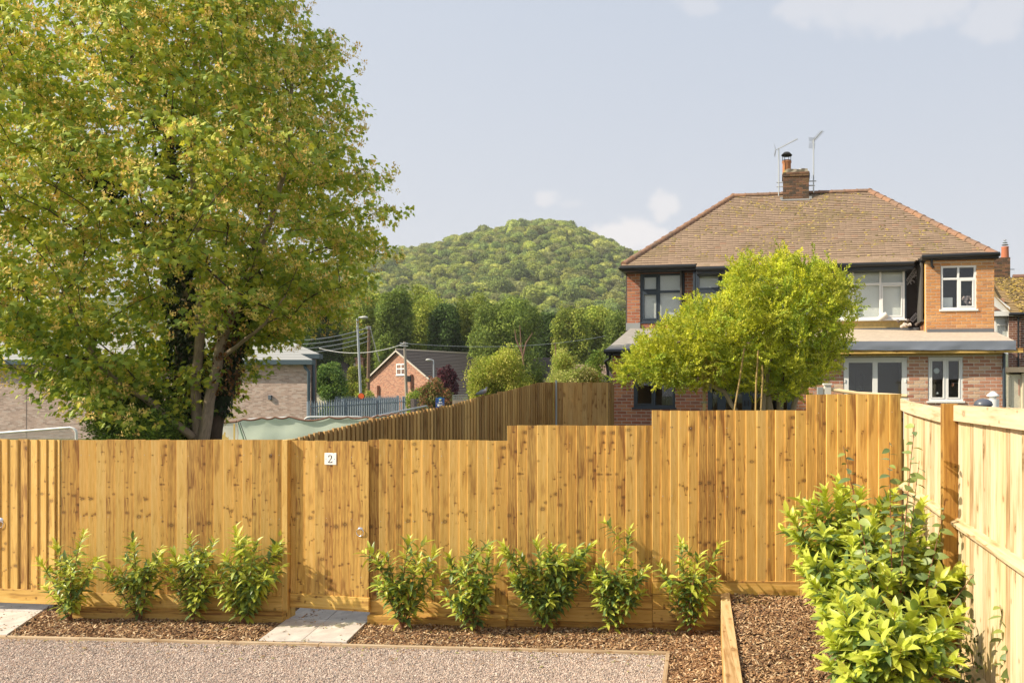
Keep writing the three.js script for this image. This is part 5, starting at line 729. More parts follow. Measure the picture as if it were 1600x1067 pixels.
  { const r = rng(81), ms = [], cs = []; for (let i = 0; i < 1400; i++) { const a = q(rr(r, 1550, 1640), 432, -4), t = r(), p = V(a.x, lerp(C.y, b3.y, t) + 0.03, lerp(-4, 0.3, t)); if (a.x < b3.x && t > 0.3 + 0.7 * (a.x - D.x) / (b3.x - D.x)) continue; ms.push(new THREE.Matrix4().compose(p, new THREE.Quaternion(), V(rr(r, 0.04, 0.12), 0.025, rr(r, 0.04, 0.1)))); cs.push([[0.42, 0.3, 0.06], [0.2, 0.15, 0.06], [0.5, 0.36, 0.14], [0.14, 0.1, 0.06]][Math.floor(r() * 4)]); } instanced(n, 'lichen', new THREE.IcosahedronGeometry(1, 0), mat([1, 1, 1], 1), ms, cs); }
  part(n, 'gutter', tube([V(b3.x - 0.1, b3.y - 0.05, 0.36), V(B.x, b3.y - 0.05, 0.36)], 0.06, 8), M.black); { const p = q(1592, 495, 0.1); part(n, 'downpipe', tube([p, V(p.x, 1, 0.1)], 0.04, 8), M.black); }
  const c0 = q(1553.5, 430, -4), c1 = q(1579.5, 402, -4), ch = sub(n, 'chimney'); part(ch, 'stack', span(c0.x + 0.01, c1.x - 0.01, c0.y - 1, c1.y - 0.02, -4.8, -4.012), mortar.grey); { const r = rng(82), W = c1.x - c0.x; let row = 0; for (let y = c0.y - 0.3; y < c1.y; y += 0.078, row++) { let f = 0; for (const k of row % 2 ? [0.33, 0.34, 0.33] : [0.17, 0.33, 0.33, 0.17]) { part(ch, 'brick', brickGeo[0], palChim[Math.floor(r() * 5)].m).position.set(c0.x + (f + k / 2) * W, y + 0.03, -4.01); ch.children[ch.children.length - 1].scale.x = W * k - 0.015; f += k; } } }
  { const p = q(1571, 395, -4.3); part(ch, 'chimney_pot', new THREE.LatheGeometry([[0.17, -0.3], [0.15, 0.22], [0.17, 0.26], [0.12, 0.27], [0, 0.1]].map((v) => new THREE.Vector2(...v)), 14).translate(p.x, p.y, p.z), mat([0.42, 0.14, 0.07])); part(ch, 'cowl', merge([0.0, 0.1, 0.2].map((y, i) => new THREE.LatheGeometry([[0, 0.05], [0.12 - 0.03 * i, 0.03], [0.15 - 0.04 * i, 0], [0, 0.01]].map((v) => new THREE.Vector2(...v)), 12).translate(p.x, p.y + 0.34 + y, p.z))), M.galv); part(ch, 'ridge_tiles', tube([V(c1.x + 0.1, C.y + 0.05, -4), V(C.x, C.y + 0.05, -4)], 0.11, 8), mat([0.2, 0.11, 0.08])); part(ch, 'bracket', tube([V(c1.x, c1.y - 0.5, -4.2), V(c1.x + 0.22, c1.y - 0.5, -4.2)], 0.02, 6), M.galv); }
}
{   // things just over the fence on the right
  const o = thing('outbuilding', 'pale outbuilding with a concrete roof slab at the right edge', 'shed', at(1590, 618, 13.5).setY(0)), L = (px, py, d = 13.5) => at(px, py, d).sub(o.position), cream = mat([0.72, 0.66, 0.52], 0.8, { map: T.grain });
  const plan = (pts, y0, y1) => { const g = extrude(pts.map(([x, z]) => [x, -z]), y1 - y0); g.rotateX(-Math.PI / 2); return g.translate(0, y0, 0); };
  const a = L(1573, 585), b = L(1660, 640); part(o, 'wall', metreUV(plan([[a.x, 0], [b.x, 0], [b.x + 1.3, -2.4], [a.x + 1.12, -2.4]], 0.2, a.y)), cream); part(o, 'roof_slab', metreUV(plan([[L(1567, 0).x, 0.12], [L(1670, 0).x, 0.12], [b.x + 1.5, -2.5], [L(1567, 0).x + 1.2, -2.5]], L(0, 582).y, L(0, 574).y)), mat([0.5, 0.45, 0.36], 0.9, { map: T.slab }));
  part(o, 'side_window', rspan(L(1575.5, 590).x, L(1580, 630).x, L(1577, 634).y, L(1577, 588).y, 0.002, 0.02), mat([0.25, 0.24, 0.2], 0.3)); part(o, 'door_post', rspan(L(1596, 590).x, L(1602, 590).x, 0.3, L(1598, 583).y, 0.004, 0.05), mat([0.6, 0.52, 0.38], 0.7)); part(o, 'stain', rspan(L(1592, 590).x, L(1593.5, 590).x, L(1592, 618).y, L(1592, 592).y, 0.002, 0.006), mat([0.5, 0.22, 0.16]));
  const v = thing('flue_terminal', 'white mushroom-shaped flue terminal just over the pale fence', 'flue', at(1552, 640, 13).setY(1.2)), y0 = at(1552, 629, 13).y - 1.2; part(v, 'collar', new THREE.CylinderGeometry(0.1, 0.105, 1.6, 20).translate(0, y0 - 0.74, 0), M.white); part(v, 'mushroom_cap', new THREE.LatheGeometry([[0.05, -0.02], [0.055, 0.05], [0.1, 0.06], [0.105, 0.075], [0.085, 0.1], [0.05, 0.13], [0.02, 0.15], [0, 0.152]].map((p) => new THREE.Vector2(...p)), 24).translate(0, y0 + 0.04, 0), M.white);
  const w = thing('water_butt', 'dark domed lid showing above the pale fence beside the flue', 'water butt', at(1537, 640, 12.5).setY(1.2)), y1 = at(1537, 622.5, 12.5).y - 1.2; part(w, 'drum', new THREE.CylinderGeometry(0.13, 0.17, 1.7, 24).translate(0, y1 - 0.97, 0), mat([0.07, 0.08, 0.1], 0.4)); part(w, 'lid', new THREE.LatheGeometry([[0.14, -0.12], [0.15, -0.1], [0.13, -0.05], [0.08, -0.015], [0, 0]].map((p) => new THREE.Vector2(...p)), 24).translate(0, y1, 0), mat([0.09, 0.1, 0.13], 0.35));
  const g = thing('gate_pier', 'small pale capped post standing behind the highest fence step', 'post', at(1293, 640, 12).setY(1)), yy = at(1293, 599, 12).y - 1; part(g, 'pier', rspan(-0.05, 0.05, 0, yy - 0.03, -0.05, 0.05), mat([0.66, 0.62, 0.55], 0.8)); part(g, 'cap', rspan(-0.065, 0.065, yy - 0.03, yy, -0.065, 0.065), mat([0.7, 0.66, 0.6], 0.8)); part(g, 'rail', tube([V(0.05, yy - 0.09, 0), V(0.45, yy - 0.16, 0.1), V(1.1, yy - 0.2, 0.5)], 0.03, 6), M.pale[0]); part(g, 'meter_box', rspan(-0.16, -0.07, 0, yy - 0.06, -0.03, 0.05), mat([0.3, 0.31, 0.3], 0.6));
}
{   // blue direction sign, trellis and wall by the lane
  const p = at(687, 640, 38), o = thing('direction_sign', 'small blue sign with white and yellow marks behind the batten fence', 'sign', p.clone().setY(0)), L = (px, py) => at(px, py, 38).sub(o.position), bl = mat([0.01, 0.05, 0.22], 0.4), rc = (x0, x1, y0, y1, z, m, nm) => part(o, nm, rspan(L(x0, y0).x, L(x1, y0).x, L(x0, y1).y, L(x0, y0).y, z, z + 0.01, 0.003), m);
  rc(680.2, 694, 621.5, 648, 0, bl, 'panel'); rc(685, 690, 621, 626.5, 0.012, mat([0.02, 0.2, 0.5], 0.4), 'logo_field'); rc(686, 689.2, 623.5, 625.5, 0.024, mat([0.7, 0.6, 0.2]), 'logo'); part(o, 'arrow', extrude([[-0.09, 0], [-0.03, 0.05], [-0.03, 0.018], [0.09, 0.018], [0.09, -0.018], [-0.03, -0.018], [-0.03, -0.05]], 0.006).translate(L(687.5, 628.3).x, L(687.5, 628.3).y, 0.012), M.white); rc(681.5, 692.5, 630.5, 630.9, 0.012, M.white, 'divider'); part(o, 'symbol', new THREE.CylinderGeometry(0.06, 0.06, 0.008, 18).rotateX(Math.PI / 2).translate(L(684.8, 633.3).x, L(684.8, 633.3).y, 0.016), M.white); for (const y of [632.3, 633.8]) rc(687.5, 690.8, y, y + 0.7, 0.012, M.white, 'text_line'); part(o, 'post', tube([V(L(682, 640).x, 0, -0.04), V(L(682, 640).x, L(682, 621).y, -0.04)], 0.03, 8), M.galv);
  const t = thing('trellis', 'grey square trellis on a pale wall beside the blue sign', 'trellis', at(719, 640, 30).setY(0)), K = (px, py) => at(px, py, 30).sub(t.position), gs = []; for (let i = 0; i <= 8; i++) { const x = lerp(K(707.5, 0).x, K(731, 0).x, i / 8); gs.push(rspan(x - 0.014, x + 0.014, K(0, 625).y, K(0, 617.5).y, 0, 0.02)); } for (let j = 0; j <= 3; j++) { const y = lerp(K(0, 625).y, K(0, 617.5).y, j / 3); gs.push(rspan(K(707.5, 0).x, K(731, 0).x, y - 0.014, y + 0.014, 0.021, 0.04)); } part(t, 'lattice', merge(gs), mat([0.22, 0.24, 0.24])); part(t, 'base_wall', metreUV(rspan(K(707, 0).x, K(735, 0).x, 0, K(0, 625).y, -0.1, 0.04)), mat([0.5, 0.45, 0.4], 0.9, { map: T.slab }));
  const wl = thing('garden_wall', 'dark garden wall under the brown shrub behind the blue sign', 'wall', at(672, 640, 46).setY(0)), Q = (px, py) => at(px, py, 46).sub(wl.position); part(wl, 'wall_body', metreUV(rspan(Q(641, 0).x, Q(760, 0).x, 0, Q(0, 623).y, -0.2, 0)), mat([0.2, 0.16, 0.15], 0.95, { map: T.grain }));
}
{   // the pigeon on the batten fence
  let x = 0; for (let k = 0; k < 400; k++) { const w = DF.world(k * 0.02, 0, 0), px = CX + F * w.x / -w.z; if (px > 752) { x = k * 0.02; break; } }
  const p = DF.world(x, DFtop(x), 0.02), o = thing('wood_pigeon', 'grey wood pigeon perched on the batten fence, facing right', 'pigeon', p, -0.12); o.scale.setScalar(0.66);
  const S = [[-0.235, 0.035, 0.012, 0.022], [-0.20, 0.042, 0.02, 0.034], [-0.15, 0.062, 0.035, 0.042], [-0.10, 0.085, 0.052, 0.055], [-0.05, 0.105, 0.066, 0.064], [0.0, 0.122, 0.072, 0.067], [0.045, 0.14, 0.07, 0.064], [0.08, 0.165, 0.056, 0.052], [0.098, 0.19, 0.042, 0.04], [0.106, 0.212, 0.033, 0.031], [0.114, 0.232, 0.031, 0.028], [0.126, 0.247, 0.027, 0.025], [0.14, 0.25, 0.017, 0.016], [0.152, 0.247, 0.008, 0.008], [0.168, 0.24, 0.004, 0.004]];
  const pos = [], idx = [], col = [], n = 16; S.forEach(([x, y, rv, rh], i) => { const a = S[Math.max(0, i - 1)], b = S[Math.min(S.length - 1, i + 1)], tx = b[0] - a[0], ty = b[1] - a[1], l = Math.hypot(tx, ty); for (let j = 0; j < n; j++) { const t = j / n * 6.2832, c = Math.cos(t), sn = Math.sin(t); pos.push(x - ty / l * rv * c, y + tx / l * rv * c, rh * sn); const breast = x > 0.02 && c < 0.1, neck = i >= 8 && i <= 9 && Math.abs(sn) > 0.6; col.push(...(i > 12 ? [0.45, 0.3, 0.1] : neck ? [0.6, 0.6, 0.6] : breast ? [0.34, 0.25, 0.27] : i < 2 ? [0.06, 0.065, 0.075] : [0.2, 0.225, 0.27])); } });
  for (let i = 0; i < S.length - 1; i++) for (let j = 0; j < n; j++) { const a = i * n + j, b = i * n + (j + 1) % n; idx.push(a, b, a + n, b, b + n, a + n); } const c0 = pos.length / 3; pos.push(S[0][0], S[0][1], 0, S[14][0] + 0.004, S[14][1], 0); col.push(0.06, 0.065, 0.075, 0.45, 0.3, 0.1); for (let j = 0; j < n; j++) { idx.push(c0, (j + 1) % n, j, c0 + 1, 14 * n + j, 14 * n + (j + 1) % n); }
  const g = new THREE.BufferGeometry(); g.setAttribute('position', new THREE.Float32BufferAttribute(pos, 3)); g.setAttribute('color', new THREE.Float32BufferAttribute(col, 3)); g.setIndex(idx); g.computeVertexNormals(); part(o, 'body', g, mat([1, 1, 1], 0.7, { vertexColors: true }));
  for (const sd of [-1, 1]) { part(o, 'wing', new THREE.SphereGeometry(1, 14, 10).scale(0.13, 0.045, 0.014).rotateZ(0.3).translate(-0.06, 0.1, sd * 0.058), mat([0.17, 0.185, 0.22], 0.7)); part(o, 'eye', new THREE.SphereGeometry(0.004, 8, 6).translate(0.126, 0.252, sd * 0.024), M.dark); part(o, 'leg', merge([tube([V(0.02, 0.07, sd * 0.03), V(0.025, 0.004, sd * 0.03)], 0.006, 6), tube([V(0.0, 0.004, sd * 0.03), V(0.06, 0.004, sd * 0.03)], 0.005, 5), tube([V(0.025, 0.004, sd * 0.03), V(0.05, 0.004, sd * 0.03 + 0.02)], 0.004, 5)]), mat([0.4, 0.14, 0.12])); }
}
// ---------------------------------------------------------------- vegetation
function mapleLeaf() {   // five lobes with toothed tips, slightly drooping
  const P = [[0, 0], [0.14, -0.03], [0.4, 0.02], [0.3, 0.16], [0.56, 0.42], [0.36, 0.45], [0.3, 0.58], [0.17, 0.56], [0.12, 0.8], [0, 1]], pts = [...P, ...P.slice(1, -1).reverse().map(([x, y]) => [-x, y])], pos = [0, 0.36, 0.03], idx = [];
  pts.forEach(([x, y]) => pos.push(x * 1.05, y, -0.2 * x * x - 0.16 * y * y + (Math.abs(x) < 0.16 && y > 0.4 && y < 0.9 ? 0.02 : 0)));
  for (let i = 0; i < pts.length; i++) idx.push(0, 1 + (i + 1) % pts.length, 1 + i);
  const g = new THREE.BufferGeometry(); g.setAttribute('position', new THREE.Float32BufferAttribute(pos, 3)); g.setIndex(idx); g.computeVertexNormals(); return g;
}
// a sprig: small pointed leaves along a short twig, one unit long
function sprigGeo(n, leaf, spread, seed, fan = 1) {
  const r = rng(seed), pos = [], idx = [];
  for (let i = 0; i < n; i++) {
    const t = (i + 0.5) / n, b = V(rr(r, -0.05, 0.05), t * 0.9, rr(r, -0.05, 0.05)), d = V(rr(r, -1, 1) * spread, fan * 0.5 + r() * 0.4, rr(r, -1, 1) * spread).normalize(), s = d.clone().cross(randDir(r)).normalize().multiplyScalar(leaf * 0.3), L = leaf * rr(r, 0.7, 1.3), m = b.clone().addScaledVector(d, L * 0.5), e = b.clone().addScaledVector(d, L), k = pos.length / 3, nn = d.clone().cross(s).normalize().multiplyScalar(leaf * 0.12);
    pos.push(...b.toArray(), ...m.clone().add(s).add(nn).toArray(), ...e.toArray(), ...m.clone().sub(s).add(nn).toArray()); idx.push(k, k + 1, k + 2, k, k + 2, k + 3);
  }
  const g = new THREE.BufferGeometry(); g.setAttribute('position', new THREE.Float32BufferAttribute(pos, 3)); g.setIndex(idx); g.computeVertexNormals(); return g;
}
function clumpGeo(n, leaf, seed) {   // leaves spread through a ball of unit radius, mostly near its skin
  const r = rng(seed), pos = [], idx = [];
  for (let i = 0; i < n; i++) { const d = randDir(r), c = d.clone().multiplyScalar(0.55 + 0.45 * r()), u = d.clone().lerp(randDir(r), 0.75).normalize(), s = u.clone().cross(randDir(r)).normalize(), t = u.clone().cross(s), L = leaf * rr(r, 0.7, 1.3), k = pos.length / 3; for (const [a, b] of [[0, -1], [0.55, 0], [0, 1], [-0.55, 0]]) pos.push(...c.clone().addScaledVector(s, a * L).addScaledVector(t, b * L).toArray()); idx.push(k, k + 1, k + 2, k, k + 2, k + 3); }
  const g = new THREE.BufferGeometry(); g.setAttribute('position', new THREE.Float32BufferAttribute(pos, 3)); g.setIndex(idx); g.computeVertexNormals(); return g;
}
// limbs that grow from given stems to every point of the crown; radii follow the number of twigs carried
function growTree(stems, targets, { tip = 0.006, pow = 2.3, step = 0.45, rise = 0.25, seed = 1, sides = 6 }) {
  const r = rng(seed), N = [], chains = [];
  const add = (p, parent) => { N.push({ p, parent, a: 0 }); return N.length - 1; };
  for (const st of stems) { const ids = []; let par = st.from !== undefined ? N.reduce((b, n, i) => n.p.distanceTo(st.pts[0]) < N[b].p.distanceTo(st.pts[0]) ? i : b, 0) : -1; if (par >= 0) ids.push(par); for (let i = 0; i < st.pts.length; i++) { if (i) { const n = Math.max(1, Math.round(st.pts[i].distanceTo(st.pts[i - 1]) / step)); for (let k = 1; k <= n; k++) { par = add(st.pts[i - 1].clone().lerp(st.pts[i], k / n).add(V(rr(r, -0.02, 0.02), 0, rr(r, -0.02, 0.02))), par); ids.push(par); N[par].stem = st.r; } } else { par = add(st.pts[0].clone(), par); ids.push(par); N[par].stem = st.r; } } chains.push({ ids, stem: st }); }
  const axis = N.map((n) => n.p), T2 = targets.map((p) => ({ p, d: Math.min(...axis.map((q) => q.distanceTo(p))) })).sort((a, b) => a.d - b.d);
  for (const t of T2) {
    let best = 0, bc = 1e9; for (let i = 0; i < N.length; i++) { const q = N[i].p, hd = Math.hypot(t.p.x - q.x, t.p.z - q.z), c = q.distanceTo(t.p) + 1.1 * Math.max(0, q.y - t.p.y + rise * hd); if (c < bc) { bc = c; best = i; } }
    const a = N[best].p, L = a.distanceTo(t.p), n = Math.max(1, Math.round(L / step)), mid = a.clone().lerp(t.p, 0.5).add(V(rr(r, -0.08, 0.08) * L, 0.1 * L, rr(r, -0.08, 0.08) * L)), ids = [best]; let par = best;
    for (let k = 1; k <= n; k++) { const u = k / n, p = a.clone().multiplyScalar((1 - u) ** 2).addScaledVector(mid, 2 * u * (1 - u)).addScaledVector(t.p, u * u); par = add(p, par); ids.push(par); } N[par].tip = true; chains.push({ ids, target: t.p });
  }
  for (let i = N.length - 1; i >= 0; i--) { if (N[i].a === 0) N[i].a = Math.pow(tip, pow); N[i].r = Math.pow(N[i].a, 1 / pow); if (N[i].parent >= 0) N[N[i].parent].a += N[i].a; }
  const wood = [], stemGeo = [];
  for (const c of chains) { const p = c.ids.map((i) => N[i].p), n = p.length; if (c.stem) { const rs = c.ids.map((i, k) => Math.max(N[i].r * 0.42, lerp(c.stem.r[0], c.stem.r[1], n > 1 ? k / (n - 1) : 0))); stemGeo.push(tube(p, rs, 10)); } else { const rs = c.ids.map((i, k) => k ? N[i].r : Math.min(N[i].r, N[c.ids[1] ?? i].r * 1.1)); wood.push(tube(p, rs, N[c.ids[1]].r > 0.03 ? sides : 4, false)); } }
  return { stems: stemGeo, limbs: merge(wood), chains: chains.filter((c) => !c.stem).map((c) => ({ pts: c.ids.map((i) => N[i].p), target: c.target })) };
}

{   // the big sycamore
  const d = 16, base = at(305, 618, d).setY(0.1), K = d / F, Y = (py) => EYE - (py - HY) * K - 0.1, X = (px) => (px - 305) * K;
  const tree = thing('sycamore_tree', 'large sycamore at the left, hung with orange seed clusters over two pale trunks', 'tree', base);
  const right = [[-170, 40], [-90, 150], [0, 235], [40, 255], [65, 278], [90, 268], [125, 290], [160, 285], [180, 268], [205, 300], [240, 312], [260, 328], [295, 352], [330, 345], [380, 328], [420, 322], [455, 300], [480, 262], [500, 225], [530, 165], [560, 120], [590, 70], [640, 24]], left = [[-170, 40], [-90, 150], [0, 205], [30, 300], [100, 340], [200, 375], [300, 385], [420, 380], [500, 325], [540, 285], [565, 262], [600, 196], [640, 150], [690, 110]];
  const r = rng(1201), targets = []; let guard = 0;
  while (targets.length < 1250 && guard++ < 60000) {
    const py = rr(r, -165, 655), a = r() * 6.2832, c = Math.cos(a), s = Math.sin(a), k = 0.5 + 0.5 * c, rad = lerp(polyAt(left, py), polyAt(right, py) * 0.95, k) * (0.78 + 0.34 * n2(py * 0.022, c * 2.2 + s * 3.1, 91, 2)), dep = 0.8 * Math.max(polyAt(right, Math.min(py, 470)) * 0.55 + 60, rad), f = 0.28 + 0.72 * Math.pow(r(), 0.6), e = rad * c * f, z = (Math.abs(c) * rad + (1 - Math.abs(c)) * dep) * s * f;
    if (py > 520 && e > 30 && r() < 0.75) continue; if (py > 450 && z > -0.3 && e > 5 && e < 120 && r() < 0.93) continue;
    const p = V((265 - 305 + e) * K, Y(py), z * K); if (targets.some((q) => q.distanceTo(p) < (py > 400 ? 0.29 : 0.35))) continue; targets.push(p);
  }
  const S = (l) => l.map(([x, y, z]) => V(X(x), Y(y), z ?? 0));
  const st = [{ pts: S([[308, 700], [306, 600], [310, 520], [315, 420], [300, 300], [305, 120], [300, -60]]), r: [0.105, 0.025] }, { pts: S([[319, 702, 0.1], [327, 653, 0.1], [334, 597, 0.05], [343, 545, 0], [360, 490, 0], [395, 400, -0.2], [430, 260, -0.4], [440, 60, -0.5]]), r: [0.112, 0.025] },
    { pts: S([[310, 700, -0.5], [318, 640, -0.5], [331, 580, -0.5], [346, 520, -0.5], [360, 440, -0.7], [370, 320, -0.9], [380, 120, -1.0]]), r: [0.15, 0.03] }, { pts: S([[262, 700, -0.6], [258, 600, -0.6], [250, 480, -0.7], [235, 360, -0.8], [215, 180, -1], [160, 60, -0.8], [150, -60, -0.6]]), r: [0.2, 0.03] },
    { pts: S([[290, 700, -0.3], [285, 560, -0.4], [275, 420, -0.2], [195, 300, 0.6], [130, 230, 0.9], [60, 140, 0.9]]), r: [0.13, 0.02] }, { pts: S([[306, 682, 0.12], [285, 655, 0.4], [262, 622, 0.7], [225, 590, 1.0], [205, 540, 1.3], [178, 440, 1.6]]), r: [0.085, 0.02] }, { pts: S([[352, 555, 0.05], [400, 535, 0.5], [450, 512, 0.9], [490, 475, 1.2]]), r: [0.05, 0.012] }, { pts: S([[338, 525, 0.0], [372, 515, 0.7], [400, 500, 1.2]]), r: [0.045, 0.012] }];
  const G = growTree(st, targets, { seed: 5, tip: 0.0065 });
  G.stems.forEach((g, i) => part(tree, i < 5 ? 'trunk' : 'limb', g, i === 2 || i === 3 ? M.darkBark : M.bark)); part(tree, 'branches', G.limbs, M.darkBark).userData.kind = 'stuff';
  const leaf = mapleLeaf(), list = [], seeds = [], sc = [], pal = palette([[0.34, 0.45, 0.07], [0.42, 0.52, 0.075], [0.25, 0.37, 0.065], [0.54, 0.6, 0.08], [0.68, 0.69, 0.08], [0.77, 0.72, 0.08]], 0.8, 0.52, { specularIntensity: 0.45 });
  const tan = [[0.72, 0.53, 0.15], [0.76, 0.58, 0.19], [0.66, 0.44, 0.12], [0.7, 0.56, 0.14], [0.62, 0.57, 0.13]];
  for (const c of G.chains) {
    const e = c.target, low = e.y < Y(500), axis = V((265 - 305) * K, e.y - 0.8, 0), out = e.clone().sub(axis).normalize(), nL = low ? 58 : 50, dens = 0.31 + 0.13 * r(), sunny = clamp(-out.x * 0.6 + (e.y - 4) * 0.06, 0, 1);
    for (let i = 0; i < nL; i++) {
      const o = randDir(r).multiplyScalar(Math.pow(r(), 0.45) * dens * 1.25), p = e.clone().add(V(o.x * 1.15, o.y * 0.5, o.z * 1.15)).add(V(0, 0.05 - 0.5 * (o.x * o.x + o.z * o.z), 0)), n = V(rr(r, -0.9, 0.9), 0.6, rr(r, -0.9, 0.9)).addScaledVector(out, 0.35).addScaledVector(SUN, 0.65).normalize(), dir = V(o.x, -0.25 + rr(r, -0.25, 0.2), o.z).normalize().add(randDir(r).multiplyScalar(0.5)).normalize(), s = rr(r, 0.075, 0.14);
      const u = r(), ci = u < 0.2 ? 0 : u < 0.4 ? 1 : u < 0.5 + 0.1 * low ? 2 : u < 0.76 ? 3 : u < 0.94 ? 4 : 5;
      list.push({ m: M4(p, dir, n, s), c: ci });
    }
    if (r() < (low ? 0.35 : 0.8)) for (let i = 0, n = 7 + Math.floor(r() * 7); i < n; i++) { const o = randDir(r).multiplyScalar(dens * 1.25), p = e.clone().add(V(o.x, o.y * 0.5 - 0.02, o.z)).addScaledVector(out, 0.18 * r() + 0.06); seeds.push(M4(p, V(rr(r, -0.3, 0.3), -1, rr(r, -0.3, 0.3)), randDir(r), rr(r, 0.13, 0.22))); const k = rr(r, 1.05, 1.5); sc.push(tan[Math.floor(r() * 5)].map((v) => v * k)); }
  }
  pieces(tree, 'leaf', 'crown', [leaf], pal, M.whiteLeaf, list, 240);
  const sg = clumpGeo(17, 0.34, 9).scale(0.42, 0.5, 0.42).translate(0, 0.5, 0); instanced(tree, 'seed_clusters', sg, new THREE.MeshPhysicalMaterial({ color: lin(1, 1, 1), roughness: 0.8, transmission: 0.3, thickness: 0, side: THREE.DoubleSide }), seeds, sc);
  // ivy on the two dark trunks
  const ivy = [], ic = []; for (const [t, ys, zz] of [[st[3].pts, [660, 250], -0.6], [st[2].pts.slice(1), [640, 330], -0.5], [st[4].pts, [690, 450], -0.3]]) for (let i = 0; i < 2600; i++) { const k = r() * (t.length - 2.5), j = Math.floor(k), p = t[j].clone().lerp(t[j + 1], k - j), o = randDir(r); o.y *= 0.3; o.normalize(); p.addScaledVector(o, t === st[2].pts || t.length === 6 ? rr(r, 0.12, 0.22) : rr(r, 0.16, 0.34)).add(V(0, rr(r, -0.2, 0.2), 0)); ivy.push(M4(p, V(o.x * 0.5, -0.8, o.z * 0.5).add(randDir(r).multiplyScalar(0.4)), o.clone().add(randDir(r).multiplyScalar(0.5)), rr(r, 0.06, 0.11))); const b = rr(r, 0.7, 1.2); ic.push([0.03 * b, 0.055 * b, 0.018 * b]); }
  instanced(tree, 'ivy', leafShape(0.85, 3, 0.15, 0.2), M.whiteLeaf, ivy, ic);
  const dry = [], dc = []; for (let i = 0; i < 420; i++) { const p = V(X(rr(r, 338, 372)), Y(rr(r, 420, 620)), rr(r, -0.3, 0.25)); dry.push(M4(p, V(rr(r, -0.5, 0.5), -1, rr(r, -0.5, 0.5)), randDir(r), rr(r, 0.05, 0.1))); dc.push([[0.2, 0.09, 0.03], [0.28, 0.13, 0.04], [0.12, 0.06, 0.03]][i % 3]); } instanced(tree, 'dry_ivy', leafShape(0.8, 3, 0.3, 0.4), M.whiteLeaf, dry, dc);
}
// shrubs: stems that fan from the base and clumps of leaves on a lumpy crown
const clumpA = clumpGeo(15, 0.24, 31), clumpB = clumpGeo(22, 0.17, 37), sprigA = sprigGeo(16, 0.3, 0.9, 41), sprigB = sprigGeo(22, 0.2, 0.8, 43);
function lumpyCrown(r, lobes, n, base, amount, size, up = 0.3) {   // lobes: [x, y, z, rx, ry, rz]
  const ms = [], cs = [], vol = lobes.map((l) => Math.pow(l[3] * l[4] * l[5], 0.667)), tot = vol.reduce((a, b) => a + b, 0);
  lobes.forEach((l, i) => { const tint = rr(r, 0.75, 1.25), k = Math.round(n * vol[i] / tot); for (let j = 0; j < k; j++) { const d = randDir(r); d.y = d.y * 0.85 + 0.15; const f = Math.pow(r(), 0.3), wob = 0.82 + 0.4 * n2(d.x * 2 + i * 5, d.y * 2 + d.z * 2, 19, 3); const p = V(l[0] + d.x * l[3] * f * wob, l[1] + d.y * l[4] * f * wob, l[2] + d.z * l[5] * f * wob), s = size * rr(r, 0.65, 1.3); ms.push(M4(p, d.clone().add(V(0, up, 0)).add(randDir(r).multiplyScalar(0.6)).normalize(), randDir(r), s)); const q = r(), b = tint * rr(r, 0.7, 1.3); cs.push(base[Math.floor(q * base.length)].map((v) => v * b * amount)); } });
  return [ms, cs];
}
function shrub(name, label, cat, px0, px1, pyTop, pyBase, d, cols, o = {}) {
  const r = rng(o.seed ?? 1), pos = at((px0 + px1) / 2, 618, d); pos.y = o.ground ?? 0.1; const t = thing(name, label, cat, pos, 0, o.group), w = (px1 - px0) / 2 * d / F, H = EYE - (pyTop - HY) * d / F - pos.y, low = o.low ?? 0.1, lobes = [], n = o.lobes ?? 14;
  for (let i = 0; i < n; i++) { const a = r() * 6.28, f = Math.sqrt(r()) * 0.72, y = lerp(low, 0.86, r()), k = o.cone ? 1 - 0.75 * y : Math.sqrt(Math.max(0.1, 1 - Math.pow((y - 0.42) / 0.62, 2))); lobes.push([Math.cos(a) * f * w * k, H * y, Math.sin(a) * f * w * k * (o.deep ?? 0.8), w * rr(r, 0.26, 0.42) * (0.5 + 0.5 * k), H * rr(r, 0.1, 0.19), w * rr(r, 0.26, 0.42) * (0.5 + 0.5 * k)]); }
  const [ms, cs] = lumpyCrown(r, lobes, o.n ?? 900, cols, 1, o.size ?? 0.3, o.up ?? 0.3); const st = []; for (let i = 0; i < (o.stems ?? 7); i++) { const l = lobes[i % n]; st.push(tube([V(rr(r, -0.15, 0.15), -0.2, rr(r, -0.15, 0.15)), V(l[0] * 0.4, l[1] * 0.5, l[2] * 0.4), V(l[0], l[1], l[2])], [o.trunk ?? 0.05, (o.trunk ?? 0.05) * 0.7, 0.012], 6)); }
  part(t, o.trunk > 0.1 ? 'trunk' : 'stems', merge(st), M.darkBark); instanced(t, 'crown', o.geo ?? clumpA, M.farLeaf, ms, cs); return t;
}
const yg = gain([[0.26, 0.30, 0.045], [0.32, 0.33, 0.06], [0.2, 0.25, 0.04], [0.36, 0.34, 0.09]], 1.5), gr = gain([[0.07, 0.13, 0.03], [0.1, 0.17, 0.035], [0.05, 0.1, 0.025], [0.13, 0.2, 0.04]], 1.7, 1.1), brown = gain([[0.2, 0.13, 0.05], [0.13, 0.13, 0.04], [0.26, 0.12, 0.06], [0.1, 0.12, 0.03]], 1.6), purple = gain([[0.075, 0.022, 0.03], [0.055, 0.018, 0.026], [0.1, 0.03, 0.035]], 1.8), ivyg = gain([[0.09, 0.14, 0.03], [0.06, 0.1, 0.025], [0.16, 0.22, 0.04]], 1.8);
shrub('bramble_bush', 'low tangled bush with bright leaves around the foot of the sycamore', 'bush', 128, 288, 605, 700, 15.4, ivyg, { n: 2400, size: 0.16, seed: 3, lobes: 26, low: 0.05, deep: 0.6, geo: clumpB });
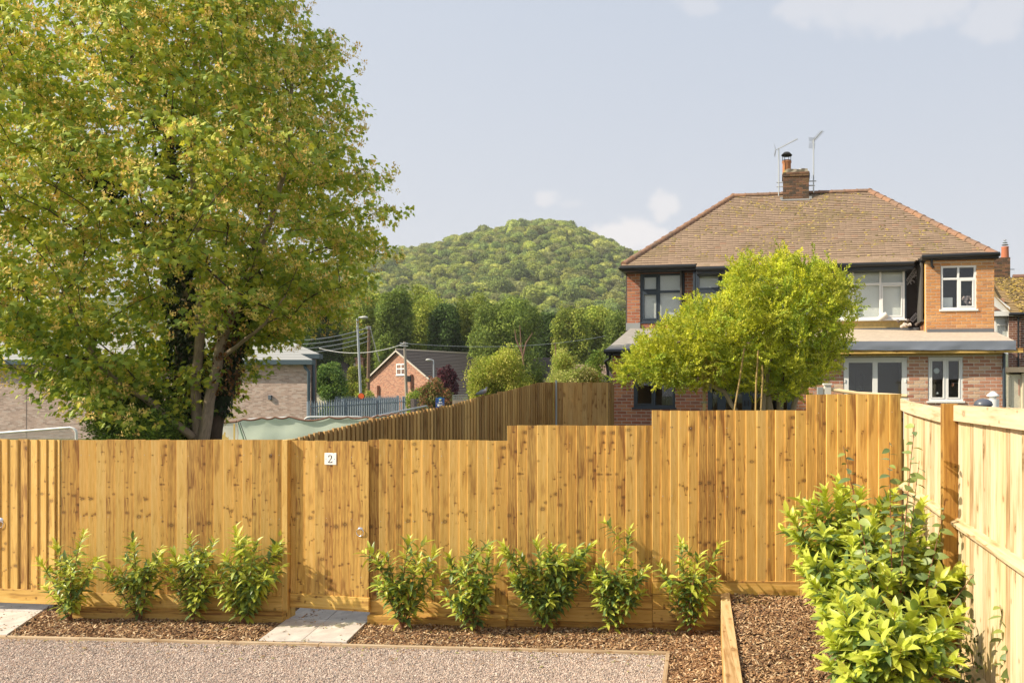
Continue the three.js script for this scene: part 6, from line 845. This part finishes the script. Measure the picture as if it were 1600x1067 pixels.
shrub('round_bush', 'round green bush between the school wall and the street lamp', 'bush', 491, 545, 566, 660, 60, gr, { n: 1300, size: 0.34, seed: 4, lobes: 18 });
shrub('yellow_green_bush', 'yellow green bush left of the brown telegraph pole', 'bush', 541, 568, 572, 660, 64, yg, { n: 1000, size: 0.32, seed: 6, lobes: 12 });
shrub('hedge_bush', 'low light green bush in front of the wide brick gable', 'bush', 566, 586, 613, 660, 58, yg, { n: 400, size: 0.25, seed: 7, lobes: 8 });
shrub('climbing_shrub', 'loose bright green shrub beside the weathered telegraph pole', 'bush', 630, 678, 580, 660, 47, gain([[0.2, 0.26, 0.04], [0.13, 0.2, 0.035], [0.26, 0.28, 0.05]], 1.5), { n: 900, size: 0.24, seed: 8, lobes: 14 });
shrub('purple_tree', 'dark purple-leaved tree in front of the tiled roof', 'tree', 684, 712, 572, 660, 62, purple, { n: 1300, size: 0.34, seed: 9, lobes: 16, trunk: 0.12 });
shrub('brown_shrub', 'brownish spreading shrub over the dark garden wall', 'bush', 656, 716, 590, 650, 44, brown, { n: 1300, size: 0.22, seed: 10, lobes: 18, low: 0.45 });
shrub('yellow_green_shrub', 'large rounded yellow green shrub behind the pigeon', 'bush', 722, 846, 545, 680, 32, yg, { n: 5200, size: 0.22, seed: 11, lobes: 44, geo: clumpB, deep: 0.7 });
shrub('clipped_hedge', 'dark clipped conifer hedge with a bright top edge', 'hedge', 812, 852, 566, 640, 34, [[0.035, 0.06, 0.014], [0.05, 0.08, 0.018], [0.1, 0.13, 0.02]], { n: 1500, size: 0.17, seed: 12, lobes: 20, geo: clumpB });
shrub('sapling', 'pale green sapling with an upright leader behind the short fence', 'tree', 832, 938, 536, 660, 25, gain([[0.27, 0.31, 0.07], [0.2, 0.26, 0.05], [0.34, 0.34, 0.1]], 1.7), { n: 2300, size: 0.17, seed: 13, lobes: 24, cone: true, geo: clumpB });
shrub('sapling', 'leafy green young tree against the corner of the brick house', 'tree', 905, 962, 538, 660, 27, gain([[0.12, 0.19, 0.04], [0.17, 0.23, 0.045], [0.09, 0.15, 0.03]], 1.7), { n: 1900, size: 0.18, seed: 14, lobes: 22, geo: clumpB });
shrub('garden_shrub', 'low pale bushes along the top of the short square fence', 'bush', 842, 956, 570, 660, 23, gain([[0.3, 0.32, 0.09], [0.22, 0.27, 0.06], [0.4, 0.36, 0.16]], 1.5), { n: 2800, size: 0.16, seed: 15, lobes: 24, geo: clumpB });

{   // hawthorn in the next garden, wind-swept to the left
  const d = 15.5, base = at(1196, 618, d).setY(0.9), K = d / F, L = (px, py, z = 0) => V((px - 1196) * K, EYE - (py - HY) * K - base.y, z), tree = thing('hawthorn_tree', 'broad bright green hawthorn in front of the dark framed house', 'tree', base);
  const st = [{ pts: [L(1207, 660), L(1200, 625, 0.1), L(1188, 590, 0.1), L(1172, 545, 0), L(1160, 470, -0.2)], r: [0.085, 0.03] }, { pts: [L(1222, 660, -0.2), L(1220, 620, -0.2), L(1232, 560, -0.3), L(1245, 470, -0.4)], r: [0.075, 0.025] }, { pts: [L(1238, 660, -0.1), L(1246, 610, 0), L(1280, 545, 0.2), L(1300, 480, 0.2)], r: [0.065, 0.02] }, { pts: [L(1155, 650, 0.2), L(1130, 612, 0.3), L(1100, 598, 0.35), L(1060, 585, 0.3), L(1000, 580, 0.2)], r: [0.05, 0.015] }, { pts: [L(1200, 580, 0.1), L(1178, 555, 0.3), L(1140, 537, 0.4), L(1080, 530, 0.3), L(1030, 545, 0.3)], r: [0.055, 0.014] }, { pts: [L(1185, 660, 0.3), L(1196, 600, 0.3), L(1205, 540, 0.3), L(1215, 430, 0.2)], r: [0.05, 0.015] }];
  const top = [[970, 588], [985, 566], [1000, 545], [1020, 524], [1055, 500], [1080, 484], [1105, 472], [1125, 450], [1140, 428], [1165, 410], [1195, 410], [1230, 402], [1258, 402], [1290, 414], [1310, 438], [1322, 460]], bot = [[970, 594], [990, 592], [1015, 598], [1045, 598], [1066, 608], [1087, 606], [1110, 602], [1180, 616], [1240, 624], [1275, 600], [1300, 565], [1315, 540], [1322, 480]];
  const r = rng(77), tg = []; let guard = 0;
  while (tg.length < 760 && guard++ < 40000) { const px = rr(r, 970, 1322), jag = 34 * (n2(px * 0.06, 3, 12, 2) - 0.5), a = polyAt(top, px) + 4 + jag, b = polyAt(bot, px) - 4, py = lerp(a, b, Math.pow(r(), 1.15)), mid = 1 - Math.pow(Math.abs(px - 1165) / 215, 2), z = rr(r, -1, 1) * 1.5 * Math.sqrt(Math.max(0.06, mid)) * Math.sqrt(Math.max(0.1, 1 - Math.pow((py - (a + b) / 2) / ((b - a) / 2 + 20), 2))); if (px > 1085 && px < 1205 && py > 588 && r() < 0.55) continue; const p = L(px, py, z); if (tg.some((q) => q.distanceTo(p) < 0.23)) continue; tg.push(p); }
  const G = growTree(st, tg, { seed: 8, tip: 0.004, step: 0.25, rise: 0.05, sides: 5 }); G.stems.forEach((g, i) => part(tree, i < 3 ? 'trunk' : 'limb', g, M.bark)); part(tree, 'branches', G.limbs, M.darkBark).userData.kind = 'stuff';
  const ms = [], cs = [], lime = [[0.54, 0.6, 0.06], [0.63, 0.66, 0.06], [0.72, 0.71, 0.06], [0.42, 0.52, 0.06], [0.62, 0.62, 0.07]]; for (const c of G.chains) { const e = c.target, from = c.pts[Math.max(0, c.pts.length - 4)], dir0 = e.clone().sub(from).normalize().add(V(-0.12, 0, 0)), n = 13 + Math.floor(r() * 6), tint = rr(r, 0.8, 1.2), hue = Math.floor(r() * 5); for (let i = 0; i < n; i++) { const t = rr(r, 0.2, 1.25), p = from.clone().lerp(e, t).add(randDir(r).multiplyScalar(0.12)), dir = dir0.clone().multiplyScalar(0.9).add(randDir(r).multiplyScalar(0.75)).normalize(); ms.push(M4(p, dir, randDir(r), rr(r, 0.14, 0.27))); const k = tint * rr(r, 0.8, 1.2), L0 = lime[r() < 0.6 ? hue : Math.floor(r() * 5)]; cs.push(L0.map((v) => v * k)); } }
  for (let i = 0; i < 130; i++) { const a = [[1108, 560, 1100, 600], [1112, 555, 1112, 602], [1115, 550, 1130, 595], [1100, 560, 1096, 590]][i % 4], t = r(), p = L(lerp(a[0], a[2], t), lerp(a[1], a[3], t), 1.0); ms.push(M4(p, V(rr(r, -0.4, 0.4), -0.8, rr(r, -0.4, 0.4)), randDir(r), rr(r, 0.12, 0.2))); const k = rr(r, 0.8, 1.2); cs.push([0.4 * k, 0.34 * k, 0.05 * k]); }
  instanced(tree, 'crown', sprigB, M.whiteLeaf, ms, cs);
  // canes standing in front of it
  const cane = (pts, label) => { const o = thing('garden_cane', label, 'cane', at(pts[0][0], 618, 14.2).setY(0.9)); const P = pts.map(([x, y]) => at(x, y, 14.2).sub(o.position)); part(o, 'stick', tube(P, 0.017, 7), mat([0.4, 0.27, 0.1], 0.8)); const g = []; for (let i = 1; i < 5; i++) { const p = P[0].clone().lerp(P[P.length - 1], i / 5); g.push(tube([p.clone().add(V(0, -0.006, 0)), p.clone().add(V(0, 0.006, 0))], 0.021, 7)); } part(o, 'node_ring', merge(g), mat([0.3, 0.2, 0.08], 0.8)); };
  cane([[1146, 650], [1156, 592], [1163, 544]], 'leaning bamboo cane left of the hawthorn trunk'); cane([[1180.5, 655], [1181.5, 600], [1185, 547]], 'tallest upright bamboo cane before the dark doors'); cane([[1188.5, 655], [1192, 590], [1191, 570]], 'shorter bamboo cane just right of the tallest one');
  { const o = thing('garden_stake', 'pale square timber stake beside the dark folding doors', 'stake', at(1100.5, 618, 16).setY(0.9)), y = at(1100.5, 603, 16).y - 0.9; part(o, 'stake_body', metreUV(rspan(-0.035, 0.035, 0, y, -0.03, 0.03)), M.pale[1]); part(o, 'tie', new THREE.TorusGeometry(0.06, 0.012, 6, 14).rotateX(1.4).translate(0, y - 0.35, 0), mat([0.5, 0.52, 0.55])); }
}
// ---------------------------------------------------------------- laurels
const laurelGeo = [leafShape(0.36, 5, 0.35, 0.28), leafShape(0.4, 5, 0.25, 0.12), leafShape(0.33, 5, 0.45, 0.45)], bigLaurelGeo = [leafShape(0.44, 5, 0.3, 0.3), leafShape(0.5, 5, 0.22, 0.12), leafShape(0.42, 5, 0.4, 0.42)];
const laurelPal = palette([[0.2, 0.3, 0.085], [0.27, 0.37, 0.1], [0.14, 0.23, 0.07], [0.4, 0.5, 0.09], [0.57, 0.64, 0.085], [0.68, 0.72, 0.11]], 0.4, 0.46, { specularIntensity: 0.7 });
function laurel(name, label, base, tips, o = {}) {   // tips: places where shoots end
  const r = rng(o.seed ?? 1), t = thing(name, label, 'shrub', base, 0, o.group), list = [], wood = [], size = o.size ?? 0.1, gap = o.gap ?? 0.03;
  const shoot = (a, b, thick, dens, sideShoots) => {
    const L = a.distanceTo(b), mid = a.clone().lerp(b, 0.5).add(V(rr(r, -0.05, 0.05), 0, rr(r, -0.05, 0.05)).multiplyScalar(L)).add(V((a.x - b.x) * 0.12, 0.05 * L, (a.z - b.z) * 0.12)), at2 = (u) => a.clone().multiplyScalar((1 - u) ** 2).addScaledVector(mid, 2 * u * (1 - u)).addScaledVector(b, u * u), pts = []; for (let i = 0; i <= 6; i++) pts.push(at2(i / 6)); wood.push(tube(pts, pts.map((_, i) => lerp(thick, 0.0022, i / 6)), 5));
    const n = Math.round(L / gap * dens); let ang = r() * 6;
    for (let i = 0; i < n; i++) {
      const u = lerp(o.bare ?? 0.14, 1, Math.pow((i + 0.5) / n, 0.9)), p = at2(u), dir = at2(Math.min(1, u + 0.05)).sub(at2(u - 0.05)).normalize(); ang += 2.4 + rr(r, -0.3, 0.3); let s = V(Math.cos(ang), 0, Math.sin(ang)); s.sub(dir.clone().multiplyScalar(s.dot(dir))).normalize(); const up = smoothstep(u, 0.55, 1), ld = s.clone().multiplyScalar(lerp(1.0, 0.5, up)).addScaledVector(dir, lerp(0.35, 1.0, up)).add(V(0, rr(r, -0.25, 0.2), 0)).normalize(), nr = V(0, 1, 0).addScaledVector(s, -0.5).addScaledVector(dir, 0.5).add(randDir(r).multiplyScalar(0.3)).addScaledVector(o.face ?? V(0, 0, 0), 0.4).normalize();
      const tip = u > 0.8 ? smoothstep(u, 0.78, 1) : 0, q = r(), ci = q < tip * 0.8 + (o.light ?? 0) ? (r() < 0.55 ? 4 : 5) : Math.min(3, Math.floor(r() * 4)); list.push({ m: M4(p, ld, nr, size * rr(r, 0.7, 1.25) * (u > 0.94 ? 0.75 : 1)), c: ci, g: Math.floor(r() * 3) });
    }
    if (sideShoots) for (let i = 0; i < sideShoots; i++) { const u = rr(r, 0.15, 0.72), p = at2(u), a2 = r() * 6.28, l = L * rr(r, 0.2, 0.36); shoot(p, p.clone().add(V(Math.cos(a2) * l * 0.72, l * rr(r, 0.5, 0.95), Math.sin(a2) * l * 0.6)), thick * 0.5, dens * 1.05, 0); }
  };
  for (const tp of tips) shoot(V(rr(r, -0.02, 0.02), 0, rr(r, -0.02, 0.02)), tp.clone().sub(base), o.thick ?? 0.008, 1, o.side ?? 3);
  part(t, 'stems', merge(wood), M.redStem); pieces(t, 'leaf', 'foliage', o.geo ?? laurelGeo, laurelPal, M.whiteLeaf, list, 300); return t;
}
const row = [   // base in the photograph, then the ends of the shoots
  [[108, 971], [[85, 848], [130, 830], [62, 878], [152, 872], [110, 890], [66, 915]], 'leftmost young laurel, two long shoots splayed beside the left gate'], [[217, 970], [[208, 848], [250, 856], [164, 893], [232, 880], [186, 890]], 'second young laurel from the left, with a low shoot reaching left'], [[300, 974], [[296, 836], [334, 844], [266, 858], [318, 862], [345, 885], [262, 905]], 'third young laurel from the left, its top dense and bright'], [[379, 975], [[366, 826], [436, 850], [398, 850], [350, 868], [338, 900], [440, 885], [415, 900]], 'young laurel just left of the numbered gate, tall in the middle'],
  [[628, 985], [[577, 856], [640, 842], [680, 862], [602, 866], [655, 872], [690, 900], [590, 905]], 'bushy young laurel just right of the paved path'], [[741, 988], [[735, 846], [766, 856], [700, 868], [782, 882], [720, 880], [690, 925]], 'young laurel under the first fence step right of the gate'], [[852, 987], [[786, 852], [838, 846], [860, 852], [812, 866], [876, 862], [928, 848], [905, 868], [800, 900], [925, 895]], 'widest young laurel, spreading right of the first fence step'], [[955, 991], [[985, 826], [942, 872], [1010, 886], [928, 900], [968, 880], [1006, 925]], 'young laurel with one tall shoot left of the second fence step'], [[1077, 993], [[1063, 845], [1128, 850], [1030, 882], [1095, 866], [1080, 880], [1120, 905]], 'rightmost young laurel of the row, beside the timber sleeper']];
row.forEach(([b, tips, label], i) => { const p = onLevel(b[0], b[1], 0.0), d = -p.z, r = rng(i + 50); laurel('laurel_plant', label, p, tips.map(([x, y]) => at(x, y, d + rr(r, -0.42, 0.0))), { seed: 900 + i, size: rr(r, 0.105, 0.13), side: 3 + i % 4, gap: rr(r, 0.0155, 0.021), face: SUN, light: rr(r, 0.2, 0.45), bare: 0.1, group: 'young laurels planted along the fence' }); });
{   // the large laurels of the raised bed, and what grows among them
  const big = (base, tips, label, o) => { const d0 = -base.z, r = rng(o.seed); return laurel('laurel_shrub', label, base, tips.map(([x, y, dd]) => at(x, y, dd + rr(r, -0.1, 0.1))), { size: 0.132, gap: 0.0175, bare: 0.16, side: 6, face: SUN, thick: 0.012, light: 0.46, geo: bigLaurelGeo, group: 'tall laurels in the raised bed', ...o }); };
  big(at(1330, 618, 6.9).setY(0.355), [[1310, 752, 6.8], [1345, 766, 6.8], [1395, 772, 6.7], [1230, 800, 6.6], [1250, 860, 6.5], [1288, 765, 6.7], [1262, 785, 6.8], [1240, 830, 6.5], [1310, 775, 6.6], [1325, 770, 6.9], [1350, 800, 7.1], [1300, 830, 6.6], [1375, 790, 6.8], [1270, 920, 6.5], [1340, 850, 6.4]], 'farthest tall laurel, its shoots reaching over the fence boards', { seed: 31 });
  big(at(1375, 618, 5.9).setY(0.355), [[1245, 885, 6.1], [1268, 930, 5.8], [1288, 870, 6.0], [1300, 905, 5.8], [1330, 850, 5.9], [1365, 800, 6.1], [1410, 830, 5.9], [1445, 810, 6.0], [1425, 850, 5.6], [1380, 860, 5.6], [1350, 880, 5.6], [1480, 830, 6.0], [1262, 905, 5.7], [1258, 870, 5.9], [1285, 960, 5.4], [1300, 930, 5.6], [1345, 940, 5.4], [1390, 900, 5.5], [1440, 890, 5.6], [1490, 880, 5.8], [1500, 900, 5.5], [1442, 786, 5.9], [1518, 885, 5.5], [1505, 945, 5.4]], 'middle tall laurel filling the bed before the brown post', { seed: 32 });
  big(at(1385, 618, 4.9).setY(0.355), [[1300, 1000, 4.9], [1285, 985, 5.0], [1292, 1035, 4.9], [1310, 940, 5.1], [1330, 960, 5.0], [1365, 930, 4.9], [1400, 950, 4.8], [1380, 985, 4.7], [1345, 985, 4.8], [1430, 975, 4.7], [1440, 930, 5.0], [1475, 960, 4.9], [1490, 990, 4.7], [1350, 1030, 4.6], [1410, 1010, 4.5], [1460, 1020, 4.6], [1320, 1050, 4.6], [1495, 1030, 4.6], [1500, 960, 4.8]], 'nearest tall laurel with the largest leaves at the bottom edge', { seed: 33, size: 0.125 });
  // slender tree with dull round leaves
  const rl = [leafShape(0.62, 4, 0.2, 0.25)], rp = palette([[0.2, 0.28, 0.08], [0.25, 0.33, 0.09], [0.15, 0.23, 0.07], [0.32, 0.4, 0.09]], 0.5, 0.35);
  const sap = (name, label, base, tips, o) => { const r = rng(o.seed), t = thing(name, label, 'sapling', base), list = [], wood = []; for (const tp of tips) { const b = tp.clone().sub(base), a = o.from ? o.from.clone().sub(base) : V(0, 0, 0), mid = a.clone().lerp(b, 0.5).add(V(rr(r, -0.05, 0.05), 0, 0)), f = (u) => a.clone().multiplyScalar((1 - u) ** 2).addScaledVector(mid, 2 * u * (1 - u)).addScaledVector(b, u * u), pts = []; for (let i = 0; i <= 8; i++) pts.push(f(i / 8)); wood.push(tube(pts, pts.map((_, i) => lerp(o.thick ?? 0.008, 0.002, i / 8)), 6)); const n = Math.round(a.distanceTo(b) / (o.gap ?? 0.055)); for (let i = 0; i < n; i++) { const u = lerp(o.bare ?? 0.3, 1, (i + 0.5) / n), an = i * 2.5 + r(), s = V(Math.cos(an), rr(r, -0.25, 0.25), Math.sin(an) * 0.8); list.push({ m: M4(f(u), s, V(0, 1, 0).add(V(0, 0, 0.5)).add(randDir(r).multiplyScalar(0.7)), (o.size ?? 0.098) * rr(r, 0.75, 1.2) * (u > 0.9 ? 0.75 : 1)), c: Math.floor(r() * 4) }); } } part(t, 'stems', merge(wood), M.redStem); pieces(t, 'leaf', 'foliage', rl, rp, M.whiteLeaf, list, 300); };
  sap('young_tree', 'slender sapling with thin red stems rising above the laurels', at(1400, 618, 5.6).setY(0.355), [[1318, 697, 5.7], [1390, 690, 5.6], [1430, 662, 5.5], [1437, 720, 5.7], [1476, 792, 5.5], [1410, 760, 5.6], [1345, 850, 5.4], [1530, 888, 5.2]].map(([x, y, d]) => at(x, y, d)), { seed: 61 });
  sap('young_tree', 'small seedling with round leaves at the bottom right corner', at(1592, 618, 4.55).setY(0.355), [[1563, 945, 4.6], [1580, 1000, 4.5]].map(([x, y, d]) => at(x, y, d)), { seed: 62, thick: 0.006, gap: 0.04 });
  const r = rng(63), b = at(1535, 618, 5.2).setY(0.355), t = thing('ivy_bush', 'small dark ivy bush at the foot of the pale fence', 'bush', b), list = [], wood = [], rp2 = palette([[0.12, 0.18, 0.05], [0.16, 0.23, 0.06], [0.24, 0.3, 0.08], [0.09, 0.14, 0.04]], 0.4, 0.25); for (let i = 0; i < 620; i++) { const d = randDir(r), p = V(d.x * 0.2, 0.28 + d.y * 0.3, d.z * 0.2).multiplyScalar(0.7 + 0.4 * r()); list.push({ m: M4(p, d.clone().add(V(0, -0.4, 0)), d.clone().add(randDir(r).multiplyScalar(0.6)), rr(r, 0.025, 0.05)), c: Math.floor(r() * 4) }); if (i % 20 === 0) wood.push(tube([V(0, -0.02, 0), p.clone().multiplyScalar(0.5), p], [0.006, 0.004, 0.002], 4)); } part(t, 'stems', merge(wood), M.twig); pieces(t, 'leaf', 'foliage', [leafShape(0.8, 3, 0.2, 0.2)], rp2, M.whiteLeaf, list, 300);
}
// ---------------------------------------------------------------- the belt of trees and the wooded hill
{
  const dark = gain([[0.04, 0.065, 0.018], [0.05, 0.08, 0.02], [0.035, 0.055, 0.017]], 2.3), mid = gain([[0.08, 0.11, 0.024], [0.06, 0.09, 0.02], [0.1, 0.13, 0.026]], 2.6, 1.05), bright = gain([[0.13, 0.16, 0.03], [0.1, 0.135, 0.026], [0.16, 0.18, 0.036]], 2.7, 1.06);
  const belt = [[415, 500, 480, 92, mid], [470, 520, 470, 88, dark], [515, 560, 472, 95, mid], [545, 610, 458, 90, bright], [592, 640, 448, 84, mid], [615, 692, 440, 92, bright], [678, 720, 466, 86, dark], [700, 758, 459, 90, bright], [745, 842, 460, 80, mid], [835, 880, 492, 92, dark], [868, 920, 476, 88, bright], [905, 960, 472, 92, bright], [950, 1015, 475, 86, mid], [370, 440, 470, 96, dark], [300, 380, 460, 100, mid], [560, 600, 500, 100, dark], [790, 850, 510, 98, dark], [640, 700, 500, 100, dark], [1010, 1090, 470, 95, mid]];
  const where = ['behind the sycamore branches', 'behind the school roof', 'behind the tall lamp', 'right of the tall street lamp', 'above the wide brick gable', 'tallest in the belt below the hill', 'between two taller crowns', 'with a bright rounded top', 'broad and round in the middle of the belt', 'low and dark right of the round one', 'bright, left of the brick house', 'bright, close beside the brick house', 'partly behind the brick house', 'far left behind the sycamore', 'at the far left of the belt', 'low and dark behind the telegraph pole', 'low and dark behind the low roof', 'low and dark behind the wide gable roof', 'hidden behind the brick house'];
  belt.forEach(([a0, b0, t, d, cols], i) => { const a = a0 - (b0 - a0) * 0.17, b = b0 + (b0 - a0) * 0.17; shrub('woodland_tree', 'woodland tree ' + where[i], 'tree', a, b, t, 600, d, cols, { n: 3800, size: 0.5, seed: 200 + i, lobes: 40, trunk: 0.28, stems: 4, low: 0.12, deep: 0.9, geo: clumpA, up: 0.5 }); });
  { const r = rng(44), o = thing('dead_tree', 'reddish dead branches in front of the round woodland tree', 'tree', at(818, 618, 72).setY(0.1)), g = [], L = (x, y) => at(x, y, 72).sub(o.position); for (const P of [[[818, 570], [814, 540], [812, 508]], [[816, 560], [822, 535], [832, 520]], [[817, 555], [806, 530], [804, 515]], [[868, 570], [868, 545], [867, 535]]]) g.push(tube(P.map(([x, y]) => L(x, y)), [0.08, 0.06, 0.03], 6)); part(o, 'branches', merge(g), mat([0.2, 0.11, 0.07])); }
  // hill: a terrain sheet and the wood on it
  const ridge = [[-700, 520], [0, 470], [300, 440], [480, 420], [560, 402], [590, 398], [620, 389], [660, 383], [700, 376], [740, 365], [785, 355], [830, 350], [870, 350], [900, 357], [930, 368], [960, 379], [1000, 395], [1100, 430], [1300, 500], [1700, 560], [2300, 600]], DR = 720, hgt = (x, d) => { const px = CX + F * x / d, y = EYE + (HY - polyAt(ridge, px)) / F * DR - 7, k = d < DR ? Math.pow(smoothstep(d, 170, DR + 60), 0.9) : 1 - smoothstep(d, DR, DR + 500) * 0.8; return 2 + (y - 2) * k * (1 + 0.12 * (n2(x / 90, d / 90, 5, 3) - 0.5) * (d < DR ? 1 : 0)); };
  const pos = [], idx = [], nx = 90, nz = 60, X = (i) => -1.5 + 2.6 * i / nx, Dd = (j) => 150 + 1050 * j / nz; for (let j = 0; j <= nz; j++) for (let i = 0; i <= nx; i++) { const d = Dd(j), x = X(i) * d; pos.push(x, hgt(x, d), -d); } for (let j = 0; j < nz; j++) for (let i = 0; i < nx; i++) { const a = j * (nx + 1) + i; idx.push(a, a + 1, a + nx + 1, a + 1, a + nx + 2, a + nx + 1); }
  const g = new THREE.BufferGeometry(); g.setAttribute('position', new THREE.Float32BufferAttribute(pos, 3)); g.setIndex(idx); g.computeVertexNormals(); struct('hill', g, mat([0.06, 0.08, 0.025], 1, { side: THREE.DoubleSide }));
  const r = rng(505), ms = [], cs = [], pal = gain([[0.085, 0.12, 0.032], [0.11, 0.145, 0.038], [0.07, 0.105, 0.032], [0.14, 0.165, 0.045], [0.10, 0.12, 0.045], [0.125, 0.16, 0.035]], 3.1, 1.14);
  for (let d = 190; d < 830; d += 6.5) for (let x = -0.62 * d; x < 0.3 * d; x += 6.5) { const xx = x + rr(r, -4, 4), dd = d + rr(r, -4, 4), s = rr(r, 2.6, 5.0) * (r() < 0.15 ? 1.4 : 1), c = pal[Math.floor(r() * pal.length)], k = rr(r, 0.6, 1.3); ms.push(new THREE.Matrix4().compose(V(xx, hgt(xx, dd) + s * rr(r, 0.5, 0.9), -dd), new THREE.Quaternion().setFromEuler(new THREE.Euler(rr(r, -0.15, 0.15), r() * 6.28, rr(r, -0.15, 0.15))), V(s * rr(r, 0.85, 1.15), s * rr(r, 0.8, 1.2), s * rr(r, 0.85, 1.15)))); cs.push(c.map((v) => v * k)); }
  // one crown: a dark heart wrapped in leaf clumps that stand out as lobes
  const rg = rng(66), parts = [], core = new THREE.IcosahedronGeometry(0.6, 2); core.deleteAttribute('uv');  parts.push(core); const lobes = []; for (let i = 0; i < 24; i++) { const q = randDir(rg); q.y = Math.abs(q.y) * 0.9 - 0.15; lobes.push([q.multiplyScalar(0.62), rr(rg, 0.2, 0.36)]); } const lp = [], li = []; for (const [c, s] of lobes) for (let i = 0; i < 50; i++) { const dd = randDir(rg), p = c.clone().addScaledVector(dd, s * rr(rg, 0.8, 1.15)), u = dd.clone().lerp(randDir(rg), 0.6).normalize(), a = u.clone().cross(randDir(rg)).normalize().multiplyScalar(0.085), b = u.clone().cross(a).normalize().multiplyScalar(0.085), k = lp.length / 3; lp.push(...p.clone().sub(a).toArray(), ...p.clone().sub(b).toArray(), ...p.clone().add(a).toArray(), ...p.clone().add(b).toArray()); li.push(k, k + 1, k + 2, k, k + 2, k + 3); }
  const lg = new THREE.BufferGeometry(); lg.setAttribute('position', new THREE.Float32BufferAttribute(lp, 3)); lg.setIndex(li); lg.computeVertexNormals(); parts.push(lg); 
  tag(instanced(scene, 'hill_wood', merge(parts), M.farLeaf, ms, cs), 'dense summer wood covering the round hill', 'wood');
}
renderer.render(scene, camera);
